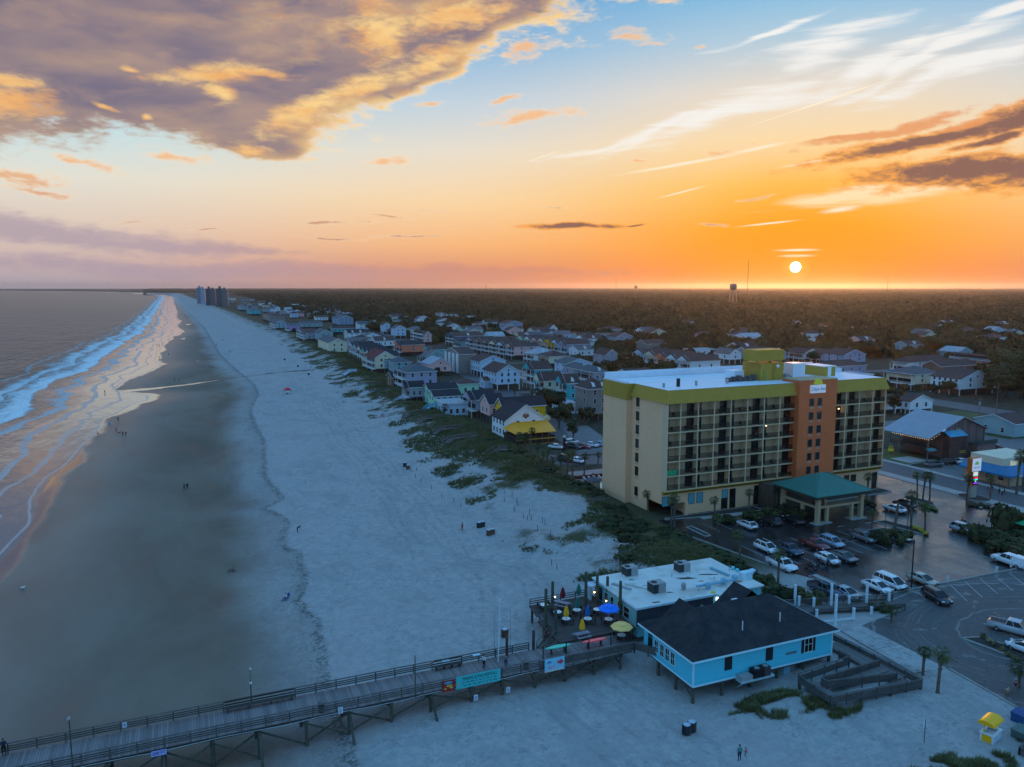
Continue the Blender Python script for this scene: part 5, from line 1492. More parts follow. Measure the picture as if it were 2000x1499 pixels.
t = T('trash_can', 'dark trash can on the pier deck left of the surf sign', 'trash can', (X_, 78.5, PZ)); MB().tube((0, 0, 0), (0, 0, .95), .3, .34, 12).build('bin', MATS['bin_dark'], t); MB().disc(0, 0, .95, .36, .08).build('lid', MATS['bin_lid'], t)
X_, Y_ = at(973, 1293, PZ)
t = T('flagpole', 'tall white flagpole standing on the pier deck', 'flagpole', (X_, Y_, PZ)); MB().tube((0, 0, 0), (.25, 0, 7.6), .07, .04, 8).build('pole', M('pole_white', (.62, .72, .78), .4), t); MB().ell((.25, 0, 7.65), (.09, .09, .09), 8, 6).build('finial', MATS['pole_white'], t)
MB().bar((-.1, 0, 5.2), (.5, 0, 5.25), .04).build('cross_arm', MATS['pole_white'], t)
Xa, Ya = at(960, 1283, .2); Xb, Yb = at(991, 1283, .2)
t = T('pipe_frame', 'thin dark goal-like pipe frame behind the flagpole', 'frame', (Xa, 83.2, PZ - .9))
W2 = 2.1
MB().tube((0, 0, 0), (0, 0, 6.2), .05, .035, 6).tube((W2, 0, 0), (W2, 0, 6.2), .05, .035, 6).build('upright', GREYM, t)
MB().tube((0, 0, 6.2), (W2, 0, 6.2), .035, None, 6).tube((0, 0, 5.0), (W2, 0, 5.0), .03, None, 6).build('crossbar', GREYM, t)
for (px, py, h, lb) in ((990, 1283, 2.6, 'thick dark post at the pier rail beside the flagpole'), (1042, 1268, 2.5, 'thick dark post at the pier gate left of the green surfboard')):
    X_, Y_ = at(px, py, PZ)
    t = T('post', lb, 'post', (X_, Y_, PZ - .8)); MB().tube((0, 0, 0), (0, 0, h + .6), .2, .18, 8).build('shaft', WOODD, t); MB().disc(0, 0, h + .6, .2, .05, 8).build('top', WOODD, t)

# ------------------------------------------------------------------ shop on stilts at the foot of the pier
def shop():
    WALL = M_planks('shop_siding', (.09, .60, .76), .19, 2, .6, .05)
    TRIMB = M('shop_trim', (.50, .76, .84), .5, .03)
    FR = M('shop_frame', (.55, .72, .78), .5)
    x0, x1, y0, y1, zf, ze = 50.8, 71.2, 67.9, 78.0, .55, 3.75
    o = (x0, y0, 0)
    t = T('pier_shop', 'turquoise clapboard shop on stilts with a dark hip roof at the pier', 'shop', o)
    w = MB(o).box(x0, x1, y0, y1, zf, ze).build('walls', WALL, t)
    MB(o).box(x0 - .03, x0 + .12, y0 - .03, y0 + .12, zf - .01, ze - .001).box(x1 - .12, x1 + .03, y0 - .03, y0 + .1, zf - .01, ze - .001).box(x0 - .02, x1 + .02, y0 - .02, y0, zf - .1, zf + .12).box(x0 - .021, x0, y0, y1, zf - .1, zf + .12).build('corner_boards', TRIMB, t)
    ov = .55
    r = MB(o)
    ym = 73.1; zr = 7.25
    a = [(x0 - ov, y0 - ov, ze + .05), (x1 + ov, y0 - ov, ze + .05), (x1 + ov, y1 + ov, ze + .05), (x0 - ov, y1 + ov, ze + .05), (x0 + 4.9, ym, zr), (x1 - 5.6, ym, zr)]
    r.add(a, [(0, 1, 5, 4), (1, 2, 5), (2, 3, 4, 5), (3, 0, 4)])
    r.add([(x, y, ze - .0) for x, y, z in a[:4]] , [(3, 2, 1, 0)])
    ro = r.build('roof', SHINGLE, t)
    e = MB(o).box(x0 - ov - .02, x1 + ov + .02, y0 - ov - .04, y0 - ov, ze - .16, ze + .07).box(x0 - ov - .04, x0 - ov, y0 - ov, y1 + ov, ze - .16, ze + .07).box(x1 + ov, x1 + ov + .04, y0 - ov, y1 + ov, ze - .16, ze + .07)
    e.build('fascia', TRIMB, ro)
    for (gx, zt_) in ((56.4, 6.0), (64.9, 6.9)):
        gy = 75.6
        h = zt_ - ze
        MB(o).add([(gx, gy - .4, zt_), (gx - h * 1.25, y1 + .7, ze), (gx + h * 1.25, y1 + .7, ze), (gx, y1 + .7, zt_), (gx - h * 1.25, gy - .4, ze), (gx + h * 1.25, gy - .4, ze)], [(0, 3, 1, 4), (0, 5, 2, 3), (1, 3, 2)]).build('cross_gable', SHINGLE, ro)
    for (px, py) in ((771, 510), (996, 458)):
        X_, Y_ = at(1200 + px / 3.077, 1050 + py / 3.077, 6.2)
        MB(o).tube((X_, Y_, 5.2), (X_, Y_, 6.35), .06, None, 6).build('vent_pipe', WHITE, ro)
    X_, Y_ = at(1200 + 724 / 3.077, 1050 + 378 / 3.077, 6.6)
    MB(o).box(X_ - .4, X_ + .4, Y_, Y_ + .25, 6.0, 6.75).build('roof_vent', WHITE, ro)
    for X_ in (55.6, 61.5): MB(o).box(X_ - .52, X_ + .52, y0 - .05, y0 + .01, zf + 1.1, zf + 3.0).build('shutter_door', M('shutter_black', (.018, .02, .026), .5), t)
    wn = window(t, 67.4 - x0, 0, zf + 1.05, 1.15, 1.85, 's', FR, DKGLASS, 2, MATS['shutter_black'])
    MB(o).box(64.0, 65.6, y0 - .06, y0 + .01, zf + 1.25, zf + 1.55).build('vent_grille', M('grille', (.12, .2, .24), .6), t)
    for Y_ in (75.2, 74.0, 72.9, 71.8): window(t, 0, Y_ - y0, zf + .85, .72, 1.45, 'w', FR, DKGLASS, 2)
    MB(o).box(x0 - .05, x0 + .01, 76.1, 77.0, zf + .1, zf + 2.2).build('door', DKGLASS, t)
    MB(o).box(x0 - .05, x0 + .01, 76.1, 77.0, zf + 2.3, zf + 2.7).build('transom', DKGLASS, t)
    MB(o).box(x0 + .1, x1 - .1, y0 + .1, y1 - .1, zf - .35, zf - .02).build('joist', WOODD, t)
    for i in range(6):
        for j, Y_ in enumerate((y0 + .3, y0 + 3.6, y0 + 7.2)):
            X_ = x0 + .25 + i * 4.0
            MB(o).box(X_ - .15, X_ + .15, Y_ - .15, Y_ + .15, float(ground_h(X_, Y_)) - .3, zf - .3).build('stilt', PILEM, t)
    for i in range(3):
        X_ = x0 + .25 + i * 8
        MB(o).bar((X_, y0 + .3, -1.1), (X_, y0 + 2.2, zf - .4), .08, .14).build('brace', PILEM, t)
    sh = MB(o).box(56.7, 61.4, y0 - 1.15, y0, zf - .32, zf - .12).bar((57.2, y0 - 1, zf - .33), (57.2, y0 + .2, zf - 1.4), .08, .1).bar((60.9, y0 - 1, zf - .33), (60.9, y0 + .2, zf - 1.4), .08, .1)
    sh = sh.build('shelf', M('shelf_blue', (.36, .5, .54), .6), t)
    for (xa, xb, hh, mt) in ((56.8, 58.3, .55, GREYM), (58.5, 59.9, 1.0, BLACK), (60.0, 60.9, 1.05, M('ac_brown', (.07, .06, .055), .6))):
        c = MB(o).box(xa, xb, y0 - 1.05, y0 - .15, zf - .11, zf - .11 + hh); c.build('condenser', mt, t)
        MB(o).tube(((xa + xb) / 2, y0 - .6, zf - .1 + hh), ((xa + xb) / 2, y0 - .6, zf - .06 + hh), .32, None, 12).build('fan_guard', GREYM, t)
    MB(o).box(62.6, 66.0, y0 + .5, y0 + .6, -1.3, zf - .36).build('skirting', M('skirt_grey', (.17, .18, .17), .8, .4, 3), t)
    MB(o).box(64.2, 65.2, y0 + .44, y0 + .5, -1.2, zf - .5).build('hatch', M('hatch_blue', (.2, .36, .45), .6), t)
    FOOT.append((x0, x1, y0, y1))


shop()
t = T('gas_tank', 'pale upright gas bottle under the shop floor by the ramp', 'gas bottle', (70.2, 70.2, float(ground_h(70.2, 70.2)))); MB().tube((0, 0, 0), (0, 0, 1.0), .28, None, 12).ell((0, 0, 1.0), (.28, .28, .14), 12, 6).build('bottle', GREYM, t); MB().tube((0, 0, 1.1), (0, 0, 1.25), .07, None, 8).build('valve', BLACK, t)

# ------------------------------------------------------------------ flat-roofed beach restaurant
def restaurant():
    WALL = M('rest_wall', (.16, .44, .48), .7, .1)
    ROOF = M('rest_roof', (.66, .66, .62), .6, .07, .8, stain=(.22, .55, (.42, .36, .28)))
    x0, x1, y0, y1, ze = 52.8, 73.3, 82.95, 94.6, 3.3
    o = (x0, y0, 0)
    t = T('restaurant', 'low beach restaurant with a stained white flat roof and turquoise walls', 'restaurant', o)
    MB(o).box(x0 + .3, x1, y0 + .2, y1, -.6, ze).build('walls', WALL, t)
    MB(o).prism([(x0, y0), (65.4, y0 - .1), (65.4, y0 - .8), (66.6, y0 - .2), (x1 + .3, y0 - .1), (x1 + .3, y1 + .3), (x0, y1 + .3)], ze + .01, ze + .22).build('roof', ROOF, t)
    MB(o).prism([(x0 - .02, y0 - .12), (65.4, y0 - .22), (65.4, y0 - .13), (x0 + .07, y0 - .03), (x0 + .07, y1 + .2), (x0 - .02, y1 + .3)], ze - .02, ze + .26).build('coping', M('coping_pale', (.58, .72, .76), .6), t)
    MB(o).box(x0 + .12, x1 - 8.3, y0 - .0, y0 + .18, ze - 2.3, ze - .02).build('dark_fascia', M('rest_dark', (.05, .05, .06), .7, .3), t)
    st = MB(o)
    rs = random.Random(8)
    for (px, py, a, b) in ((430, 245, 1.6, .5), (560, 222, 1.5, .4), (335, 330, .7, .2), (215, 262, .4, .1), (100, 255, .5, .2), (520, 262, .6, .2), (250, 390, .8, .25), (180, 290, .5, .1)):
        X_, Y_ = at(1200 + px / 3.077, 1050 + py / 3.077, ze + .23)
        n = 11; ang0 = rs.uniform(-.5, .2)
        pts = []
        for k in range(n):
            q = 2 * math.pi * k / n; rr_ = rs.uniform(.55, 1.15)
            u, v = a * rr_ * math.cos(q), b * rr_ * math.sin(q)
            pts.append((X_ + u * math.cos(ang0) - v * math.sin(ang0), Y_ + u * math.sin(ang0) + v * math.cos(ang0), ze + .226))
        st.poly(pts)
    st.build('roof_stain', M('stain_brown', (.11, .065, .035), .9, .4, 3), t)
    for (px, py, w, d, h) in ((108, 238, 1.9, 1.5, 1.35), (424, 214, 1.9, 1.5, 1.35), (272, 342, 2.0, 1.6, 1.45)):
        X_, Y_ = at(1200 + px / 3.077, 1050 + py / 3.077, ze + .25)
        a = MB(o).box(X_ - w / 2, X_ + w / 2, Y_, Y_ + d, ze + .36, ze + .3 + h).build('air_conditioner', M('ac_case', (.34, .33, .33), .5, .08, .8, .5), t)
        MB(o).box(X_ - w / 2 - .1, X_ + w / 2 + .1, Y_ - .1, Y_ + d + .1, ze + .23, ze + .355).build('curb', ROOF, a)
        MB(o).box(X_ - w / 2 - .012, X_ - .18, Y_ - .012, Y_, ze + .45, ze + .2 + h).box(X_ - w / 2 - .013, X_ - w / 2, Y_ + .03, Y_ + d - .05, ze + .45, ze + .2 + h).build('coil_grille', M('ac_coil', (.035, .04, .042), .6), a)
        MB(o).tube((X_ - w * .22, Y_ + d * .5, ze + .3 + h), (X_ - w * .22, Y_ + d * .5, ze + .36 + h), .42, None, 14).build('fan', BLACK, a)
    BL = M('duct_blue', (.26, .45, .56), .5, .1)
    X1_, Y1_ = at(1200 + 495 / 3.077, 1050 + 292 / 3.077, ze + .8); X2_, Y2_ = at(1200 + 715 / 3.077, 1050 + 252 / 3.077, ze + .8)
    MB(o).tube((X1_, Y1_, ze + .75), (X2_, Y2_, ze + .75), .2, None, 10).build('duct', BL, t)
    X1_, Y1_ = at(1200 + 575 / 3.077, 1050 + 178 / 3.077, ze + .5); X2_, Y2_ = at(1200 + 690 / 3.077, 1050 + 225 / 3.077, ze + .5)
    MB(o).bar((X1_, Y1_, ze + .45), (X2_, Y2_, ze + .45), .3, .25).build('duct', BL, t)
    for (px, py, r_) in ((562, 310, .42), (655, 282, .42), (722, 262, .46), (415, 312, .34)):
        X_, Y_ = at(1200 + px / 3.077, 1050 + py / 3.077, ze + .25)
        MB(o).tube((X_, Y_, ze + .2), (X_, Y_, ze + .55), r_ * .75, None, 12).tube((X_, Y_, ze + .55), (X_, Y_, ze + 1.05), r_, None, 12).tube((X_, Y_, ze + 1.05), (X_, Y_, ze + 1.2), r_ * .8, r_ * .5, 12).build('exhaust_fan', BL if r_ > .4 else GREYM, t)
    for (px, py) in ((593, 330), (690, 312), (752, 300), (752, 265)):
        X_, Y_ = at(1200 + px / 3.077, 1050 + py / 3.077, ze + .25)
        MB(o).ell((X_, Y_, ze + .2), (.42, .3, .22), 9, 5, .15).build('grease_pad', M('pad_yellow', (.72, .56, .04), .8) if py > 270 else M('pad_rust', (.5, .2, .08), .8), t)
    X_, Y_ = at(1200 + 788 / 3.077, 1050 + 250 / 3.077, ze + .25)
    MB(o).box(X_ - .8, X_ + .9, Y_ - .4, Y_ + .6, ze + .2, ze + 1.3).add([(X_ - .8, Y_ - .4, ze + 1.31), (X_ + .9, Y_ - .4, ze + 1.31), (X_ + .9, Y_ + .6, ze + 1.31), (X_ - .8, Y_ + .6, ze + 1.31), (X_ + 1.6, Y_ - .3, ze + 1.45), (X_ + 1.6, Y_ + .5, ze + 1.45), (X_ + .9, Y_ - .3, ze + .7), (X_ + .9, Y_ + .5, ze + .7)], [(0, 1, 2, 3), (1, 4, 5, 2), (6, 7, 5, 4), (1, 6, 4), (2, 5, 7)]).build('hood', M('hood_pale', (.48, .68, .76), .5), t)
    for (px, py) in ((712, 182), (738, 195)):
        X_, Y_ = at(1200 + px / 3.077, 1050 + py / 3.077, ze + .5)
        MB(o).ell((X_, Y_, ze + .45), (.3, .3, .3), 10, 7).build('tank', M('tank_aqua', (.10, .62, .72), .4), t)
    for (px, py, h) in ((22, 190, 1.6), (690, 200, .8), (345, 235, .4), (600, 247, .3), (505, 318, .3)):
        X_, Y_ = at(1200 + px / 3.077, 1050 + py / 3.077, ze + .25)
        MB(o).tube((X_, Y_, ze + .2), (X_, Y_, ze + .25 + h), .06, None, 6).build('vent_pipe', GREYM, t)
    MB(o).bar((54.2, 91.5, ze + .32), (55.4, 88.6, ze + .32), .5, .14).bar((55.6, 90.8, ze + .3), (58, 87.2, ze + .3), .06).build('cable_tray', GREYM, t)
    for Y_, wd in ((91.2, .9), (89.6, .8), (87.4, 1.3), (85.8, 1.3)): window(t, .3, Y_ - y0, 1.05, wd, 1.45, 'w', M('rest_frame', (.4, .6, .62), .6), DKGLASS, 1)
    MB(o).box(x0 - 1.2, x0 + .3, 93.2, 94.8, 2.75, 2.9).build('porch_roof', M('porch_pale', (.55, .68, .76), .6), t)
    MB(o).box(x0 - 1.15, x0 - .9, 93.25, 94.7, .6, 2.74).build('porch_wall', M('porch_pale2', (.42, .52, .58), .6), t)
    MB(o).box(x0 + .22, x0 + .3, 92.4, 93.2, .85, 2.7).build('door', DKGLASS, t)
    for X_, zz in ((68.2, .9), (69.5, 1.3)): MB(o).tube((X_, y0 + .1, zz + .6), (X_, y0 + .21, zz + .6), .36, None, 12).build('round_vent', BLACK, t)
    for k in range(4): MB(o).tube((60.5 + k * 1.3, y0 - .1, 1.9), (60.5 + k * 1.3, y0 - .01, 1.9), .4, None, 10).build('round_sign', M('plate_cream%d' % (k % 2), [(.55, .52, .3), (.03, .035, .04)][k % 2], .6), t)
    MB(o).box(65.6, 65.85, y0 - .2, y0 + .19, 2.4, 2.9).build('wall_lamp', M('wall_lamp_white', (.8, .9, 1.0), .5, 0, emit=2.5), t)
    FOOT.append((x0, x1, y0, y1))


restaurant()

# ------------------------------------------------------------------ patio deck
DK2 = M_planks('patio_deck', (.085, .065, .06), .24, 1)
t = T('patio_deck', 'dark wooden patio deck between the pier and the restaurant', 'deck', (41, 82.8, 0))
o = (41, 82.8, 0)
MB(o).prism([(41.8, 83.0), (52.9, 83.0), (52.9, 95.0), (42.9, 95.0), (42.4, 91.5), (43.2, 90.6), (41.8, 89.8)], PZ - .16, PZ - .02).build('boards', DK2, t)
for (X_, Y_) in ((42.2, 84), (42.2, 88.6), (43.2, 94.6), (46, 94.8), (46, 84), (49.5, 94.8), (49.5, 84)):
    MB(o).box(X_ - .13, X_ + .13, Y_ - .13, Y_ + .13, -1.7, PZ - .17).build('stilt', PILEM, t)
m = rail_run(MB(o), (43.0, 94.9), (52.5, 94.9), PZ - .02, .95, (.3, .6), 2.3)
rail_run(m, (42.0, 86.2), (42.0, 89.6), PZ - .02, .95, (.3, .6), 1.7)
m.build('railing', RAILW, t)
t = T('beach_stairs', 'wooden stairs from the patio deck down to the sand', 'stairs', (40.2, 85, -1.3))
m = MB()
for k in range(8): m.box(.1 + k * .24, .45 + k * .24, 0, 1.5, .2 + k * .24, .25 + k * .24)
m.build('tread', WOOD, t)
for yy in (-.04, 1.54): MB().bar((0, yy, .1), (2.0, yy, 2.05), .08, .24).bar((0, yy, 1.05), (2.0, yy, 3.0), .1, .06).bar((0, yy, 0), (0, yy, 1.05), .1).bar((1, yy, 1), (1, yy, 2.05), .1).build('stringer', WOOD, t)
t = T('wire_fence', 'thin black wire fence around the two surfboard tables', 'fence', (38.0, 80.0, PZ))
m = MB()
xa, xb = 0, 12.4
for k in range(int((xb - xa) / .15)): m.box(k * .15 - .006, k * .15 + .006, -.006, .006, .1, 1.35)
for z in (.12, .5, .9, 1.33): m.box(xa, xb, -.008, .008, z - .008, z + .008)
m.build('mesh_panel', BLACK, t)
for k in range(5): MB().box(k * 3.1 - .05, k * 3.1 + .05, -.05, .05, 0, 1.6).build('fence_post', BLACK, t)


def surf_table(px, py, colr, label):
    X_, Y_ = at(px, py, PZ + .85)
    t = T('surfboard_table', label, 'table', (X_, Y_, PZ))
    n = 14; L = 1.75
    up = [(-L + 2 * L * i / n, .33 * (1 - abs(-1 + 2 * i / n) ** 2.6) + .03) for i in range(n + 1)]
    MB().prism(up + [(x, -y) for x, y in reversed(up)], .82, .9).build('board', colr, t)
    st = MB().box(-L * .9, L * .9, -.02, .02, .901, .906); st.build('stringer', WHITE, t)
    for k in (-.9, .9): MB().box(k - .05, k + .05, -.2, .2, 0, .82).build('leg', WOODD, t)
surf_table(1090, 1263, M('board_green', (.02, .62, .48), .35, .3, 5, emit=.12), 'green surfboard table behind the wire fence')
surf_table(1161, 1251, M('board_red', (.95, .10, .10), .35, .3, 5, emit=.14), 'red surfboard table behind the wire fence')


def patio_table(px, py, label, um=None, open_=False, h=2.5):
    X_, Y_ = at(px, py, PZ + .72)
    t = T('patio_table', label, 'table', (X_, Y_, PZ - .02), 0, 'round tables on the patio deck')
    MB().disc(0, 0, .70, .55, .04, 20).build('table_top', M('table_white', (.70, .76, .74), .35, .05), t)
    MB().tube((0, 0, 0), (0, 0, .70), .05, None, 8).disc(0, 0, 0, .28, .05, 12).build('pedestal', BLACK, t)
    for a in (.6, 2.2, 3.8, 5.4):
        c = T('patio_chair', 'dark metal chair at the ' + label, 'chair', (X_ + .82 * math.cos(a), Y_ + .82 * math.sin(a), PZ - .02), a + math.pi / 2, 'dark chairs on the patio deck')
        MB().box(-.21, .21, -.21, .21, .42, .46).build('seat', BLACK, c)
        MB().box(-.21, .21, -.23, -.2, .46, .88).build('backrest', BLACK, c)
        for lx in (-.19, .19):
            for ly in (-.19, .19): MB().box(lx - .018, lx + .018, ly - .018, ly + .018, 0, .42).build('leg', BLACK, c)
    if um:
        umbrella(X_, Y_, um[0], um[1], open_, h)
    return t


def umbrella(X_, Y_, mat, label, open_=False, h=2.5):
    u = T('parasol', label, 'parasol', (X_, Y_, PZ - .02), .2, 'parasols on the patio deck')
    MB().tube((0, 0, .05), (0, 0, h + .06), .025, None, 6).build('pole', GREYM, u)
    m = MB()
    if open_:
        n = 8
        for (r0, z0, r1, z1) in ((1.4, h - .52, .72, h - .17), (.78, h - .14, .1, h + .06)):
            for k in range(n):
                a0, a1 = 2 * math.pi * k / n, 2 * math.pi * (k + 1) / n
                m.poly([(r0 * math.cos(a0), r0 * math.sin(a0), z0), (r0 * math.cos(a1), r0 * math.sin(a1), z0), (r1 * math.cos(a1), r1 * math.sin(a1), z1), (r1 * math.cos(a0), r1 * math.sin(a0), z1)])
        for k in range(n):
            a0, a1 = 2 * math.pi * k / n, 2 * math.pi * (k + 1) / n
            m.poly([(1.4 * math.cos(a0), 1.4 * math.sin(a0), h - .64), (1.4 * math.cos(a1), 1.4 * math.sin(a1), h - .64), (1.4 * math.cos(a1), 1.4 * math.sin(a1), h - .52), (1.4 * math.cos(a0), 1.4 * math.sin(a0), h - .52)])
        MB().tube((0, 0, h + .02), (0, 0, h + .16), .05, .02, 6).build('finial', GREYM, u)
    else:
        prof = [(.18, .0), (.29, .18), (.29, .5), (.24, .85), (.17, 1.2), (.05, 1.5)]
        n = 12
        vs = [(r * (1 + .25 * (k % 2)) * math.cos(2 * math.pi * k / n), r * (1 + .25 * (k % 2)) * math.sin(2 * math.pi * k / n), h - 1.5 + z) for r, z in prof for k in range(n)]
        m.add(vs, [(j * n + k, j * n + (k + 1) % n, (j + 1) * n + (k + 1) % n, (j + 1) * n + k) for j in range(5) for k in range(n)])
        MB().tube((0, 0, h - .75), (0, 0, h - .68), .2, None, 10).build('tie', mat, u)
    m.build('canopy', mat, u)


CY_ = M('canvas_yellow', (.95, .44, .02), .8, .12, 4); CM_ = M('canvas_maroon', (.14, .01, .02), .8, .2, 4); CG_ = M('canvas_green', (.02, .16, .13), .8, .2, 4); CB_ = M('canvas_blue', (.015, .14, .42), .8, .2, 4)
patio_table(1063, 1181, 'white round table at the seaward corner of the deck')
patio_table(1089, 1195, 'white round table second along the seaward edge')
patio_table(1106, 1208, 'white round table under the left yellow parasol', (CY_, 'folded yellow parasol nearer the sea'), False, 2.5)
patio_table(1127, 1191, 'white round table under the folded green parasol', (CG_, 'folded green parasol over a white table mid deck'), False, 2.5)
patio_table(1148, 1208, 'white round table right of the folded yellow parasols', (CB_, 'folded blue parasol in mid deck'), False, 2.6)
patio_table(1189, 1209, 'round table under the open blue parasol', (M('canvas_royal', (.015, .20, .85), .7, .12, 4), 'open royal blue parasol near the restaurant wall'), True, 2.7)
patio_table(1167, 1190, 'green grey round table left of the open blue parasol')
patio_table(1214, 1240, 'table under the open straw yellow parasol', (M('canvas_straw', (.98, .56, .17), .7, .1, 4), 'open straw yellow parasol beside the pier shop'), True, 2.35)
X_, Y_ = at(1134, 1180, PZ + .5); umbrella(X_, Y_ + .6, CG_, 'tall folded green parasol at the restaurant corner', False, 3.2)


def picnic(px, py, label, rz, um=None):
    X_, Y_ = at(px, py, PZ + .74)
    t = T('picnic_table', label, 'picnic table', (X_, Y_, PZ - .02), rz)
    WT = M('picnic_grey', (.30, .27, .31), .8, .15, 3)
    m = MB()
    for k in range(5): m.box(-1.0, 1.0, -.38 + k * .155, -.24 + k * .155, .70, .74)
    m.build('table_top', WT, t)
    for s_ in (-1, 1): MB().box(-1.0, 1.0, s_ * .72 - .13, s_ * .72 + .13, .42, .46).build('bench', WT, t)
    for k in (-.75, .75): MB().bar((k, -.75, 0), (k, -.2, .7), .08).bar((k, .75, 0), (k, .2, .7), .08).bar((k, -.72, .38), (k, .72, .38), .07).build('trestle', WT, t)
    if um: umbrella(X_, Y_, *um)
picnic(1137, 1236, 'lilac grey picnic table beside the wire fence', .05, (CY_, 'folded yellow parasol over the lilac picnic table', False, 2.6))
picnic(1099, 1176, 'pale picnic table under the maroon parasol', -.9, (CM_, 'folded maroon parasol over the pale picnic table', False, 2.9))
for n_, (px, py, top, lb) in enumerate([(1066, 1231, 1151, 'tall mossy post with a pointed top at the deck stairs'), (1079, 1198, 1137, 'tall post left of the maroon parasol'), (1085, 1238, 1192, 'short stout post at the deck stairs'), (1144, 1185, 1118, 'dark tall post by the restaurant porch'), (1166, 1180, 1126, 'tall post in front of the restaurant door'), (1186, 1180, 1127, 'tall post left of the last one on the restaurant side'), (1211, 1205, 1136, 'tall post beside the open blue parasol')]):
    X_, Y_ = at(px, py, PZ)
    h = onY(px, top, Y_)[1] - PZ
    t = T('deck_post', lb, 'post', (X_, Y_, PZ - .4))
    MB().tube((0, 0, 0), (0, 0, h + .4), .23, .2, 9).build('shaft', M('post_moss', (.075, .085, .06), .9, .3, 4), t)
    MB().tube((0, 0, h + .4), (0, 0, h + .5), .2, .04, 9).build('tip', MATS['post_moss'], t)
LAMPW = M('lamp_warm', (1.0, .58, .22), .5, 0, emit=14)
for (px, py, lb) in [(1084, 1166, 'lit deck lamp left of the maroon parasol'), (1146, 1141, 'lit deck lamp at the restaurant porch'), (1161, 1157, 'lit deck lamp by the restaurant door'), (1184, 1174, 'lit deck lamp above the blue parasol'), (1207, 1191, 'lit deck lamp right of the blue parasol')]:
    X_, Y_ = at(px, py, PZ + 1.9)
    t = T('deck_lamp', lb, 'lamp', (X_, Y_, PZ + 1.9), 0, 'lit lamps on the patio deck')
    MB().ell((0, 0, 0), (.1, .1, .12), 8, 6).build('bulb', LAMPW, t)
    MB().tube((0, 0, .1), (0, 0, .2), .1, .05, 8).build('cap', BLACK, t); MB().bar((0, 0, .15), (.25, .1, .15), .03).build('bracket', BLACK, t)

# ------------------------------------------------------------------ switchback ramp beside the shop
def ramp():
    t = T('wooden_ramp', 'weathered wooden switchback wheelchair ramp beside the pier shop', 'ramp', (63, 58.5, 0))
    o = (63, 58.5, 0)
    DKR = M_planks('ramp_deck', (.19, .17, .16), .2, 0)
    B5 = (.14, .30, .46, .62, .78)
    m = MB(o)
    def slab(a, b, y0, y1, z0, z1):
        m.add([(a, y0, z0), (b, y0, z1), (b, y1, z1), (a, y1, z0), (a, y0, z0 - .14), (b, y0, z1 - .14), (b, y1, z1 - .14), (a, y1, z0 - .14)], [(0, 1, 2, 3), (7, 6, 5, 4), (0, 4, 5, 1), (1, 5, 6, 2), (2, 6, 7, 3), (3, 7, 4, 0)])
    m.prism([(63.3, 60.1), (75.2, 58.85), (75.2, 60.7), (63.3, 60.7)], -.1, .04)
    slab(63.4, 65.2, 60.71, 64.6, .015, .02)
    slab(65.2, 74.6, 62.4, 64.0, .02, .35)
    slab(73.2, 75.4, 60.72, 70.6, .1, .36)
    m.build('walkway', DKR, t)
    runs = [((63.2, 60.0), (75.3, 58.7), -.12, .98), ((63.2, 60.05), (63.2, 64.9), -.12, .98), ((63.3, 64.95), (71.9, 65.9), -.1, 1.1), ((65.1, 62.5), (73.9, 60.8), .02, .95), ((65.1, 62.6), (65.1, 63.3), .02, .95), ((65.3, 63.3), (74.4, 63.7), .12, .95), ((75.45, 58.75), (75.0, 71.6), 0.0, .98), ((72.1, 66.0), (72.1, 67.6), 0, 1.0)]
    for k, (p, q, z, h) in enumerate(runs):
        b = rail_run(MB(o), p, q, z, h + .05, B5, 2.2, True, .135)
        b.build('railing', RAILW, t)
    for (x, y) in ((63.3, 60), (67.2, 59.6), (71.2, 59.2), (75.3, 58.8), (63.3, 64.8), (75.2, 64), (75.1, 68)):
        MB(o).box(x - .12, x + .12, y - .12, y + .12, -1.5, .0).build('stilt', PILEM, t)
    FOOT.append((63, 76, 58, 71))
ramp()

t = T('boardwalk', 'short boardwalk with low rails between the car park and the shop', 'boardwalk', (78, 76, 0))
o = (78, 76, 0)
MB(o).prism([(74.5, 79.6), (92.0, 75.0), (92.6, 77.3), (75.4, 82.2)], .25, .38).build('boards', M_planks('walk_boards', (.13, .105, .10), .22, 1), t)
m = rail_run(MB(o), (75.6, 82.3), (92.4, 77.6), .3, .85, (.2, .42, .64), 2.6, True, .13)
rail_run(m, (78.5, 78.4), (91.8, 74.9), .3, .6, (.2, .42), 2.6, True, .13)
m.build('railing', RAILW, t)
WP = M('post_white', (.62, .74, .80), .5, .05)
for (px, py, top, lb) in [(1552, 1184, 1143, 'tall white post, leftmost along the boardwalk'), (1560, 1186, 1165, 'short white post beside the leftmost tall one'), (1589, 1188, 1168, 'short white post on the boardwalk left of the dark truck'), (1623, 1185, 1141, 'tall white post in front of the dark truck'), (1631, 1221, 1162, 'tallest white post at the shop roof corner'), (1658, 1182, 1165, 'short white post below the pale sedan'), (1692, 1180, 1138, 'tall white post right of the pale sedan'), (1667, 1209, 1188, 'white corner post of the low white rail'), (1702, 1200, 1186, 'short white post right of the low rail corner'), (1595, 1203, 1191, 'short white post close to the shop roof'), (1736, 1177, 1155, 'white post at the car park end of the boardwalk')]:
    X_, Y_ = at(px, py, .2)
    h = onY(px, top, Y_)[1]
    t = T('white_post', lb, 'post', (X_, Y_, .1), 0, 'white posts along the boardwalk')
    MB().box(-.13, .13, -.13, .13, 0, h - .2).build('shaft', WP, t); MB().box(-.16, .16, -.16, .16, h - .2, h - .1).build('cap', WP, t)
Xa, Ya = at(1602, 1213, .5); Xb, Yb = at(1667, 1206, .5)
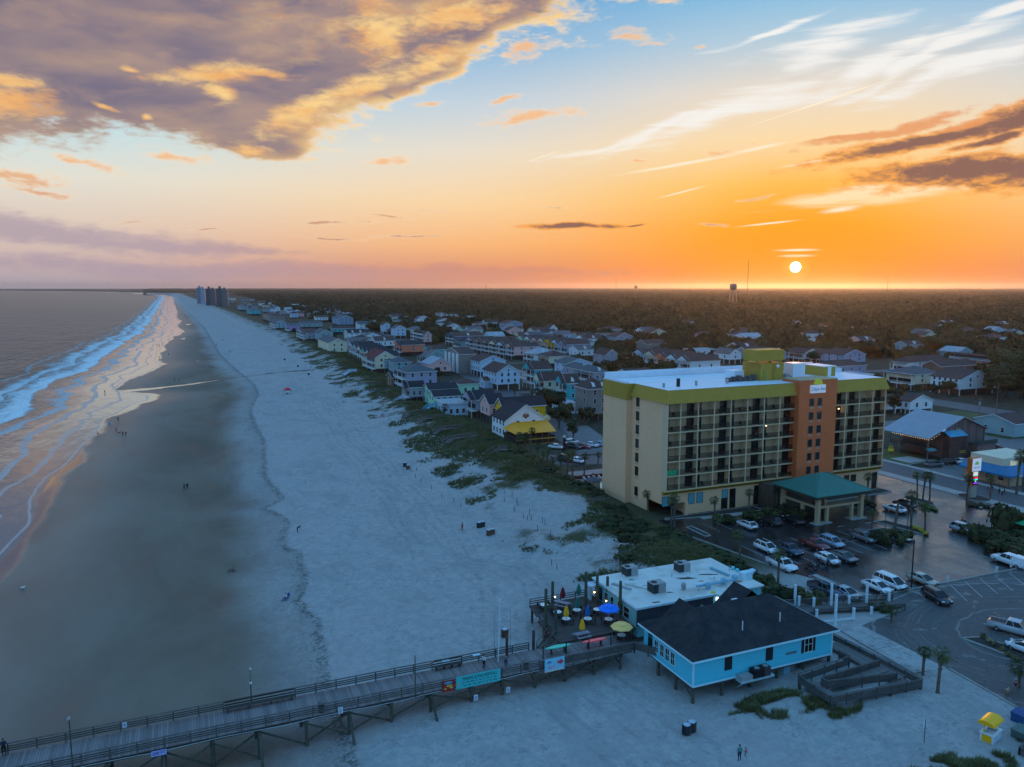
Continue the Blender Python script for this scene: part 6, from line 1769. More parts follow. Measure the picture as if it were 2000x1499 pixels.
t = T('white_rail', 'low white rail from the shop corner to a white post', 'rail', (Xa, Ya, 0)); MB().bar((0, 0, .35), (Xb - Xa, Yb - Ya, .35), .1, .18).build('board', WP, t); MB().box(-.07, .07, -.07, .07, -.3, .4).build('support', WP, t)

# ------------------------------------------------------------------ roads, car parks, kerbs
def asphalt(name, lo, hi, dusty=0.0, wetf=0.0):
    m, g, b = newmat(name)
    pos = g.n('ShaderNodeNewGeometry').outputs['Position']
    n1 = g.noise(pos, .16, 5, .6, .4); n2 = g.noise(pos, 2.2, 5, .7); n3 = g.noise(pos, 14, 2, .6)
    c = g.mix(g.ss(g.m('ADD', g.m('MULTIPLY', n1, .6), g.m('MULTIPLY', n2, .4)), .35, .65), lo, hi)
    c = g.mix(g.ss(n3, .6, .8, 0, .25), c, (.16, .155, .15))
    c = g.mix(g.ss(g.noise(pos, .7, 4, .6, .8), .58, .68, 0, .55), c, tuple(v * .45 for v in lo))
    c = g.mix(g.ss(g.m('ABSOLUTE', g.m('SUBTRACT', g.noise(pos, .22, 3, .55, 1.5), .5)), .006, .001, 0, .6), c, tuple(v * .4 for v in lo))
    if dusty:
        x, y, z = g.xyz(pos)
        dd = g.vm('LENGTH', g.comb(g.m('SUBTRACT', x, 101.0), g.m('MULTIPLY', g.m('SUBTRACT', y, 62.0), 1.3), 0))
        sw = g.noise(g.comb(g.m('ADD', dd, g.m('MULTIPLY', n1, 3.0)), g.m('MULTIPLY', n1, .4), 0), 1.5, 4, .65)
        c = g.mix(g.m('MULTIPLY', g.ss(sw, .54, .72), g.ss(n1, .3, .6, .25, dusty)), c, (.34, .33, .32))
        c = g.mix(g.ss(g.noise(pos, .35, 4, .6, .6), .58, .7, 0, dusty * .7), c, (.36, .35, .33))
    g.put(b.inputs['Base Color'], c)
    g.put(b.inputs['Roughness'], g.ss(n1, .3, .7, .56 - wetf, .74 - wetf))
    b.inputs['Specular IOR Level'].default_value = 1.0 if wetf else .4
    bp = g.n('ShaderNodeBump'); bp.inputs['Distance'].default_value = .03; bp.inputs['Strength'].default_value = .35
    g.put(bp.inputs['Height'], n2); g.put(b.inputs['Normal'], bp.outputs[0])
    MATS[name] = m
    return m


def sheet(name, pts, z, mat, th=.0):
    m = MB()
    if th: m.prism(pts, z - th, z)
    else: m.poly([(x, y, z) for x, y in pts])
    o = m.build(name, mat); o['kind'] = 'structure'
    return o


A_HOTEL = asphalt('asphalt_dark', (.012, .012, .015), (.026, .025, .027), 0, .36)
A_SOUTH = asphalt('asphalt_dusty', (.062, .060, .062), (.10, .097, .095), .85)
A_ROAD = asphalt('asphalt_road', (.075, .072, .075), (.11, .105, .11))
A_FAR = asphalt('asphalt_pale', (.10, .10, .105), (.16, .155, .16), .3)
PAVER = M('pavers', (.33, .25, .23), .8, .2, 1.5)
TURF = M('turf', (.075, .09, .028), .9, .35, 2)
SOIL = M('bed_soil', (.05, .042, .035), .95, .35, 3)
SOUTH_L = [(92.3, 80.0), (122.8, 79.4), (154, 78.8)]
sheet('hotel_car_park', [(83.6, 124.2), (83.6, 113), (85.6, 101), (87.4, 92.5), (90.2, 84.5), (92.3, 80.05), (122.8, 79.45), (154, 78.85), (154, 140), (143.4, 140), (143.4, 124.2)], .0, A_HOTEL)
sheet('south_car_park', [(82.0, 73.4), (81.9, 60.5), (80.6, 48), (78.5, 30), (154, 30), (154, 78.8), (122.8, 79.4), (92.5, 79.9), (92.5, 75.2)], .0, A_SOUTH)
sheet('road', [(157.4, -40), (166.8, -40), (166.8, 900), (157.4, 900)], .0, A_ROAD)
sheet('pavement', [(154.0, -40), (157.3, -40), (157.3, 520), (154.0, 520)], .1, CONC, .16)
sheet('pavement', [(166.9, -40), (168.6, -40), (168.6, 520), (166.9, 520)], .1, CONC, .16)
sheet('far_car_park', [(168.7, 88), (226, 88), (245, 128), (245, 190), (205, 190), (205, 139), (168.7, 136)], .0, A_FAR)
sheet('lawn', [(168.7, 140), (180, 141), (180, 190), (168.7, 190)], .0, TURF)
sheet('lawn', [(225, 152), (262, 150), (262, 196), (246, 196), (246, 168), (225, 160)], .012, TURF)
sheet('side_street', [(262, 150), (276, 150), (292, 420), (276, 420)], .0, A_ROAD)
sheet('side_street', [(84, 176), (98, 170.5), (153.9, 171), (153.9, 181), (99, 181), (90, 186)], .0, A_ROAD)
sheet('beach_street', [(97, 183), (106, 182), (124, 262), (150, 420), (190, 760), (180, 760), (138, 420), (113, 262)], .004, A_ROAD)
sheet('restaurant_yard', [(99.2, 187), (112, 186), (121, 222), (112, 222), (106, 205)], .008, M('yard_concrete', (.17, .16, .165), .8, .2, 1))
sheet('pool_terrace', [(82.6, 166.5), (98, 166.5), (98, 148.0), (81.5, 148.0)], .02, PAVER, .1)
for xx, yy in ((150, 300), (170, 420), (205, 640)):
    sheet('cross_street', [(xx - 60, yy), (xx + 240, yy + 6), (xx + 240, yy + 13), (xx - 60, yy + 7)], .01, A_ROAD)
for (a, b, c, d) in ((171, 178, 141.2, 147), (228, 246, 141, 149.6), (228, 246, 132, 138)): sheet('concrete_pad', [(a, c), (b, c), (b, d), (a, d)], .016, CONC)
sheet('concrete_ramp', [(78.3, 73.6), (82.0, 73.4), (82.0, 67.4), (77.8, 67.6)], .012, M('ramp_concrete', (.34, .34, .33), .85, .25, 1.5, stain=(.8, .6, (.14, .14, .14))), .3)
sheet('concrete_ramp', [(77.8, 67.5), (82.0, 67.3), (81.9, 60.6), (77.4, 61.4)], .016, MATS['ramp_concrete'], .3)
m = MB()
def line(x0, y0, x1, y1, w=.11, z=.005):
    d = Vector((x1 - x0, y1 - y0)).normalized(); n = Vector((-d.y, d.x)) * w / 2
    m.poly([(x0 + n.x, y0 + n.y, z), (x0 - n.x, y0 - n.y, z), (x1 - n.x, y1 - n.y, z), (x1 + n.x, y1 + n.y, z)])
for k in range(15):
    x = 88.6 + k * 2.75
    line(x, 105.8, x, 100.4); line(x, 99.9, x, 94.6) if k < 12 else None
line(96, 100.15, 127, 100.15)
for k in range(9): line(87.5 + k * 2.75, 119.2, 87.5 + k * 2.75, 113.8)
for k in range(13): line(95.2 + k * 2.75, 80.6, 95.2 + k * 2.75, 86.0)
for k in range(12): line(106.0 + k * 3.3, 78.9, 102.6 + k * 3.3, 73.6)
for k in range(5): line(99.0 + k * .8, 78.9, 97.5 + k * .9, 76.2)
for k in range(5): line(124.5 + k * 1.1, 118.6, 126.3 + k * 1.1, 114.6, .2)
for k in range(7): line(170.5 + k * 2.8, 125, 170.5 + k * 2.8, 131)
for (x, y, dx) in ((112.5, 107.5, 1), (119, 107.0, 1), (88, 93, -1)): m.poly([(x, y - .12, .005), (x + 1.6 * dx, y - .12, .005), (x + 1.6 * dx, y + .12, .005), (x, y + .12, .005)][::dx])
o_ = m.build('parking_lines', M('line_paint', (.42, .42, .43), .8, .35, 3)); o_['kind'] = 'structure'
m = MB()
for (p, q) in (((92.4, 79.95), (122.8, 79.42)), ((122.8, 79.42), (154, 78.83)), ((82.0, 60.4), (80.6, 48)), ((80.6, 48), (78.6, 30)), ((130.5, 80.5), (131.5, 96)), ((83.5, 112.9), (85.5, 101)), ((85.5, 101), (87.3, 92.5)), ((167.3, 139.5), (180, 140.8)), ((119.5, 131.2), (145, 128.4))): m.bar((*p, .03), (*q, .03), .16, .22)
o_ = m.build('kerb', CONC); o_['kind'] = 'structure'
def bed(pts, label=None):
    o = sheet('planting_bed', pts, .13, SOIL, .2)
    k = MB()
    for i in range(len(pts)): k.bar((*pts[i], .06), (*pts[(i + 1) % len(pts)], .06), .18, .22)
    o = k.build('kerb', CONC); o['kind'] = 'structure'
def ellp(cx, cy, a, b, rot=0, n=14): return [(cx + a * math.cos(2 * math.pi * k / n) * math.cos(rot) - b * math.sin(2 * math.pi * k / n) * math.sin(rot), cy + a * math.cos(2 * math.pi * k / n) * math.sin(rot) + b * math.sin(2 * math.pi * k / n) * math.cos(rot)) for k in range(n)]
bed([(113.2, 103.6), (119.4, 103.4), (120.6, 98.6), (114.2, 98.0)])
bed([(121.4, 107.2), (124.0, 106.6), (125.6, 98.4), (123.2, 97.8)])
bed(ellp(156.0 - .8, 111.5, 2.6, 3.4)); bed([(140.5, 117), (143, 118.2), (144, 112.5), (141.8, 110.2)])
bed([(90.8, 65.4), (93.2, 64.6), (96.5, 55), (92.6, 55)])
bed([(131, 96.2), (152, 95.6), (152, 80.6), (130.8, 80.2)])
bed([(85.0, 124), (91, 122.8), (107, 121.6), (107, 124.6), (85.5, 124.6)]); bed([(123.4, 121.5), (143, 122), (143, 124.6), (123.4, 124.6)])
bed([(85.9, 118.2), (87.0, 118.2), (87.0, 112.4), (85.9, 112.4)])
sheet('pavement', [(92, 121.2), (107.5, 120.2), (107.5, 121.5), (92, 122.6)], .1, CONC, .16)

# ------------------------------------------------------------------ cars
TYRE = M('tyre', (.012, .012, .013), .85, .2); RIM = M('rim', (.38, .39, .41), .35, .1, metal=.7)
CGL = M('car_glass', (.014, .018, .022), .12, .1, 1, .3)
HEADL = M('headlight', (.62, .66, .70), .15, .1, 3, .6); TAILL = M('tail_light', (.35, .015, .012), .25, .1, 3, .5); TRIMC = M('car_trim', (.02, .02, .022), .5, .1)
PAINT = dict(white=(.74, .77, .80), silver=(.42, .45, .48), grey=(.13, .135, .145), black=(.012, .012, .014), navy=(.02, .035, .07), maroon=(.16, .012, .018), red=(.32, .015, .02), blue=(.28, .38, .50), gold=(.40, .38, .33), bronze=(.09, .055, .05))
KC = {}
SPEC = dict(   # L, W, belt stations (x, z), cabin bottom rear/front, top rear/front, roof z
    sedan=(4.75, 1.84, [(-2.37, .6), (-2.28, .93), (-1.5, 1.0), (.85, .95), (1.9, .80), (2.34, .54)], -1.95, 1.4, -.95, .2, 1.45),
    suv=(4.75, 1.9, [(-2.37, .6), (-2.33, 1.0), (-1.4, 1.08), (1.0, 1.04), (2.0, .9), (2.35, .6)], -2.25, 1.4, -1.8, .4, 1.7),
    hatch=(4.4, 1.8, [(-2.18, .55), (-2.12, .98), (-1.2, 1.02), (.85, .97), (1.85, .80), (2.16, .55)], -2.08, 1.4, -1.25, .25, 1.5),
    van=(5.1, 2.0, [(-2.55, .55), (-2.52, 1.0), (-1.4, 1.05), (1.5, .98), (2.25, .78), (2.53, .52)], -2.45, 2.0, -2.1, .75, 1.74),
    pickup=(5.7, 2.0, [(-2.84, .65), (-2.82, 1.1), (-.6, 1.12), (1.2, 1.12), (2.5, 1.05), (2.82, .65)], -.75, 1.45, -.55, .75, 1.82))


def car_parts(kind, colr, extra=None):
    k = (kind, colr, extra)
    if k in KC: return KC[k]
    L, Wd, st, cb0, cb1, ct0, ct1, zr = SPEC[kind]
    P = M('paint_' + colr, PAINT[colr], .28, .04, 1, .5, coat=.6)
    b = MB(); hw = Wd / 2
    sts = []
    for i, (x, z) in enumerate(st):
        taper = .86 if i in (0, len(st) - 1) else (.95 if i in (1, len(st) - 2) else 1.0)
        z0 = .3 if 0 < i < len(st) - 1 else .4
        sts.append([(x, -hw * taper * .92, z0), (x, -hw * taper, z0 + .2), (x, -hw * taper, z - .16), (x, -hw * taper * .9, z), (x, hw * taper * .9, z), (x, hw * taper, z - .16), (x, hw * taper, z0 + .2), (x, hw * taper * .92, z0)])
    vs = [v for s in sts for v in s]; n = 8
    fs = [(j * n + i, (j + 1) * n + i, (j + 1) * n + (i + 1) % n, j * n + (i + 1) % n) for j in range(len(sts) - 1) for i in range(n)]
    fs += [tuple(reversed(range(n))), tuple(range((len(sts) - 1) * n, len(sts) * n))]
    fs = [tuple(reversed(f)) for f in fs]
    b.add(vs, fs)
    if kind == 'pickup':
        b.box(-2.78, -.75, -.92, -.84, 1.1, 1.2).box(-2.78, -.75, .84, .92, 1.1, 1.2)
    body = b.mesh('body', P, True)
    zb_ = st[2][1] - .04
    wb, wt = hw * .88, hw * .70
    B = [(cb0, -wb, zb_), (cb1, -wb, zb_ - .03), (cb1, wb, zb_ - .03), (cb0, wb, zb_)]; Tt = [(ct0, -wt, zr - .06), (ct1, -wt, zr - .06), (ct1, wt, zr - .06), (ct0, wt, zr - .06)]
    gl = MB().add(B + Tt, [(0, 1, 5, 4), (1, 2, 6, 5), (2, 3, 7, 6), (3, 0, 4, 7)]).mesh('windows', CGL)
    r = MB()
    r.add([(ct0 - .06, -wt - .03, zr - .07), (ct1 + .1, -wt - .03, zr - .07), (ct1 + .1, wt + .03, zr - .07), (ct0 - .06, wt + .03, zr - .07), (ct0 + .1, -wt * .82, zr), (ct1 - .15, -wt * .82, zr), (ct1 - .15, wt * .82, zr), (ct0 + .1, wt * .82, zr)], [(0, 3, 2, 1), (4, 5, 6, 7), (0, 1, 5, 4), (1, 2, 6, 5), (2, 3, 7, 6), (3, 0, 4, 7)])
    for s in (-1, 1):
        for (xa, xb) in ((cb0 + .02, ct0), (cb1 - .03, ct1 + .04), ((cb0 + cb1) / 2 - .1, (ct0 + ct1) / 2 - .1)): r.bar((xa, s * (wb + .005), zb_), (xb, s * (wt + .012), zr - .07), .09, .05)
        if kind in ('suv', 'van'): r.bar((cb0 * .55, s * (wb + .005), zb_), (ct0 * .6, s * (wt + .012), zr - .07), .09, .05); r.bar((ct0 + .1, s * wt * .85, zr + .05), (ct1 - .1, s * wt * .85, zr + .05), .04)
    roof = r.mesh('roof', P)
    ty = MB().tube((0, -.11, 0), (0, .11, 0), .34 if kind in ('suv', 'pickup') else .32, None, 16).mesh('tyre', TYRE)
    ri = MB().tube((0, -.118, 0), (0, .118, 0), .2, None, 10).mesh('rim', RIM)
    xf, xb = st[-1][0], st[0][0]
    hl = MB().box(xf - .32, xf - .03, -.16, .16, .64, .78).mesh('headlight', HEADL)
    tl = MB().box(xb - .01, xb + .16, -.1, .1, .78, .98).mesh('tail_light', TAILL)
    mi = MB().box(-.1, .1, -.09, .09, -.06, .08).mesh('mirror', P)
    bu = MB().box(xf - .25, xf - .0, -hw * .7, hw * .7, .38, .5).mesh('grille', TRIMC)
    pl = MB().box(xb - .02, xb + .04, -hw * .75, hw * .75, .42, .56).mesh('bumper', TRIMC)
    xtra = None
    if kind == 'pickup': xtra = ('bed', MB().box(-2.7, -.8, -.82, .82, 1.121, 1.128).mesh('bed', TRIMC))
    if extra == 'cap': xtra = ('cap', MB().add([(-2.78, -.9, 1.13), (-.78, -.9, 1.13), (-.78, .9, 1.13), (-2.78, .9, 1.13), (-2.7, -.78, 1.85), (-.8, -.78, 1.85), (-.8, .78, 1.85), (-2.7, .78, 1.85)], [(0, 1, 5, 4), (1, 2, 6, 5), (2, 3, 7, 6), (3, 0, 4, 7), (4, 5, 6, 7)]).mesh('cap', P))
    if extra == 'rack': xtra = ('ladder_rack', MB().bar((-2.7, -.8, 1.95), (2.2, -.8, 2.05), .06).bar((-2.7, .8, 1.95), (2.2, .8, 2.05), .06).bar((-2.6, -.8, 1.96), (-2.6, .8, 1.96), .06).bar((-.8, -.8, 2), (-.8, .8, 2), .06).box(-2.5, 1.6, .1, .45, 2.0, 2.08).box(-2.5, 1.2, -.3, .05, 2.0, 2.06).bar((-2.6, -.8, 1.1), (-2.6, -.8, 1.95), .06).bar((-2.6, .8, 1.1), (-2.6, .8, 1.95), .06).mesh('ladder_rack', GREYM))
    if extra == 'roofdark': xtra = ('sunroof', MB().box(ct0 + .12, ct1 - .15, -wt * .8, wt * .8, zr + .001, zr + .012).mesh('sunroof', CGL))
    KC[k] = (L, Wd, body, gl, roof, ty, ri, hl, tl, mi, bu, pl, xtra, .34 if kind in ('suv', 'pickup') else .32)
    return KC[k]


def car(px, py, kind, colr, head, label, extra=None, name='parked_car', group=None, small=False):
    X_, Y_ = at(px, py, 0)
    L, Wd, body, gl, roof, ty, ri, hl, tl, mi, bu, pl, xt, rw = car_parts(kind, colr, extra)
    t = T(name, label, 'pickup' if kind == 'pickup' else 'car', (X_, Y_, .006), R(head), group)
    inst('body', body, t); inst('windows', gl, t); inst('roof', roof, t)
    for sx in (-1, 1):
        for sy in (-1, 1):
            w = inst('wheel', ty, t, (sx * L * .3 + .03, sy * (Wd / 2 - .13), rw)); inst('rim', ri, w)
    for sy in (-1, 1):
        inst('headlight', hl, t, (0, sy * Wd * .34, .06)); inst('tail_light', tl, t, (0, sy * Wd * .38, 0))
        inst('mirror', mi, t, (SPEC[kind][4] - .45, sy * (Wd / 2 + .08), SPEC[kind][2][3][1] + .08))
    inst('grille', bu, t); inst('bumper', pl, t)
    if xt: inst(xt[0], xt[1], t)
    return t


HP = 'cars parked at the hotel'
for a in [(1459, 1031, 'hatch', 'white', 90, 'white hatchback alone by the hotel wall, tail toward the camera', 'roofdark'),
          (1505, 1024, 'suv', 'black', 92, 'black car in deep shade, first right of the white hatchback', None),
          (1549, 1021, 'sedan', 'black', 90, 'black sedan in deep shade next to the canopy shrubs', None),
          (1497, 1077, 'suv', 'white', -90, 'white crossover with a dark roof behind the white pickup', 'roofdark'),
          (1539, 1080, 'pickup', 'navy', -90, 'dark navy pickup right of the white crossover', None),
          (1590, 1070, 'pickup', 'maroon', -90, 'maroon pickup in the middle row', None),
          (1624, 1066, 'suv', 'blue', -90, 'silver blue crossover right of the maroon pickup', None),
          (1687, 1056, 'suv', 'grey', -90, 'charcoal crossover alone beside the planted island', None),
          (1527, 1110, 'pickup', 'white', -90, 'white pickup with open bed behind a palm trunk', None),
          (1616, 1098, 'hatch', 'white', -90, 'white coupe-like hatchback beside the motorcyclists', None),
          (1648, 1094, 'sedan', 'grey', -90, 'grey crossover sedan right of the white coupe-like hatchback', None),
          (1612, 1160, 'pickup', 'navy', -90, 'dark work pickup with a ladder rack behind the boardwalk', 'rack'),
          (1652, 1165, 'sedan', 'silver', -90, 'pale silver sedan behind the boardwalk posts', None),
          (1713, 1153, 'sedan', 'white', -90, 'white sedan next to the white minivan', None),
          (1738, 1145, 'van', 'white', -90, 'white minivan in the near row', None),
          (1801, 1139, 'sedan', 'gold', -90, 'champagne sedan beside the tall lamp post', None),
          (1747, 999, 'sedan', 'white', 92, 'white sedan by the roadside palms', None),
          (1766, 990, 'suv', 'bronze', 92, 'dark brown SUV beyond the white roadside sedan', None)]:
    car(a[0], a[1], a[2], a[3], a[4], a[5], a[6], group=HP)
car(1829, 1174, 'suv', 'black', -104, 'black car driving out between the two car parks', name='car')
car(1882, 1040, 'suv', 'silver', -88, 'silver wagon driving in past the shrub bed', name='car')
car(1972, 1103, 'pickup', 'white', 90, 'white utility pickup with a bed cap', 'cap')
car(1978, 1236, 'pickup', 'silver', -68, 'silver crew pickup with a black bed at the right edge', name='car')
car(2003, 1275, 'hatch', 'white', 98, 'white crossover cut by the right edge near the planted kerb', name='car')
FP = 'cars parked across the road'
for a in [(1824, 912, 'suv', 'grey', -8, 'grey station wagon at the barn corner'), (1853, 907, 'suv', 'black', -6, 'dark SUV right of the grey station wagon'), (1880, 906, 'sedan', 'white', -10, 'white sedan at the barn behind the pylon sign'), (1928, 925, 'sedan', 'black', -60, 'black sedan right of the pylon sign'), (1950, 921, 'van', 'black', -60, 'black minivan with a shiny roof by the blue awning'), (1934, 899, 'sedan', 'silver', -72, 'silver sedan in the row behind the pylon'), (1943, 893, 'hatch', 'white', -72, 'white hatchback in the row behind the pylon'), (1955, 888, 'sedan', 'grey', -72, 'grey sedan in the row behind the pylon'), (1948, 879, 'sedan', 'black', -72, 'black sedan farthest in the row behind the pylon'), (1918, 828, 'pickup', 'black', -20, 'black pickup by the utility pole'), (1935, 843, 'sedan', 'black', -40, 'black sedan with glinting roof beside the barn'), (1957, 842, 'suv', 'silver', -50, 'silver SUV beside the barn'), (1975, 835, 'suv', 'bronze', -50, 'brown SUV at the right edge behind the barn'), (1990, 908, 'sedan', 'white', -40, 'white sedan near the blue awning shop'), (1905, 912, 'hatch', 'maroon', -60, 'maroon hatchback hidden behind the pylon sign')]:
    car(*a, group=FP)
YP = 'cars parked at the yellow roofed restaurant'
for a in [(1116, 868, 'suv', 'white', 15, 'white crossover beside the restaurant sign post'), (1121, 877, 'suv', 'black', -55, 'black SUV in front of the white crossover'), (1139, 876, 'sedan', 'red', -55, 'red sedan in front of the restaurant'), (1155, 873, 'sedan', 'white', -60, 'white sedan right of the red one'), (1173, 872, 'sedan', 'blue', -60, 'blue silver sedan next to the hotel edge'), (1087, 877, 'sedan', 'white', -50, 'white sedan half under the yellow roof'), (1128, 904, 'sedan', 'white', -70, 'white sedan between palms by the pool'), (1105, 901, 'suv', 'black', -70, 'black jeep-like car between palms by the pool')]:
    car(*a, group=YP)
def motorbike(x, y, rz, label):
    t = T('motorcycle', label, 'motorcycle', (x, y, 0), rz)
    for xx in (-.68, .7):
        w = MB().tube((xx, -.06, .31), (xx, .06, .31), .31, None, 14).build('wheel', TYRE, t)
        MB().tube((xx, -.065, .31), (xx, .065, .31), .17, None, 8).build('rim', RIM, w)
    MB().bar((-.6, 0, .5), (.35, 0, .62), .2, .22).ell((.2, 0, .82), (.32, .15, .15), 8, 5).box(-.1, .25, -.16, .16, .28, .55).build('frame', M('paint_black', PAINT['black'], .3, .04, 1, .5, coat=.6), t)
    MB().ell((-.32, 0, .78), (.38, .16, .08), 8, 5).build('seat', BLACK, t)
    MB().bar((.7, 0, .3), (.45, 0, 1.02), .09).bar((.45, -.38, 1.05), (.45, .38, 1.05), .04).ell((.6, 0, .85), (.1, .1, .1), 8, 5).build('handlebar', GREYM, t)


# ------------------------------------------------------------------ barn-like restaurant over the road
def barn():
    X0, Y0 = at(1811, 900, 0)
    _, ze = onY(1812, 857, Y0)
    X1, _ = onY(1928, 845, Y0); Xr, zr = onY(1882, 814, Y0)
    Y1 = solve(lambda Y: pxof(X0, Y, ze)[0], 1724, Y0, Y0 + 200, False)
    o = (X0, Y0, 0)
    BW = M_planks('barn_boards', (.17, .125, .12), .55, 0, .9, .75)
    t = T('barn_restaurant', 'rustic barn restaurant of patchwork boards under a broad grey metal roof', 'restaurant', o)
    xi = X0 + 6.5
    zi = ze + (zr - ze) * (xi - X0) / (Xr - X0)
    ze2 = zr - (zr - ze) * (X1 - Xr) / (Xr - X0)
    w = MB(o).box(xi, X1 - .3, Y0 + .4, Y1 - 1, 0, ze2 - .2)
    w.add([(xi, Y0 + .4, ze2 - .2), (X1 - .3, Y0 + .4, ze2 - .2), (Xr, Y0 + .4, zr - .25), (xi, Y0 + .4, zi - .25), (xi, Y1 - 1, ze2 - .2), (X1 - .3, Y1 - 1, ze2 - .2), (Xr, Y1 - 1, zr - .25), (xi, Y1 - 1, zi - .25)], [(0, 1, 2, 3), (7, 6, 5, 4), (0, 3, 7, 4)])
    w.build('walls', BW, t)
    r = MB(o); th = .18
    r.add([(X0 - .4, Y0 - .4, ze), (Xr, Y0 - .4, zr), (X1 + .4, Y0 - .4, ze2 - .1), (X1 + .4, Y1, ze2 - .1), (Xr, Y1, zr), (X0 - .4, Y1, ze)] + [(X0 - .4, Y0 - .4, ze - th), (Xr, Y0 - .4, zr - th), (X1 + .4, Y0 - .4, ze2 - .1 - th), (X1 + .4, Y1, ze2 - .1 - th), (Xr, Y1, zr - th), (X0 - .4, Y1, ze - th)], [(0, 1, 4, 5), (1, 2, 3, 4), (6, 11, 10, 7), (7, 10, 9, 8), (0, 6, 7, 1), (1, 7, 8, 2), (2, 8, 9, 3), (0, 5, 11, 6), (3, 9, 10, 4), (4, 10, 11, 5)])
    ro = r.build('roof', M('barn_roof', (.26, .29, .34), .45, .1, .5, .5), t)
    for (px, py) in ((1779, 818.5), (1846, 830.5)):
        X_, z_ = onY(px, py, Y0 + 14)
        fx = (X0 + Xr) / 2 + (1 if px < 1800 else -1.5)
        yy = solve(lambda Y: pxof(fx, Y, ze + (zr - ze) * (fx - X0) / (Xr - X0))[0], px, Y0, Y1, False)
        zz = ze + (zr - ze) * (fx - X0) / (Xr - X0) + .03
        k = (zr - ze) / (Xr - X0)
        MB(o).add([(fx - .6, yy - .9, zz - .6 * k), (fx + .6, yy - .9, zz + .6 * k), (fx + .6, yy + .9, zz + .6 * k), (fx - .6, yy + .9, zz - .6 * k)], [(0, 1, 2, 3)]).build('skylight', M('skylight', (.8, .84, .9), .3, .05), ro)
    for yy in (Y0 + .1, Y0 + 9, Y0 + 18, Y0 + 27, Y0 + 36): MB(o).box(X0 - .1, X0 + .12, yy - .12, yy + .12, 0, ze - .05).build('post', WOOD, t)
    fl = MB(o).box(X0 + .8, xi, Y0 + 3, Y1 - 2, 2.6, 2.8); rail_run(fl, (X0 + .8, Y0 + 3), (X0 + .8, Y1 - 2), 2.8, 1.0, (.3, .6), 3)
    fl.build('upper_deck', WOODD, t)
    bl = MB(o)
    for k in range(18):
        yy = Y0 - .3 + k * (Y1 - Y0) / 22; bl.ell((X0 - .3, yy, ze - .3 - .1 * math.sin(k * 1.1) ** 2), (.05, .05, .06), 6, 4)
    for k in range(4): bl.ell((X0 + .6 + k * .9, Y0 - .42, ze - .2 + .35 * k), (.05, .05, .06), 6, 4)
    bl.build('string_lights', M('bulb_warm', (1.0, .72, .35), .5, 0, emit=4), t)
    xa, za = onY(1855, 852, Y0 - 1.6); xb, _ = onY(1889, 858, Y0 - 1.6)
    MB(o).add([(xa, Y0 + .3, za + .9), (xb, Y0 + .3, za + .9), (xb, Y0 - 1.9, za - .3), (xa, Y0 - 1.9, za - .3)], [(0, 3, 2, 1)]).build('awning', M('awning_blue', (.05, .34, .52), .7, .1), t)
    MB(o).box(xa + .2, xb - .1, Y0 - 1.6, Y0 + .3, 0, za - .2).build('entry_hut', M('hut_brown', (.075, .05, .045), .9, .3, 2), t)
    MB(o).box(xb - 2.6, xb - .3, Y0 - 1.66, Y0 - 1.6, 1.9, 2.05).box(xb - 2.6, xb - .3, Y0 - 1.66, Y0 - 1.6, 1.5, 1.62).build('yellow_boards', M('board_yellow', (.6, .38, .03), .7), t)
    xa, za = onY(1814, 882, Y0 - .8); xb, _ = onY(1830, 880, Y0 - .8)
    MB(o).add([(xa, Y0 + .3, za + .5), (xb, Y0 + .3, za + .5), (xb, Y0 - 1, za), (xa, Y0 - 1, za)], [(0, 3, 2, 1)]).build('awning', M('awning_teal', (.06, .25, .27), .7), t)
    xe, ze_ = onY(1872, 842, Y0 + .38)
    MB(o).tube((xe, Y0 + .3, ze_), (xe, Y0 + .39, ze_), .85, None, 14).build('emblem', M('emblem_moss', (.28, .24, .06), .7), t)
    xa, _ = onY(1897, 865, Y0 - .4); xb, _ = onY(1930, 865, Y0 - .4)
    MB(o).box(xa, xb + .6, Y0 - 2.2, Y0 + .3, 0, 3.3).build('side_hut', M('hut_rose', (.21, .13, .12), .9, .2, 2), t)
    MB(o).box(xa - .1, xb + .8, Y0 - 2.4, Y0 + .35, 3.31, 3.5).box(xa - .1, xb + .8, Y0 - 2.4, Y0 - 2.3, 3.5, 4.4).build('hut_roof', M('hut_green', (.05, .075, .07), .8), t)
    st = MB(o)
    for k in range(10): st.box(xa - 3.6 + k * .33, xa - 3.2 + k * .33, Y0 - 2, Y0 - 1, 3.2 - k * .32, 3.26 - k * .32)
    st.build('stairs', WOOD, t)
    FOOT.append((X0, X1, Y0, Y1))
    x_, y_ = at(1740, 885, 0)
    q = T('swing_seat', 'yellow hanging gondola seat in the dark at the barn', 'swing', (x_, y_, 0))
    MB().tube((0, 0, .5), (0, 0, 1.0), .75, .8, 12).build('tub', M('tub_yellow', (.72, .6, .02), .5), q)
    fr_ = MB()
    for a in range(6): fr_.bar((.75 * math.cos(a), .75 * math.sin(a), 1.0), (.3 * math.cos(a), .3 * math.sin(a), 2.3), .07)
    fr_.build('canopy_frame', MATS['tub_yellow'], q); MB().ell((0, 0, 2.35), (.45, .45, .25), 8, 5).build('canopy', M('tub_blue', (.06, .12, .25), .6), q)
    MB().tube((0, 0, 0), (0, 0, .5), .12, None, 8).build('stand', BLACK, q)


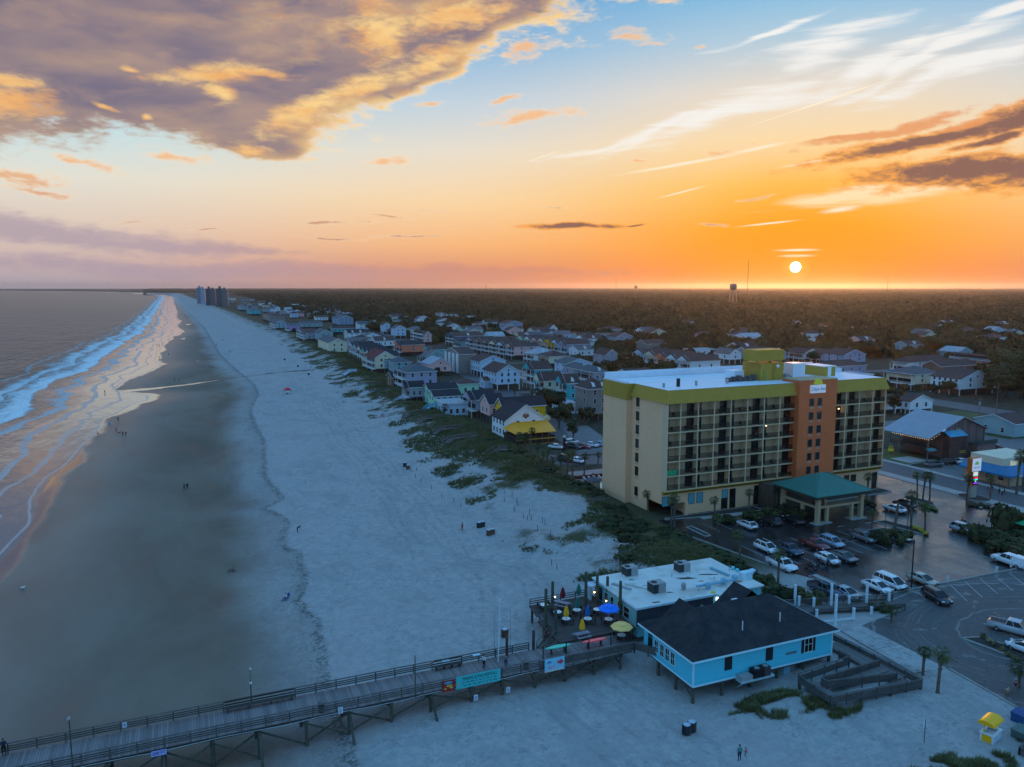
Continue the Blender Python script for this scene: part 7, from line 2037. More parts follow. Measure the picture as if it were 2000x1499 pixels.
barn()
X_, Y_ = at(1966, 955, 0)
t = T('beach_shop', 'beach shop with a blue canopy and cream upper wall at the right edge', 'shop', (X_, Y_, 0))
MB().box(2.2, 16, .8, 12, 0, 3.0).build('walls', M('shop_cream', (.5, .38, .24), .8, .15), t)
MB().box(2.6, 15, 3, 11, 3.4, 6.0).build('upper_wall', MATS['siding_cream'], t)
MB().add([(0, -.6, 2.9), (16, -.6, 2.9), (16, 2.2, 4.4), (2.8, 2.2, 4.4), (2.8, 12, 4.4), (0, 12, 2.9)], [(0, 1, 2, 3), (0, 3, 4, 5)]).box(0, 16, -.62, -.58, 2.5, 2.92).box(-.02, .02, -.58, 12, 2.5, 2.91).build('canopy', M('canopy_blue', (.02, .18, .36), .6, .1), t)
MB().box(3.0, 9, -.66, -.625, 2.55, 2.88).build('fascia_sign', M('fascia_pale', (.5, .6, .68), .6), t)
for k in range(4): MB().box(.1 + k * 4.6, .3 + k * 4.6, -.4, -.2, 0, 2.5).build('post', WOOD, t)
for k in range(3): window(t, 2.2, 3 + k * 3, 1.0, 1.4, 1.4, 'w')
window(t, 6, 3, 4.1, 2.2, 1.2, 's', WHITE, M('lit_window', (.55, .55, .35), .4, .1, emit=.5))

X_, Y_ = 155.0, 111.8
t = T('pylon_sign', 'hotel pylon sign with a white panel over coloured lit lines', 'sign', (X_, Y_, 0))
OR_ = M('pylon_orange', (.62, .16, .03), .6)
MB().box(-.85, .85, -.35, .35, 0, 2.75).build('base', M('pylon_base', (.40, .37, .31), .8), t)
MB().box(-1.05, .8, -.42, .42, 2.751, 5.9).build('column', OR_, t)
MB().box(-1.5, 1.35, -.55, .55, 5.92, 8.75).build('cabinet', OR_, t)
MB().box(-1.3, 1.36, -.6, -.551, 5.95, 8.72).build('panel', M('panel_white', (.70, .75, .85), .5, .02, emit=.3), t)
MB().box(-.62, .78, -.47, -.421, 4.85, 5.75).build('message_board', M('board_lit', (.85, .88, .74), .5, .05, emit=.55), t)
MB().box(-.62, .78, -.465, -.421, 2.9, 4.75).build('display', BLACK, t)
for z, h, cl, xa, xb in ((4.3, .32, (1, .02, .06), -.5, .74), (3.92, .26, (.02, .8, .85), -.55, .74), (3.62, .2, (.15, .9, .2), -.12, .3), (3.15, .3, (.28, .02, .9), -.4, .6)):
    MB().box(xa, xb, -.475, -.466, z, z + h).build('display_line', M('display_%d' % int(z * 100), cl, .5, 0, emit=1.6), t)
em = MB(); n = 10
for k in range(n): a0, a1 = math.pi * k / n, math.pi * (k + 1) / n; em.poly([(.02, -.61, 7.35), (.62 * math.cos(a0), -.61, 7.35 + .75 * math.sin(a0)), (.62 * math.cos(a1), -.61, 7.35 + .75 * math.sin(a1))])
em.build('sun_emblem', M('emblem_lime', (.30, .55, .08), .5, emit=.15), t)
inst('lettering', text_mesh('Days Inn', .62, 'lettering', MATS['sign_blue'], .004, .25, .85), t, (.02, -.61, 6.75))

def pole(px, py, top, label, arm=True, box=False, lamp=False):
    X_, Y_ = at(px, py, 0); h = onY(px, top, Y_)[1]
    t = T('utility_pole', label, 'utility pole', (X_, Y_, 0))
    MB().tube((0, 0, 0), (0, 0, h), .16, .11, 8).build('shaft', WOOD, t)
    if arm: MB().box(-1.1, 1.1, -.06, .06, h - .7, h - .55).box(-1.0, -.94, -.05, .05, h - .55, h - .35).box(.94, 1.0, -.05, .05, h - .55, h - .35).build('crossarm', WOOD, t)
    if box: MB().tube((-.35, -.2, h - 2.6), (-.35, -.2, h - 1.4), .3, None, 10).build('transformer', GREYM, t)
    if lamp: MB().bar((0, 0, h * .8), (-1.8, 0, h * .84), .06).box(-2.3, -1.7, -.12, .12, h * .83, h * .87).build('street_lamp', GREYM, t)
pole(1911, 830, 777, 'utility pole with a transformer beside the barn', True, True)
pole(1946, 808, 747, 'utility pole with a street lamp at the side street', False, False, True)
pole(1800, 795, 752, 'utility pole in front of the low white gabled house')
pole(1400, 716, 690, 'utility pole at the white end townhouse')
pole(1160, 668, 650, 'lone utility pole with a lamp in the wood', False, False, True)
pole(745, 690, 660, 'utility pole beside the coral house', False)
pole(650, 655, 622, 'utility pole on the second row street', True)
pole(885, 655, 630, 'utility pole left of the mint dormer house', True)
pole(1565, 690, 648, 'utility pole in the wood right of the penthouse', True)
X_, Y_ = at(1779, 1157, 0)
t = T('lamp_post', 'tall black lamp post between the two car parks', 'lamp post', (X_, Y_, 0)); MB().tube((0, 0, 0), (0, 0, .7), .28, None, 10).build('footing', CONC, t); MB().tube((0, 0, .7), (0, 0, 8.1), .11, .09, 8).build('post', BLACK, t); MB().bar((0, 0, 8.05), (-.7, .1, 8.15), .09).box(-1.25, -.55, -.15, .35, 8.08, 8.22).build('lamp_head', M('lamp_head_pale', (.32, .31, .30), .4, .1, 3, .6), t)
X_, Y_ = at(1728, 1036, 0)
t = T('flagpole', 'short flagpole with a dark blue flag in the shrub island', 'flagpole', (X_, Y_, 0)); MB().tube((0, 0, 0), (0, 0, 4.4), .06, .04, 8).build('pole', BLACK, t); MB().add([(0, 0, 3.6), (0, 0, 4.3), (.35, .1, 4.2), (.3, .1, 3.4), (.55, .05, 4.0), (.5, .05, 3.2)], [(0, 3, 2, 1), (3, 5, 4, 2), (1, 2, 3, 0), (2, 4, 5, 3)]).build('flag', M('flag_navy', (.01, .03, .12), .8), t)
X_, Y_ = at(1771, 1052, 0)
t = T('lamp_post', 'thin dark lamp post at the flower island', 'lamp post', (X_, Y_, 0)); MB().tube((0, 0, 0), (0, 0, 6.4), .07, .05, 8).build('post', BLACK, t); MB().ell((0, 0, 6.45), (.16, .16, .2), 8, 6).build('lamp_head', GREYM, t)
for (px, py, lb, h) in ((1851, 1147, 'pale parking sign nearest the black car on the kerb', 1.75), (1946, 1128, 'pale parking sign in front of the utility pickup bed', 1.75), (1974, 1122, 'pale parking sign at the rear of the utility pickup', 2.1), (1805, 1448, 'white sign seen from behind in the dune grass', 2.4)):
    z_ = -.3 if py > 1400 else 0
    X_, Y_ = at(px, py, z_)
    t = T('road_sign', lb, 'sign', (X_, Y_, z_), .25 if py > 1400 else 0)
    MB().box(-.04, .04, -.03, .03, -.2, h).build('post', STEEL if py < 1400 else M('sign_post_green', (.05, .12, .13), .6), t)
    MB().box(-.24, .24, .031, .05, h - .95, h).build('plate', M('sign_plate', (.74, .84, .88), .5), t)
X_, Y_ = at(1102, 880, 0)
t = T('sign_stand', 'dark upright restaurant sign stand with a pale top', 'sign', (X_, Y_, 0)); MB().box(-.3, .3, -.2, .2, 0, 3.6).build('stand', M('stand_maroon', (.05, .015, .015), .6), t); MB().box(-.34, .34, -.24, .24, 3.61, 4.2).build('top', M('stand_top', (.7, .65, .55), .6), t)
X_, Y_ = at(1123, 841, 0)
t = T('lamp_post', 'dark lamp post on the street by the yellow restaurant', 'lamp post', (X_, Y_, 0)); MB().tube((0, 0, 0), (0, 0, 3.6), .09, .07, 8).build('post', BLACK, t); MB().ell((0, 0, 3.7), (.16, .16, .2), 8, 5).build('lamp_head', GREYM, t)

t, w_, d_ = house('white gabled beach restaurant with a yellow metal porch roof', (988, 822), 5.6, 1065, 961, 'gs', 'white', 'dark', 4.4, zb=.2, ns=2, nwin=4, cat='restaurant', name='gabled_restaurant')
ox, oy = t.location.x, t.location.y
YR = M_planks('yellow_metal', (1.0, .34, .001), .42, 0, .5, .08)
pts = [at(996, 843, 3.6), at(1098, 845, 3.6)]
xa, xb, yy = pts[0][0] - ox, pts[1][0] - ox, (pts[0][1] + pts[1][1]) / 2 - oy
MB().add([(xa, yy, 3.4), (xb, yy, 3.4), (w_ + .6, 0.1, 4.9), (2.2, -.02, 4.9), (xa + .3, -.02, 3.4), (xb, d_ * .5, 3.4), (w_ + .6, d_ * .5, 5.2), (xa, yy, 3.25), (xb, yy, 3.25)], [(0, 1, 2, 3), (0, 3, 4), (1, 5, 6, 2), (7, 8, 1, 0)]).build('porch_roof', YR, t)
MB().box(xa + .8, xb - .4, yy + .5, -.1, .1, 2.2).build('porch', M('porch_dark', (.045, .03, .028), .9, .4, 1), t)
MB().box(xa + .5, xb - .2, yy + .3, yy + .36, 1.35, 1.6).box(xa + .5, xb - .2, yy + .3, yy + .36, -.0, .1).build('porch_band', M('band_yellow', (.75, .42, .03), .7), t)
for k in range(7): MB().box(xa + .6 + k * (xb - xa - 1) / 6, xa + .75 + k * (xb - xa - 1) / 6, yy + .35, yy + .5, 0, 3.4).build('post', WOOD, t)
sx, sz = w_ / 2, 7.0
MB().box(sx - 1.0, sx + 1.0, -.1, -.01, sz - .75, sz + .1).build('gable_sign', M('sign_brown', (.22, .12, .08), .7, .4, 5), t)
MB().box(sx - .8, sx + .8, -.12, -.101, sz + .11, sz + .5).build('gable_sign_top', M('sign_rose', (.62, .45, .42), .7), t)
for k in (-.5, .5): MB().bar((sx + k, 0, sz + .9), (sx + k, -.6, sz + 1.0), .05).ell((sx + k, -.6, sz + .95), (.13, .13, .1), 6, 4).build('sign_lamp', BLACK, t)
xv, _ = w_ + 1.2, 0
MB().tube((w_ + 1.6, 1.2, 5.2), (w_ + 1.6, 2.6, 5.2), .75, None, 14).build('vent_drum', M('drum_cream', (.78, .52, .26), .6), t)

# ------------------------------------------------------------------ palms and shrubs
PG = 'palms around the hotel car park'
for a in [(1791, 972, 2, 'roadside palm, leftmost of the three in a line', 923), (1802, 981, 2, 'roadside palm, middle of the three in a line', 922), (1815, 986, 2, 'roadside palm, rightmost of the three in a line', 922), (1779, 1031, 0, 'palm at the left end of the flower island', 959), (1806, 1043, 0, 'palm at the right end of the flower island', 984), (1888, 978, 0, 'palm left of the pylon sign', 928), (1934, 976, 0, 'palm right of the pylon sign', 928), (1396, 1010, 1, 'slim palm at the hotel wall, second window pair', 970), (1462, 1001, 0, 'palm at the hotel wall behind the white hatchback', 957), (1515, 997, 0, 'palm at the hotel wall left of the canopy', 953), (1693, 976, 0, 'palm at the hotel wall right of the canopy', 925), (1401, 1042, 1, 'palm at the end of the parking kerb', 1004), (1445, 1100, 2, 'dark palm between the dune shrubs and the white pickup', 1036), (1519, 1147, 2, 'tall thin palm in front of the white pickup', 1069), (1311, 1026, 0, 'left palm of the pair at the hotel corner', 972), (1317, 1030, 0, 'right palm of the pair at the hotel corner', 964), (1266, 998, 1, 'small palm at the hotel sea side wall', 957), (1702, 1034, 1, 'drooping palm in the shrub island', 995), (1985, 966, 0, 'palm beside the blue canopy shop, left of two', 880), (1998, 960, 0, 'palm beside the blue canopy shop, right of two', 878)]:
    palm(a[0], a[1], a[2], a[3], a[4], PG)
palm(1802, 1321, 1, 'shorter of two palms on the sand by the ramp', 1265, z=-.3)
palm(1831, 1355, 4, 'taller wind-bent palm on the sand by the ramp', 1263, z=-.4, rz=.2)
palm(1990, 1345, 3, 'low bushy palm at the right edge behind the dog walker', 1292, z=-.1)
palm(1741, 1214, 3, 'low spreading palm bush at the end of the boardwalk', 1184)
YPG = 'palms by the yellow roofed restaurant'
for k, (px, py, tp, kd) in enumerate([(1036, 884, 835, 2), (1050, 905, 866, 0), (1061, 918, 882, 0), (1068, 912, 872, 1), (1080, 932, 892, 0), (1096, 936, 888, 0), (1108, 932, 884, 1), (1118, 928, 878, 0), (1141, 930, 886, 0), (1015, 872, 846, 3), (1026, 880, 846, 3)]):
    palm(px, py, kd, '%s dark palm from the sea in the clump before the yellow porch' % ORD[k], tp, YPG)
palm(1168, 908, 1, 'small palm against the hotel edge by the pool terrace', 884)
for (px, py, tp, kd, lb) in [(1005, 793, 750, 0, 'palm behind the white gabled restaurant roof, left of three'), (1040, 796, 760, 0, 'palm behind the white gabled restaurant roof, middle of three'), (1052, 800, 752, 2, 'palm behind the white gabled restaurant roof, right of three'), (868, 818, 790, 3, 'bushy palm at the flat teal house')]:
    palm(px, py, kd, lb, tp)
X_, Y_ = at(1747, 1042, 0)
t = T('dead_palm', 'bare leaning palm trunk without a crown in the shrub island', 'palm trunk', (X_, Y_, 0)); MB().path([(0, 0, 0), (.12, 0, 2), (.3, 0, 4.2), (.5, 0, 5.6)], [.26, .24, .24, .2], 9).build('trunk', PALMBARK, t); MB().path([(.5, 0, 5.6), (.55, 0, 5.9)], [.2, .05], 8).build('stub', PALMBARK, t)

SHR = [shrub_mesh(60 + i, 3.0, 3.0, 2.2, 11, .3, m_) for i, m_ in enumerate((F_DARK, F_OAK, F_DARK))]
def shrub(px, py, sx, sz, label, k=0, z=0.0, group=None, sy=None):
    X_, Y_ = at(px, py, z)
    o = bpy.data.objects.new('shrub', SHR[k % 3]); COL.objects.link(o)
    o.location = (X_, Y_, z); o.rotation_euler = (0, 0, k * 1.3); o.scale = (sx / 3, (sy or sx) / 3, sz / 2.2)
    return tag(o, label, 'shrub', group)
SG = 'dark shrubs on the dune before the hotel'
for k, (px, py, sx, sz) in enumerate([(1128, 960, 5, 3.2), (1155, 975, 4.5, 3.2), (1195, 1010, 5.5, 3.2), (1225, 1035, 6, 3.6), (1250, 1058, 6, 3.2), (1285, 1052, 5, 3.0), (1318, 1070, 5.5, 2.8), (1352, 1082, 5, 2.4), (1382, 1092, 4.5, 2.2), (1290, 1082, 5, 2.0), (1240, 1085, 5, 1.6), (1090, 945, 5, 2.8), (1060, 928, 5, 2.8), (1030, 905, 5, 3.2), (1000, 890, 4.5, 3), (960, 868, 4, 2.4)]):
    shrub(px, py, sx * .85, sz * .7, '%s dark dune shrub counted toward the hotel car park' % ORD[k], k, .1, SG)
for k, (px, py, sx, sz, lb) in enumerate([(1425, 1120, 3.4, 2.4, 'grey green shrub at the restaurant roof corner'), (1452, 1138, 3.0, 2.3, 'shrub behind the aqua roof tanks'), (1490, 1150, 3.2, 2.0, 'shrub below the white pickup'), (1530, 1168, 2.6, 1.8, 'shrub at the left end of the boardwalk'), (1580, 1172, 2.6, 1.7, 'shrub in front of the dark work truck'), (1718, 1192, 1.4, 1.1, 'small shrub at the boardwalk end post'), (1965, 1040, 3.6, 5.6, 'tall rounded shrub tree in the right bed'), (1905, 1046, 2.6, 2.2, 'shrub at the tip of the right bed'), (1930, 1058, 3.4, 2.6, 'dense shrub left of the tall rounded one'), (1965, 1074, 4, 2.4, 'dense shrub below the tall rounded one'), (1998, 1082, 4, 2.4, 'shrub cut by the right edge of the bed'), (1992, 1060, 3.4, 2.2, 'shrub beside the green tent'), (1716, 1058, 2.6, 2.0, 'shrub at the left of the palm island'), (1738, 1058, 2.4, 2.2, 'shrub at the flagpole'), (1760, 1050, 2.2, 1.6, 'shrub at the right of the palm island'), (1470, 1012, 2.4, 1.5, 'shrub at the hotel wall beside the white hatchback'), (1500, 1010, 2.6, 1.9, 'shrub at the hotel wall behind the black cars'), (1535, 1008, 3, 2.4, 'big shrub left of the hotel canopy'), (1558, 1012, 2.4, 2.2, 'shrub touching the hotel canopy column'), (1415, 1018, 2.4, 1.4, 'shrub at the hotel driveway'), (1690, 988, 2.2, 1.2, 'shrub at the right end of the hotel wall'), (1600, 1216, 0.1, .1, '')]):
    if lb: shrub(px, py, sx, sz, lb, k)
for (pts, lb, cl) in (((1785, 1030, 1810, 1042, 11), 'yellow flower clumps', (.42, .30, .03)), ((1893, 986, 1932, 990, 9), 'dark bedding plants', (.05, .05, .03)), ((1795, 985, 1830, 998, 8), 'green bedding plants', (.14, .16, .04))):
    for k in range(pts[4]):
        f = (k + .5) / pts[4]; X_, Y_ = at(pts[0] + (pts[2] - pts[0]) * f, pts[1] + (pts[3] - pts[1]) * f + rnd.uniform(-2, 2), .15)
        m = MB(); m.ell((0, 0, .2), (.5, .45, .3), 7, 5, .25); leaves(m, rnd, (0, 0, .25), (.5, .45, .3), 30, .14)
        o = m.build('flower_clump', M('bed_' + lb.split()[0], cl, .9, .5, 5), loc=(X_, Y_, .1)); tag(o, lb[:-1] + ', %s from the left in its row' % ORD[k], 'plant', lb)
for k, (px, py) in enumerate([(1905, 989), (1916, 992), (1928, 990), (1797, 1035), (1802, 1037), (1811, 1043)]):
    X_, Y_ = at(px, py, .15); m = MB(); m.ell((0, 0, .12), (.4, .28, .22), 8, 5, .2); tag(m.build('boulder', CONC, loc=(X_, Y_, .1)), '%s pale boulder from the left edging the %s' % (ORD[k % 3], 'pylon bed' if k < 3 else 'flower island'), 'boulder')
for k, (px, py) in enumerate([(1919, 1247), (1931, 1255), (1942, 1262), (1955, 1272), (1968, 1281), (1980, 1288)]):
    X_, Y_ = at(px, py, .1); m = MB(); leaves(m, rnd, (0, 0, .3), (.35, .35, .4), 46, .16); tag(m.build('grass_tuft', F_GRASS, loc=(X_, Y_, .1)), '%s ornamental grass tuft from the left in the turning island' % ORD[k], 'plant', 'tufts in the turning island')

TR = [(1075, 812, 2, 1.1, 'big dark tree behind the yellow house'), (1092, 838, 0, 1.0, 'dark tree at the restaurant yard'), (1105, 822, 1, .9, 'tree in front of the white flat shed'), (1146, 830, 1, .9, 'round tree in front of the taupe apartments'), (1120, 862, 3, .8, 'small tree at the street corner by the restaurant'), (1065, 795, 0, .9, 'tree behind the pink house'), (905, 700, 3, .8, 'tree beside the taupe apartment block'), (862, 700, 0, 1.0, 'tree at the turquoise house'), (858, 745, 3, 1.0, 'tree right of the lavender grey house'), (1010, 700, 1, .7, 'tree below the long pink house'), (1060, 705, 3, .7, 'tree left of the cream hip house'), (1180, 705, 0, 1.2, 'tree left of the grey gabled house'), (1225, 702, 2, .8, 'tree right of the grey gabled house'), (1175, 690, 2, 1.3, 'wide tree behind the lavender end townhouse'), (1745, 812, 3, 1.0, 'tree under the deck of the low white house'), (1765, 768, 1, .6, 'tree left of the black shuttered house front'), (1800, 772, 1, .7, 'tree in front of the black shuttered house, left of three'), (1826, 775, 0, .7, 'tree in front of the black shuttered house, middle of three'), (1850, 772, 2, .7, 'tree in front of the black shuttered house, right of three'), (1935, 770, 2, 1.0, 'large dark tree right of the black shuttered house'), (1955, 785, 2, 1.3, 'large dark tree left of the street lamp pole'), (1965, 775, 2, 1.8, 'large dark tree right of the street lamp pole'), (1995, 778, 0, 1.8, 'large dark tree cut by the right edge'), (1945, 752, 0, 1.2, 'dark tree against the black shuttered gable'), (1722, 772, 0, .8, 'tree at the corner of the hotel roof'), (1715, 752, 1, .8, 'tree behind the flat white roofed building'), (1745, 795, 0, 1.0, 'dark tree behind the barn roof'), (1970, 845, 3, .9, 'small tree beside the grey green house'), (1545, 690, 0, .9, 'tree left of the white gabled pair behind the hotel'), (1640, 704, 2, .8, 'tree between the pair and the lavender house'), (1700, 700, 2, 1.4, 'tree right of the lavender gabled house'), (1590, 712, 2, .9, 'tree behind the hotel tower'), (1418, 705, 2, .8, 'tree right of the white end townhouse'), (1455, 702, 0, .8, 'tree at the penthouse wall'), (960, 650, 0, 1.3, 'tree between the mint and the blue house'), (975, 645, 2, 1.2, 'tree at the foot of the blue house'), (940, 655, 2, 1.2, 'tree right of the mint dormer house'), (1035, 650, 2, 1.3, 'tree right of the white house in the wood'), (800, 640, 0, 1.2, 'tree right of the three-storey blue gable'), (818, 668, 0, 1.2, 'tree below the pink gable'), (845, 660, 2, 1.3, 'tree right of the pink gable'), (700, 630, 2, 1.4, 'tree right of the big blue grey gable'), (715, 640, 0, 1.3, 'tree between the blue grey gable and the narrow tall house'), (640, 660, 0, 1.0, 'bush-like tree right of the pale blue gable'), (575, 655, 3, .9, 'tree below the purple house'), (655, 668, 3, .8, 'tree behind the cream gabled house'), (1820, 690, 2, 1.6, 'tree behind the farthest barn side house'), (1862, 722, 2, .9, 'tree in front of the motel, left'), (1948, 732, 2, 1.1, 'tree in front of the motel, middle'), (1960, 735, 2, 1.8, 'tree in front of the motel, right')]
for (px, py, k, sc, lb) in TR:
    X_, Y_ = at(px, py, 0); tree(X_, Y_, k, lb, sc)

# ------------------------------------------------------------------ dune grass, one ground cover of blades
def dune_grass():
    rs = np.random.RandomState(9)
    n = 120000
    Yc = 92 + rs.power(.62, n) * 620; d = rs.uniform(-3, 30, n)
    Xc = xdune(Yc) + d
    veg = .7 * vnoise(Xc, Yc, 7, 31) + .3 * vnoise(Xc, Yc, 2.2, 32)
    dens = veg + .32 * sstep(d, 6, 24) - .25 * sstep(d, 3, -3)
    hol = np.exp(-(((Xc - HOL[0]) / 8) ** 2 + ((Yc - HOL[1]) / 16) ** 2))
    ok = (rs.rand(n) < sstep(dens - .7 * hol, .44, .78)) & (rs.rand(n) < np.clip(1.3 - Yc / 700, .15, 1)) & ~((Xc > 81) & (Yc < 168))
    for (a0, a1, b0, b1) in FOOT: ok &= ~((Xc > a0 - .5) & (Xc < a1 + .5) & (Yc > b0 - .5) & (Yc < b1 + .5))
    X, Y = Xc[ok], Yc[ok]
    def near(cx, cy, a, b, k):
        q = np.sqrt(rs.rand(k)); t_ = rs.uniform(0, 6.28, k)
        x, y = cx + a * q * np.cos(t_), cy + b * q * np.sin(t_)
        kk = vnoise(x, y, 1.6, 33) > .42
        return x[kk], y[kk]
    for c in ((62.5, 46.5, 7.5, 2.4, 2300), (68, 46.0, 4, 2.0, 700), (58.5, 64.6, 3.8, 1.7, 420), (60.5, 62.6, 5.0, 1.8, 620), (56.5, 64.6, 3.4, 1.2, 240), (64.5, 59.2, 2.4, .8, 160), (63.3, 62.2, 1.0, 2.0, 120), (87.5, 78.3, 5, .7, 200), (77, 44, 3, 5, 160)):
        a, b = near(*c); X = np.concatenate([X, a]); Y = np.concatenate([Y, b])
    Z = ground_h(X, Y) - .03
    nb = 12; N = len(X)
    near_ = np.clip(1.15 - Y / 420, .35, 1)
    h = rs.uniform(.25, .7, N)[:, None] * rs.uniform(.6, 1.15, (N, nb)) * (.75 + .25 * near_[:, None])
    az_ = rs.uniform(0, 6.28, (N, nb)); ln = rs.uniform(.15, .7, (N, nb)) * h
    r0 = rs.uniform(0, .28, (N, nb))
    bx = X[:, None] + r0 * np.cos(az_); by = Y[:, None] + r0 * np.sin(az_); bz = Z[:, None] + 0 * bx
    w = (.02 + .016 * (1 - near_))[:, None] * rs.uniform(.8, 1.5, (N, nb)); px_, py_ = -np.sin(az_), np.cos(az_)
    wind = .22 * h
    v0 = np.stack([bx - px_ * w, by - py_ * w, bz], -1); v1 = np.stack([bx + px_ * w, by + py_ * w, bz], -1)
    m0 = np.stack([bx + np.cos(az_) * ln * .4 + wind * .4 + px_ * w * .8, by + np.sin(az_) * ln * .4 + py_ * w * .8, bz + h * .65], -1)
    m1 = np.stack([bx + np.cos(az_) * ln * .4 + wind * .4 - px_ * w * .8, by + np.sin(az_) * ln * .4 - py_ * w * .8, bz + h * .65], -1)
    tp = np.stack([bx + np.cos(az_) * ln + wind, by + np.sin(az_) * ln, bz + h * (1 - .3 * ln)], -1)
    V = np.stack([v0, v1, m0, tp, m1], 2).reshape(-1, 3)
    i = np.arange(N * nb)[:, None] * 5
    F = np.concatenate([i + np.array([[0, 1, 2, 4]]), i + np.array([[4, 2, 3, 3]])], 1).reshape(-1, 4)
    q = np.concatenate([i + np.array([[0, 1, 2]]), i + np.array([[0, 2, 4]]), i + np.array([[4, 2, 3]])], 1).reshape(-1, 3)
    o = mesh_np('dune_grass', V, q, F_GRASS, 'stuff')
    o['label'] = 'sea oats and dune grass covering the dunes'


dune_grass()

# ------------------------------------------------------------------ people
SKIN = M('skin', (.42, .24, .17), .6, .05)
_pm = {}


def person_mesh(pose, top, bottom, long_legs=True, scale=1.0):
    """one continuous body grown over a skeleton, clothes by limb"""
    k = (pose, top, bottom, long_legs)
    if k in _pm: return _pm[k]
    J = dict(pel=(0, 0, .95, .135), spi=(0, .01, 1.12, .125), che=(0, .0, 1.32, .15), nek=(0, -.005, 1.5, .06), hed=(0, -.03, 1.6, .085), crn=(0, -.02, 1.70, .07))
    for s, n in ((-1, 'l'), (1, 'r')):
        J.update({n + 'sh': (s * .18, 0, 1.40, .068), n + 'el': (s * .25, .03, 1.12, .046), n + 'wr': (s * .24, -.07, .88, .032), n + 'pa': (s * .235, -.09, .81, .036),
                  n + 'hp': (s * .095, 0, .90, .105), n + 'kn': (s * .105, -.02, .50, .066), n + 'an': (s * .11, .02, .09, .042), n + 'to': (s * .12, -.14, .04, .036)})
    def mv(names, dx, dy, dz):
        for n in names: x, y, z, r = J[n]; J[n] = (x + dx, y + dy, z + dz, r)
    arms = [n + j for n in 'lr' for j in ('sh', 'el', 'wr', 'pa')]
    if pose == 'walk':
        mv(['lkn'], 0, -.2, .03); mv(['lan'], 0, -.24, .02); mv(['lto'], 0, -.24, .04); mv(['rkn'], 0, .08, .02); mv(['ran'], 0, .32, .1); mv(['rto'], 0, .32, .06)
        mv(['lwr', 'lpa'], 0, .22, .04); mv(['lel'], 0, .1, 0); mv(['rwr', 'rpa'], 0, -.2, .08)
    if pose == 'bend':
        for n in ['spi', 'che', 'nek', 'hed', 'crn'] + arms:
            x, y, z, r = J[n]; dz_ = z - .95; a = 1.15
            J[n] = (x, y * .3 - dz_ * math.sin(a), .95 + dz_ * math.cos(a), r)
        for n in 'lr': x, y, z, r = J[n + 'sh']; J[n + 'el'] = (x, y - .05, z - .28, .046); J[n + 'wr'] = (x, y - .1, z - .52, .032); J[n + 'pa'] = (x, y - .11, z - .6, .036)
    if pose == 'sit':
        mv(['pel', 'spi', 'che', 'nek', 'hed', 'crn'] + arms, 0, 0, -.62); mv(['lhp', 'rhp'], 0, 0, -.60)
        for s, n in ((-1, 'l'), (1, 'r')):
            J[n + 'kn'] = (s * .12, -.42, .46, .066); J[n + 'an'] = (s * .12, -.72, .1, .042); J[n + 'to'] = (s * .12, -.9, .1, .034)
            J[n + 'el'] = (s * .26, -.06, .54, .046); J[n + 'wr'] = (s * .2, -.28, .46, .032); J[n + 'pa'] = (s * .2, -.36, .45, .036)
    E = [('pel', 'spi'), ('spi', 'che'), ('che', 'nek'), ('nek', 'hed'), ('hed', 'crn')]
    for n in 'lr': E += [('che', n + 'sh'), (n + 'sh', n + 'el'), (n + 'el', n + 'wr'), (n + 'wr', n + 'pa'), ('pel', n + 'hp'), (n + 'hp', n + 'kn'), (n + 'kn', n + 'an'), (n + 'an', n + 'to')]
    for s, n in ((-1, 'l'), (1, 'r')):                        # fingers and a thumb, slightly curled
        p, w = Vector(J[n + 'pa'][:3]), Vector(J[n + 'wr'][:3]); d = (p - w).normalized(); sd = Vector((0, 1, 0)).cross(d); sd = Vector((0, 1, 0)) if sd.length < .1 else (d.cross(Vector((1, 0, 0)))).normalized()
        for i, L in enumerate((.075, .085, .08, .065)):
            a = p + sd * (i - 1.5) * .02 + d * .03; b = a + d * L * .6; c = b + (d * .8 + Vector((-s * .6, 0, 0))).normalized() * L * .45
            for q, v in enumerate((a, b, c)): J['%sf%d%d' % (n, i, q)] = (*v, .0095)
            E += [(n + 'pa', '%sf%d0' % (n, i)), ('%sf%d0' % (n, i), '%sf%d1' % (n, i)), ('%sf%d1' % (n, i), '%sf%d2' % (n, i))]
        a = w + d * .03 - sd * .03; b = a + (d * .6 - sd * .8) * .05
        J[n + 't0'] = (*a, .011); J[n + 't1'] = (*b, .0095); E += [(n + 'wr', n + 't0'), (n + 't0', n + 't1')]
    names = list(J); ix = {n: i for i, n in enumerate(names)}
    me = bpy.data.meshes.new('person_body'); me.from_pydata([J[n][:3] for n in names], [(ix[a], ix[b]) for a, b in E], [])
    o = bpy.data.objects.new('person_body', me); COL.objects.link(o)
    sk = o.modifiers.new('s', 'SKIN'); sk.use_smooth_shade = True
    for i, n in enumerate(names):
        v = me.skin_vertices[0].data[i]; r = J[n][3]; f = .82 if n in ('pel', 'spi', 'che') else 1
        v.radius = (r, r * f); v.use_root = (n == 'pel')
    o.modifiers.new('u', 'SUBSURF').levels = 1
    dg = bpy.context.evaluated_depsgraph_get(); dg.update()
    out = bpy.data.meshes.new_from_object(o.evaluated_get(dg))
    bpy.data.objects.remove(o)
    out.name = 'body'
    hx, hy, hz, _ = J['hed']
    extra = MB(); extra.ell((hx, hy - .085, hz + .005), (.014, .024, .024), 6, 5).ell((hx - .088, hy, hz), (.012, .02, .03), 6, 5).ell((hx + .088, hy, hz), (.012, .02, .03), 6, 5)
    extra.ell((hx - .032, hy - .078, hz + .03), (.012, .01, .009), 6, 4).ell((hx + .032, hy - .078, hz + .03), (.012, .01, .009), 6, 4).ell((hx, hy - .076, hz - .04), (.026, .012, .007), 6, 4)
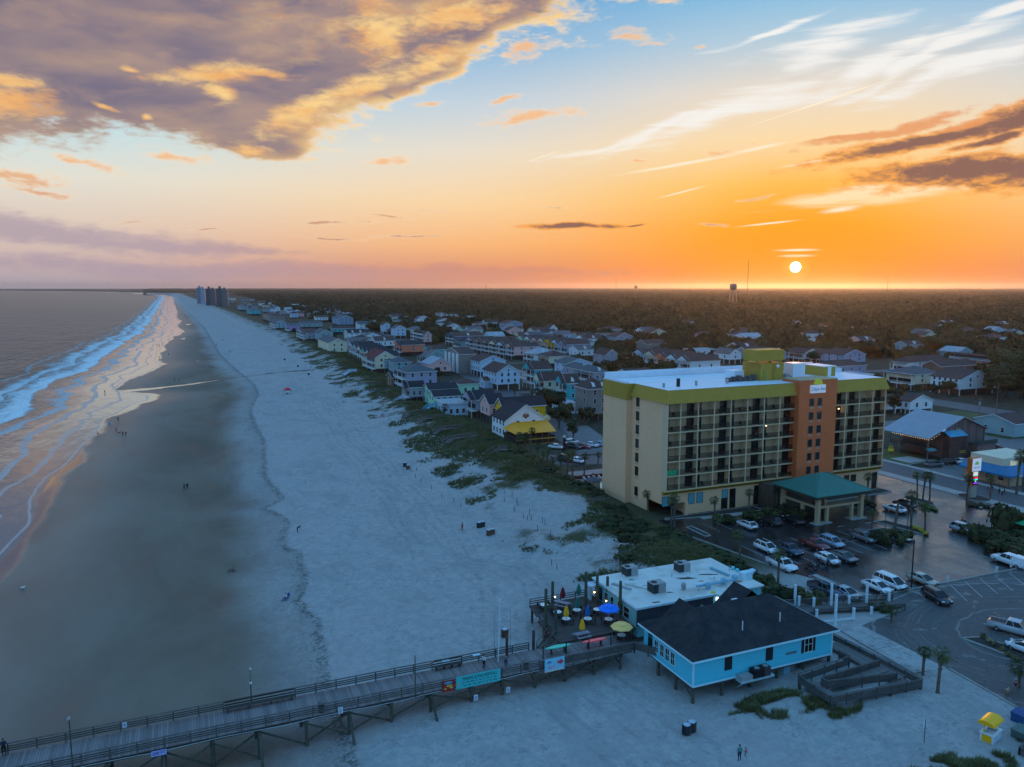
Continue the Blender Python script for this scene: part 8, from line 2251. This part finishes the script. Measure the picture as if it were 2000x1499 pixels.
    verts = [tuple(v.co) for v in out.vertices]; faces = [tuple(p.vertices) for p in out.polygons]
    nb = len(verts); nf0 = len(faces)
    verts += extra.v; faces += [tuple(i + nb for i in f) for f in extra.f]
    bm_ = bpy.data.meshes.new('body'); bm_.from_pydata(verts, [], faces)
    seg = []
    for a, b in E:
        if a[0] in 'lr' and a[1:] in ('hp', 'kn') or b[1:] == 'hp' or (a, b) == ('pel', 'spi'):
            c = 1 if (a[1:] != 'kn' or long_legs) else 2
        elif a in ('spi', 'che') and b != 'nek' or a[1:] == 'sh': c = 0
        elif a[1:] == 'an': c = 3
        else: c = 2
        seg.append((Vector(J[a][:3]), Vector(J[b][:3]), c, (J[a][3] + J[b][3]) / 2))
    mats = [M('cloth_%s' % top, CLOTH[top], .9, .15, 8), M('cloth_%s' % bottom, CLOTH[bottom], .9, .15, 8), SKIN, M('shoe', (.05, .045, .04), .8)]
    for m_ in mats: bm_.materials.append(m_)
    for i, p in enumerate(bm_.polygons):
        p.use_smooth = True
        if i >= nf0: p.material_index = 2; continue
        c = Vector(p.center); best = None
        for a, b, k_, r in seg:
            d = b - a; t_ = max(0, min(1, (c - a).dot(d) / max(d.length_squared, 1e-9))); q = (c - (a + d * t_)).length - r
            if best is None or q < best[0]: best = (q, k_)
        p.material_index = best[1]
    hair = MB(); hair.ell((hx, hy + .022, hz + .055), (.094, .102, .098), 9, 6)
    _pm[k] = (bm_, hair.mesh('hair', M('hair_brown', (.04, .025, .015), .8, .3, 9)))
    return _pm[k]


CLOTH = dict(black=(.012, .012, .014), navy=(.02, .03, .07), red=(.4, .02, .03), white=(.6, .62, .66), grey=(.14, .15, .16), blue=(.05, .12, .3), khaki=(.22, .17, .11), orange=(.85, .14, .02), pink=(.55, .16, .2), teal=(.05, .25, .28), maroon=(.12, .012, .02))


def person(px, py, pose, top, bottom, rz, label, z=None, sc=1.0, legs=True, xy=None, group=None):
    X_, Y_ = xy if xy else at(px, py, -2.2 if z is None else z)
    zz = float(ground_h(X_, Y_)) if z is None else z
    if z is None: X_, Y_ = at(px, py, zz); zz = float(ground_h(X_, Y_))
    b, h = person_mesh(pose, top, bottom, legs)
    o = bpy.data.objects.new('person', b); COL.objects.link(o)
    o.location = (X_, Y_, zz - .005); o.rotation_euler = (0, 0, R(rz)); o.scale = (sc, sc, sc)
    tag(o, label, 'person', group)
    inst('hair', h, o)
    return o


BP = 'people strolling on the beach'
for a in [(360, 957, 'stand', 'khaki', 'black', 160, 'person in khaki of the couple standing mid beach'), (366, 957, 'stand', 'black', 'navy', 200, 'person in black of the couple standing mid beach'), (205, 771, 'walk', 'black', 'black', 60, 'person in dark clothes wading at the creek mouth'), (190, 850, 'sit', 'navy', 'black', 90, 'person crouching at the water edge'), (231, 823, 'stand', 'blue', 'black', 30, 'person standing up-beach of the little blanket'), (227, 845, 'walk', 'black', 'black', 100, 'person in black with a dog near the water'), (240, 853, 'walk', 'red', 'black', 180, 'person in red, left of the walking pair'), (246, 853, 'walk', 'maroon', 'black', 180, 'person in maroon, right of the walking pair'), (307, 676, 'walk', 'black', 'navy', 20, 'far stroller at the wet edge, first of three'), (311, 676, 'stand', 'grey', 'black', 20, 'far stroller at the wet edge, second of three'), (317, 673, 'walk', 'black', 'grey', 20, 'far stroller at the wet edge, third of three'), (311, 701, 'stand', 'black', 'black', 0, 'far stroller at the shining water edge'), (329, 695, 'walk', 'navy', 'black', 0, 'far stroller alone on damp sand'), (410, 719, 'walk', 'black', 'black', 40, 'person near the tide pools, left of a pair'), (416, 720, 'walk', 'maroon', 'navy', 40, 'person near the tide pools, right of a pair'), (341, 746, 'walk', 'black', 'navy', 70, 'person leaping the creek, left'), (350, 747, 'stand', 'black', 'black', 70, 'person by the creek, right'), (435, 666, 'stand', 'black', 'navy', 0, 'far person on the dry sand edge'), (449, 690, 'stand', 'navy', 'black', 0, 'far person on the upper beach'), (423, 676, 'stand', 'grey', 'black', 0, 'far person between the pools and the dry sand'), (330, 666, 'walk', 'black', 'grey', 0, 'far person at the swash'), (581, 1040, 'bend', 'black', 'black', 100, 'person in black bending over the wrack line'), (903, 1037, 'stand', 'pink', 'red', 200, 'person in pink and red standing on the dry sand by the trash barrels')]:
    person(*a[:6], a[6], group=BP)
person(1444, 1487, 'stand', 'teal', 'navy', 170, 'adult in dark teal standing on the near sand', z=-.9)
person(1456, 1481, 'walk', 'pink', 'grey', 190, 'child in pink beside the adult on the near sand', z=-.9, sc=.66, legs=False)
person(1982, 1357, 'walk', 'maroon', 'grey', 60, 'dog walker in a maroon shirt at the car park edge', z=-.15)
person(8, 1476, 'stand', 'navy', 'black', 10, 'person in dark clothes at the seaward pier rail', z=PZ)
person(988, 1304, 'stand', 'grey', 'navy', 150, 'person by the white flagpole on the pier', z=PZ, sc=.95)
person(945, 1306, 'stand', 'white', 'black', 120, 'person with a pale cap leaning at the pier benches', z=PZ)
person(1067, 1251, 'walk', 'maroon', 'maroon', 60, 'person in dark red on the deck stairs', z=PZ - .6)
for k, (px, py, tp, bt, lb) in enumerate([(1929, 964, 'maroon', 'grey', 'person in maroon on the far pavement, leftmost'), (1937, 963, 'black', 'grey', 'person in black on the far pavement'), (1951, 966, 'teal', 'black', 'person in teal on the far pavement'), (1957, 969, 'white', 'black', 'person in white on the far pavement'), (1961, 967, 'black', 'black', 'tall person in black on the far pavement, rightmost')]): person(px, py, 'walk', tp, bt, 60 + 40 * k, lb, z=.0, group='people on the far pavement')
X_, Y_ = at(1596, 1108, 0)
motorbike(X_ - 1.6, Y_ - .3, R(-60), 'dark motorcycle ridden between the parked cars, left one'); motorbike(X_ + .9, Y_ - .1, R(-75), 'dark motorcycle ridden between the parked cars, right one')
person(0, 0, 'sit', 'black', 'black', 30, 'rider in black on the left motorcycle', z=.35, xy=(X_ - 1.6, Y_ - .15)); person(0, 0, 'sit', 'red', 'navy', 15, 'rider in a glowing red shirt among the parked cars', z=.35, xy=(X_ + .85, Y_ + .2)); person(0, 0, 'stand', 'teal', 'navy', 150, 'person standing beside the riders at the white coupe', z=0, xy=(X_ + 1.9, Y_ - .4))
X_, Y_ = at(1884, 1030, 0)
motorbike(X_ + 1.3, Y_ + 1.2, R(-80), 'dark motorcycle behind the silver wagon'); person(0, 0, 'sit', 'orange', 'black', 10, 'rider in an orange shirt behind the silver wagon', z=.35, xy=(X_ + 1.25, Y_ + 1.5))
X_, Y_ = at(1905, 1036, 0); motorbike(X_ + 1.2, Y_, R(-70), 'second dark motorcycle at the shrub bed'); person(0, 0, 'sit', 'black', 'black', 20, 'rider in black at the shrub bed', z=.35, xy=(X_ + 1.2, Y_ + .3))


def dog(px, py, rz, label, col, sc=1.0, z=None):
    X_, Y_ = at(px, py, -2.2 if z is None else z); zz = float(ground_h(X_, Y_)) if z is None else z
    if z is None: X_, Y_ = at(px, py, zz)
    J = [(.3, 0, .5, .13), (0, 0, .53, .12), (-.28, 0, .54, .10), (.42, 0, .66, .08), (.52, 0, .74, .075), (.64, 0, .70, .04), (-.4, 0, .6, .03), (-.56, 0, .72, .02)]
    E = [(0, 1), (1, 2), (0, 3), (3, 4), (4, 5), (2, 6), (6, 7)]
    for s in (-1, 1):
        i = len(J); J += [(.28, s * .09, .36, .055), (.26, s * .09, .2, .032), (.29, s * .09, .03, .03)]; E += [(0, i), (i, i + 1), (i + 1, i + 2)]
        i = len(J); J += [(-.28, s * .09, .38, .07), (-.2, s * .09, .27, .045), (-.36, s * .09, .17, .028), (-.31, s * .09, .03, .028)]; E += [(2, i), (i, i + 1), (i + 1, i + 2), (i + 2, i + 3)]
        i = len(J); J += [(.49, s * .06, .82, .022), (.46, s * .085, .76, .014)]; E += [(4, i), (i, i + 1)]
    me = bpy.data.meshes.new('dog'); me.from_pydata([j[:3] for j in J], E, [])
    o = bpy.data.objects.new('tmp', me); COL.objects.link(o); o.modifiers.new('s', 'SKIN').use_smooth_shade = True
    for i, j in enumerate(J): v = me.skin_vertices[0].data[i]; v.radius = (j[3], j[3]); v.use_root = (i == 1)
    o.modifiers.new('u', 'SUBSURF').levels = 1
    dg = bpy.context.evaluated_depsgraph_get(); dg.update(); out = bpy.data.meshes.new_from_object(o.evaluated_get(dg)); bpy.data.objects.remove(o)
    out.materials.append(M('fur_%d' % int(col[0] * 100), col, .9, .2, 9))
    o = bpy.data.objects.new('dog', out); COL.objects.link(o); o.location = (X_, Y_, zz); o.rotation_euler = (0, 0, R(rz)); o.scale = (sc,) * 3
    tag(o, label, 'dog')
dog(1967, 1357, -160, 'tan dog on the lot edge beside its walker', (.42, .30, .19), 1.1, -.15)
dog(233, 848, 20, 'dark dog beside the person in black near the water', (.03, .025, .02))

# ------------------------------------------------------------------ beach furniture and small things
def chair_person(px, py, label, plabel, cloth, top, bottom, rz):
    X_, Y_ = at(px, py, -2.0); z = float(ground_h(X_, Y_)); X_, Y_ = at(px, py, z)
    t = T('beach_chair', label, 'beach chair', (X_, Y_, z), R(rz))
    MB().box(-.28, .28, -.3, .24, .22, .25).build('seat', cloth, t); MB().add([(-.28, .24, .24), (.28, .24, .24), (.28, .55, .95), (-.28, .55, .95), (-.28, .28, .22), (.28, .28, .22), (.28, .59, .93), (-.28, .59, .93)], [(0, 1, 2, 3), (7, 6, 5, 4), (0, 3, 7, 4), (1, 5, 6, 2), (2, 6, 7, 3)]).build('backrest', cloth, t)
    for s in (-.3, .3): MB().bar((s, -.3, 0), (s, .3, .3), .03).bar((s, .3, 0), (s, -.25, .3), .03).bar((s, -.3, .42), (s, .35, .46), .04).build('leg', GREYM, t)
    person(0, 0, 'sit', top, bottom, rz, plabel, z=z - .0, xy=(X_, Y_))
chair_person(455, 1117, 'low brown beach chair on the damp sand', 'person in orange brown sitting in the brown beach chair', M('chair_brown', (.12, .05, .03), .8), 'khaki', 'maroon', -100)
chair_person(559, 1172, 'low blue beach chair at the wrack line', 'person in white sitting in the blue beach chair', M('chair_blue', (.02, .08, .3), .8), 'white', 'blue', -60)
X_, Y_ = at(44, 1146, -2.6)
m = MB(); m.ell((0, 0, .2), (.34, .2, .2), 9, 6).ell((.32, 0, .42), (.1, .09, .1), 8, 5).add([(.4, 0, .42), (.52, 0, .39), (.4, .03, .4)], [(0, 1, 2)]); o = m.build('gull', M('gull_white', (.7, .72, .74), .8, .1), loc=(X_, Y_, float(ground_h(X_, Y_)))); tag(o, 'lone white gull on the damp sand at the left', 'bird')
for sx in (-1, 1): MB().add([(.1, sx * .15, .3), (-.5, sx * .12, .24), (-.1, sx * .24, .16)], [(0, 1, 2)]).build('wing', M('gull_grey', (.3, .32, .34), .8), o)
X_, Y_ = at(214, 826, -2.5)
t = T('beach_blanket', 'small pale sheet of beach things near the water', 'blanket', (X_, Y_, float(ground_h(X_, Y_)) + .02)); MB().box(-.9, .9, -.6, .6, 0, .04).build('cloth', M('blanket_pale', (.4, .5, .6), .8), t); MB().box(-.3, .3, -.2, .2, .05, .4).build('bag', M('bag_blue', (.1, .2, .3), .8), t)


def barrel(px, py, label, n=1, z=None, wood=True):
    X_, Y_ = at(px, py, -1.2); zz = float(ground_h(X_, Y_)); X_, Y_ = at(px, py, zz)
    t = T('trash_barrel', label, 'trash barrel', (X_, Y_, zz - .05), .3, 'wood-clad trash barrels on the beach')
    WB = M('barrel_wood', (.19, .10, .06), .85, .35, 4)
    for k in range(n):
        a = MB()
        for q in range(14):
            c, s = math.cos(q * 2 * math.pi / 14), math.sin(q * 2 * math.pi / 14); a.bar((k * .85 + .42 * c, .42 * s, 0), (k * .85 + .44 * c, .44 * s, 1.05), .16, .03)
        a.build('slat_casing', WB if wood else WOODD, t)
        MB().tube((k * .85, 0, .05), (k * .85, 0, 1.12), .36, None, 14).build('drum', M('drum_blue', (.05, .09, .14), .5), t)
        MB().tube((k * .85, 0, 1.13), (k * .85, 0, 1.2), .40, .3, 14).build('lid', M('lid_pale', (.45, .52, .6), .4), t)
barrel(791, 912, 'farther of two trash barrels by the dune fence', 1, wood=False); barrel(797, 917, 'nearer of two trash barrels by the dune fence'); barrel(936, 1031, 'grey trash barrel pair beside the person in pink', 2, wood=False); barrel(955, 1046, 'brown trash barrel pair nearest the dune grass', 2); barrel(986, 1244, 'brown trash barrel on the sand behind the flagpole'); barrel(1341, 1434, 'dark trash barrel pair on the near sand below the shop', 2, wood=False); barrel(603, 733, 'far trash barrel at the creek crossing', wood=False); barrel(582, 717, 'far trash barrel beyond the creek', wood=False); barrel(556, 704, 'farthest trash barrel by the dune grass', wood=False)

X_, Y_ = at(562, 770, -1.6)
t = T('canopy_tent', 'small red canopy tent alone on the far dry sand', 'tent', (X_, Y_, float(ground_h(X_, Y_))))
MB().add([(-1.5, -1.5, 2.0), (1.5, -1.5, 2.0), (1.5, 1.5, 2.0), (-1.5, 1.5, 2.0), (0, 0, 2.9), (-1.5, -1.5, 1.75), (1.5, -1.5, 1.75), (1.5, 1.5, 1.75), (-1.5, 1.5, 1.75)], [(0, 1, 4), (1, 2, 4), (2, 3, 4), (3, 0, 4), (5, 6, 1, 0), (6, 7, 2, 1), (7, 8, 3, 2), (8, 5, 0, 3)]).build('canopy', M('tent_red', (.75, .02, .035), .7, .05), t)
for sx in (-1.42, 1.42):
    for sy in (-1.42, 1.42): MB().box(sx - .03, sx + .03, sy - .03, sy + .03, -.1, 2.0).build('leg', GREYM, t)
MB().box(-.6, .1, -.3, .3, .0, .35).build('cooler', BLACK, t)
X_, Y_ = at(2012, 1048, 0)
t = T('canopy_tent', 'bright green canopy tent behind the right shrub bed', 'tent', (X_, Y_, 0))
MB().add([(-2.2, -2, 2.3), (2.2, -2, 2.3), (2.2, 2, 2.3), (-2.2, 2, 2.3), (0, 0, 3.3)], [(0, 1, 4), (1, 2, 4), (2, 3, 4), (3, 0, 4)]).box(-2.2, 2.2, -2.02, -2, 2.0, 2.3).build('canopy', M('tent_green', (.015, .30, .13), .7, .05), t)
for sx in (-2.1, 2.1):
    for sy in (-1.9, 1.9): MB().box(sx - .04, sx + .04, sy - .04, sy + .04, 0, 2.3).build('leg', WHITE, t)

k = 0
for (px, py) in [(1000, 970), (1009, 985), (1012, 987), (1003, 998), (1006, 1001), (1022, 1012), (1030, 1016), (1034, 1004), (1038, 1015), (1060, 1020), (1064, 1023), (1050, 1038), (1075, 1046), (1116, 1058), (1078, 1106), (1088, 1114), (803, 921), (812, 934), (822, 944), (843, 956), (863, 974), (886, 982), (900, 991), (814, 920), (985, 962), (985, 980)]:
    X_, Y_ = at(px, py, -.5); z = float(ground_h(X_, Y_)); X_, Y_ = at(px, py, z)
    m = MB().tube((0, 0, -.2), (rnd.uniform(-.1, .1), 0, rnd.uniform(.9, 1.3)), .06, .05, 6)
    o = m.build('fence_post', WOODD, loc=(X_, Y_, z)); k += 1
    tag(o, 'thin dark post of the old dune fence, %s in view' % ORD[k - 1], 'post', 'old dune fence posts')

def crossover(pts, label, w=1.5, mat=None):
    P_ = [(*at(px, py, z), z) for px, py, z in pts]
    t = T('dune_walkover', label, 'walkover', P_[0])
    o = P_[0]; mt = mat or WOOD
    for i in range(len(P_) - 1):
        a, b = Vector(P_[i]), Vector(P_[i + 1]); d = (b - a); dn = Vector((d.x, d.y, 0)).normalized(); n = Vector((-dn.y, dn.x, 0)) * w / 2
        MB(o).add([tuple(a - n), tuple(b - n), tuple(b + n), tuple(a + n), tuple(a - n - Vector((0, 0, .12))), tuple(b - n - Vector((0, 0, .12))), tuple(b + n - Vector((0, 0, .12))), tuple(a + n - Vector((0, 0, .12)))], [(0, 1, 2, 3), (7, 6, 5, 4), (0, 4, 5, 1), (2, 6, 7, 3)]).build('walkway', mt, t)
        for s in (-1, 1): rail_run(MB(o), tuple(a + n * s), tuple(b + n * s), 0, .95, (.35, .65), 2.4, True, .1).build('railing', mt, t)
    return t
crossover([(1128, 1006, -.2), (1156, 984, 1.4), (1186, 979, 1.4)], 'wooden stairs over the dune at the hotel sea side')
crossover([(950, 892, .2), (972, 878, 1.6), (992, 878, 1.6)], 'wooden steps onto the dune before the yellow porch', 2.2)
crossover([(872, 866, .6), (884, 857, 1.4), (930, 851, 1.4)], 'grey wooden walkover with a pale rail near the restaurant')
crossover([(848, 848, .6), (858, 840, 1.4), (905, 834, 1.4)], 'dark walkover above the grey one'); crossover([(815, 828, .6), (830, 818, 1.6), (880, 814, 1.6)], 'dark walkover below the teal stairs'); crossover([(790, 816, .5), (800, 808, 1.4), (830, 806, 1.4)], 'low dark steps left of the teal stairs')
crossover([(822, 810, .4), (838, 795, 2.6), (850, 792, 2.8)], 'bright teal stairs running down to the beach', 1.6, M('stairs_teal', (.10, .42, .55), .6))
crossover([(770, 785, .6), (782, 778, 2.2), (806, 777, 2.2)], 'white stairs of the small grey house', 1.3, MATS['siding_pale']); crossover([(672, 733, .6), (684, 725, 2.4), (696, 725, 2.4)], 'white stairs below the maroon roofed house', 1.4, MATS['siding_pale'])
crossover([(722, 765, .8), (780, 762, 1.2)], 'long grey walkover among the dune grass'); crossover([(700, 752, .6), (745, 749, 1.0)], 'low walkover left of the long grey one')

sheet('pool_water', ellp(86.0, 152.0, 3.6, 2.3), .06, M('pool_water', (.10, .42, .48), .08, .1, 1, .6), .02)
for k in range(6):
    X_, Y_ = 85.6 + k * 1.35, 157.6
    t = T('sun_lounger', 'pale pool lounger, %s from the sea in the poolside row' % ORD[k], 'lounger', (X_, Y_, .03), .15, 'loungers in the poolside row')
    MB().box(-.32, .32, -1.0, .3, .28, .34).build('seat', M('lounger_pale', (.48, .42, .42), .8), t); MB().add([(-.32, .3, .3), (.32, .3, .3), (.32, .85, .75), (-.32, .85, .75), (-.32, .34, .27), (.32, .34, .27), (.32, .88, .72), (-.32, .88, .72)], [(0, 1, 2, 3), (7, 6, 5, 4), (0, 3, 7, 4), (1, 5, 6, 2), (2, 6, 7, 3)]).build('backrest', MATS['lounger_pale'], t)
    for sx in (-.28, .28): MB().box(sx - .03, sx + .03, -.9, -.84, 0, .28).box(sx - .03, sx + .03, .2, .26, 0, .28).build('leg', GREYM, t)
t = T('pool_fence', 'dark low fence behind the pool loungers', 'fence', (83, 158.9, .02)); MB().box(0, 14, -.03, .03, .1, .9).build('panel', M('fence_plum', (.06, .035, .035), .8, .3, 3), t)
for k in range(6): MB().box(k * 2.7 - .15, k * 2.7 + .15, -.15, .15, 0, 1.15).build('pillar', M('pillar_plum', (.13, .08, .07), .8), t)
t = T('pool_hut', 'small tan hut with a slate roof at the hotel corner', 'hut', (82.2, 147.6, 0)); MB().box(0, 1.8, .2, 2.6, 0, 2.3).build('walls', M('hut_tan', (.40, .30, .21), .8), t); MB().hip(0, 1.8, .2, 2.6, 2.31, .8, .4, .08).build('roof', MATS['shingles_slate'], t)

X_, Y_ = at(1934, 1446, -.5)
t = T('snack_cart', 'white beach snack cart with a curved yellow canopy', 'cart', (X_, Y_, -.5), .28)
WC = M('cart_white', (.66, .72, .76), .5, .05); YC = M('cart_yellow', (1.0, .46, .004), .5, .04)
MB().box(-1.05, 1.05, -.62, -.5, .12, 1.0).box(-1.05, 1.05, .5, .62, .12, 1.0).box(.93, 1.05, -.5, .5, .12, 1.0).box(-1.05, -.93, -.5, .5, .12, 1.0).box(-.92, .92, -.49, .49, .7, .74).build('counter', WC, t)
MB().box(-1.12, 1.12, -.7, -.4, 1.01, 1.06).box(-1.12, 1.12, .4, .7, 1.01, 1.06).box(-1.12, -.8, -.4, .4, 1.01, 1.06).box(.8, 1.12, -.4, .4, 1.01, 1.06).build('counter_top', WC, t)
MB().box(-1.07, -1.051, -.45, .45, .2, .92).build('side_panel', YC, t); MB().box(-.9, -.05, -.64, -.621, .22, .9).box(.05, .9, -.64, -.621, .22, .9).build('door', M('cart_door', (.52, .64, .72), .5), t)
for sx in (-.85, .85): MB().box(sx - .05, sx + .05, .3, .4, 1.07, 1.98).build('post', YC, t)
m = MB(); n = 9; pr = [(.85 * math.cos(math.pi * k / n), .45 * math.sin(math.pi * k / n)) for k in range(n + 1)]
vs = [(x, y * .95 + .1, 1.95 + z) for x in (-1.2, 1.2) for y, z in pr]; q = n + 1
m.add(vs, [(i, i + 1, q + i + 1, q + i) for i in range(n)] + [tuple(reversed(range(q))), tuple(range(q, 2 * q)), (0, q, 2 * q - 1, q - 1)]); m.build('canopy', YC, t)
for (px, py, w, d, h, cl, nm, lb) in ((1992, 1412, 1.6, 1.2, 1.3, (.02, .08, .22), 'bin_box', 'dark blue box behind the snack cart at the right edge'), (1994, 1440, 1.8, 1.2, 1.0, (.09, .15, .13), 'bin_box', 'grey green chest right of the snack cart')):
    X_, Y_ = at(px, py, -.4); t = T(nm, lb, 'box', (X_, Y_, -.45), .2); mt = M('box_%d' % px, cl, .7, .2, 2); MB().box(-w / 2, w / 2, -d / 2, d / 2, 0, h * .85).build('body', mt, t); MB().box(-w / 2 - .05, w / 2 + .05, -d / 2 - .05, d / 2 + .05, h * .85 + .002, h).build('lid', mt, t)
X_, Y_ = at(1990, 1478, -.5)
t = T('low_fence', 'grey boarded fence corner at the lower right edge', 'fence', (X_, Y_, -.7)); rail_run(MB(), (0, 0), (2.5, .6), .2, 1.0, (.2, .4, .6, .8), 1.2).build('railing', RAILW, t); rail_run(MB(), (0, 0), (.4, -1.6), .2, 1.0, (.2, .4, .6, .8), 1.2).build('railing', RAILW, t)

# ------------------------------------------------------------------ far landmarks
for (px, pt, pb, w, lb, cl, nb) in ((392, 558, 594, 14, 'pale blue grey seaside tower, leftmost of the group', (.30, .35, .42), 2), (411, 560, 597, 17, 'dark seaside tower in the middle of the group', (.13, .13, .15), 2), (433, 560, 600, 20, 'dark grey green seaside tower, rightmost of the group', (.14, .155, .16), 2)):
    X_, Y_ = at(px - w / 2, pb, 0); X2, _ = at(px + w / 2, pb, 0)
    W_ = (w / FPX) * math.hypot(X_, Y_); H_ = onY(px, pt + 4, Y_)[1]
    t = T('apartment_tower', lb, 'apartment tower', (X_, Y_, 0), -YAW * .3)
    mt = M('tower_%d' % px, cl, .8, .15, .02)
    MB().box(0, W_ * .5, 0, 24, 0, H_).build('wing', mt, t); MB().box(W_ * .5, W_, -6, 20, 0, H_ * .94).build('wing', mt, t)
    MB().box(W_ * .2, W_ * .4, 6, 16, H_, H_ + 5).box(W_ * .6, W_ * .8, 4, 14, H_ * .94, H_ * .94 + 4.5).build('roof_plant', mt, t)
    g_ = MB()
    for f in range(int(H_ / 5)): g_.box(1, W_ * .5 - 1, -.5, 0, 3 + f * 5, 5.2 + f * 5); 0
    g_.build('window_band', M('band_%d' % px, tuple(c * .45 for c in cl), .5), t)
def water_tower(px, top, base, wpx, label, dist):
    a, b, c = ray(px, base); s_ = dist / math.hypot(a, b); X_, Y_ = a * s_, b * s_
    h = onY(px, top, Y_)[1]; r = wpx / 2 / FPX * dist
    t = T('water_tower', label, 'water tower', (X_, Y_, 0))
    mt = M('tank_grey', (.16, .15, .15), .7, .1, .1)
    prof = [(.12, h - r * 2.1), (.85, h - r * 1.7), (1.0, h - r * 1.3), (1.0, h - r * .5), (.75, h - r * .12), (.0, h)]
    n = 16; m = MB(); m.add([(r * k * math.cos(2 * math.pi * i / n), r * k * math.sin(2 * math.pi * i / n), z) for k, z in prof for i in range(n)], [(j * n + i, j * n + (i + 1) % n, (j + 1) * n + (i + 1) % n, (j + 1) * n + i) for j in range(5) for i in range(n)]); m.build('tank', mt, t, True)
    MB().tube((0, 0, 0), (0, 0, h - r * 2), r * .12, None, 8).build('riser', mt, t)
    for i in range(6): MB().tube((r * 1.25 * math.cos(i * 1.047), r * 1.25 * math.sin(i * 1.047), 0), (r * .9 * math.cos(i * 1.047), r * .9 * math.sin(i * 1.047), h - r * 1.5), r * .07, None, 6).build('leg', M('tower_leg', (.26, .23, .21), .7), t)
water_tower(1431.5, 554, 583, 13, 'grey water tower on legs above the wood near the sun', 1900)
water_tower(1242, 558, 566, 6, 'tiny distant water tower on the horizon left of the big one', 6500)
for (px, top, lb, dist) in ((1203, 541, 'thin radio mast on the horizon left of the tiny water tower', 2600), (1460, 505, 'thin tall radio mast on the horizon left of the sun', 1700), (949, 551, 'thin short radio mast on the horizon above the blue house', 2500), (1733, 538, 'thin radio mast on the horizon right of the sun', 2500)):
    a, b, c = ray(px, 565); s_ = dist / math.hypot(a, b); h = onY(px, top, b * s_)[1]
    t = T('radio_mast', lb, 'mast', (a * s_, b * s_, 0)); MB().tube((0, 0, 0), (0, 0, h - 8), .6, .45, 5).build('lattice', M('mast_grey', (.12, .1, .1), .8), t); MB().tube((0, 0, h - 8), (0, 0, h), .3, .15, 5).build('antenna', MATS['mast_grey'], t)
X_, Y_ = at(312, 577.5, -3); X2, Y2 = at(281, 577.2, -3)
t = T('far_pier', 'distant dark pier crossing the surf near the horizon', 'pier', (X_, Y_, -3)); m = MB(); m.box(X2 - X_, 60, -6, 6, 6, 8); m.build('deck', WOODD, t); MB().box((X2 - X_) * .98, (X2 - X_) * .8, -9, 9, 8, 14).build('pier_house', WOODD, t)
for k in range(14): MB().box((X2 - X_) * k / 14 - 1.2, (X2 - X_) * k / 14 + 1.2, -5, 5, -3, 6).build('pile', WOODD, t)

forest()
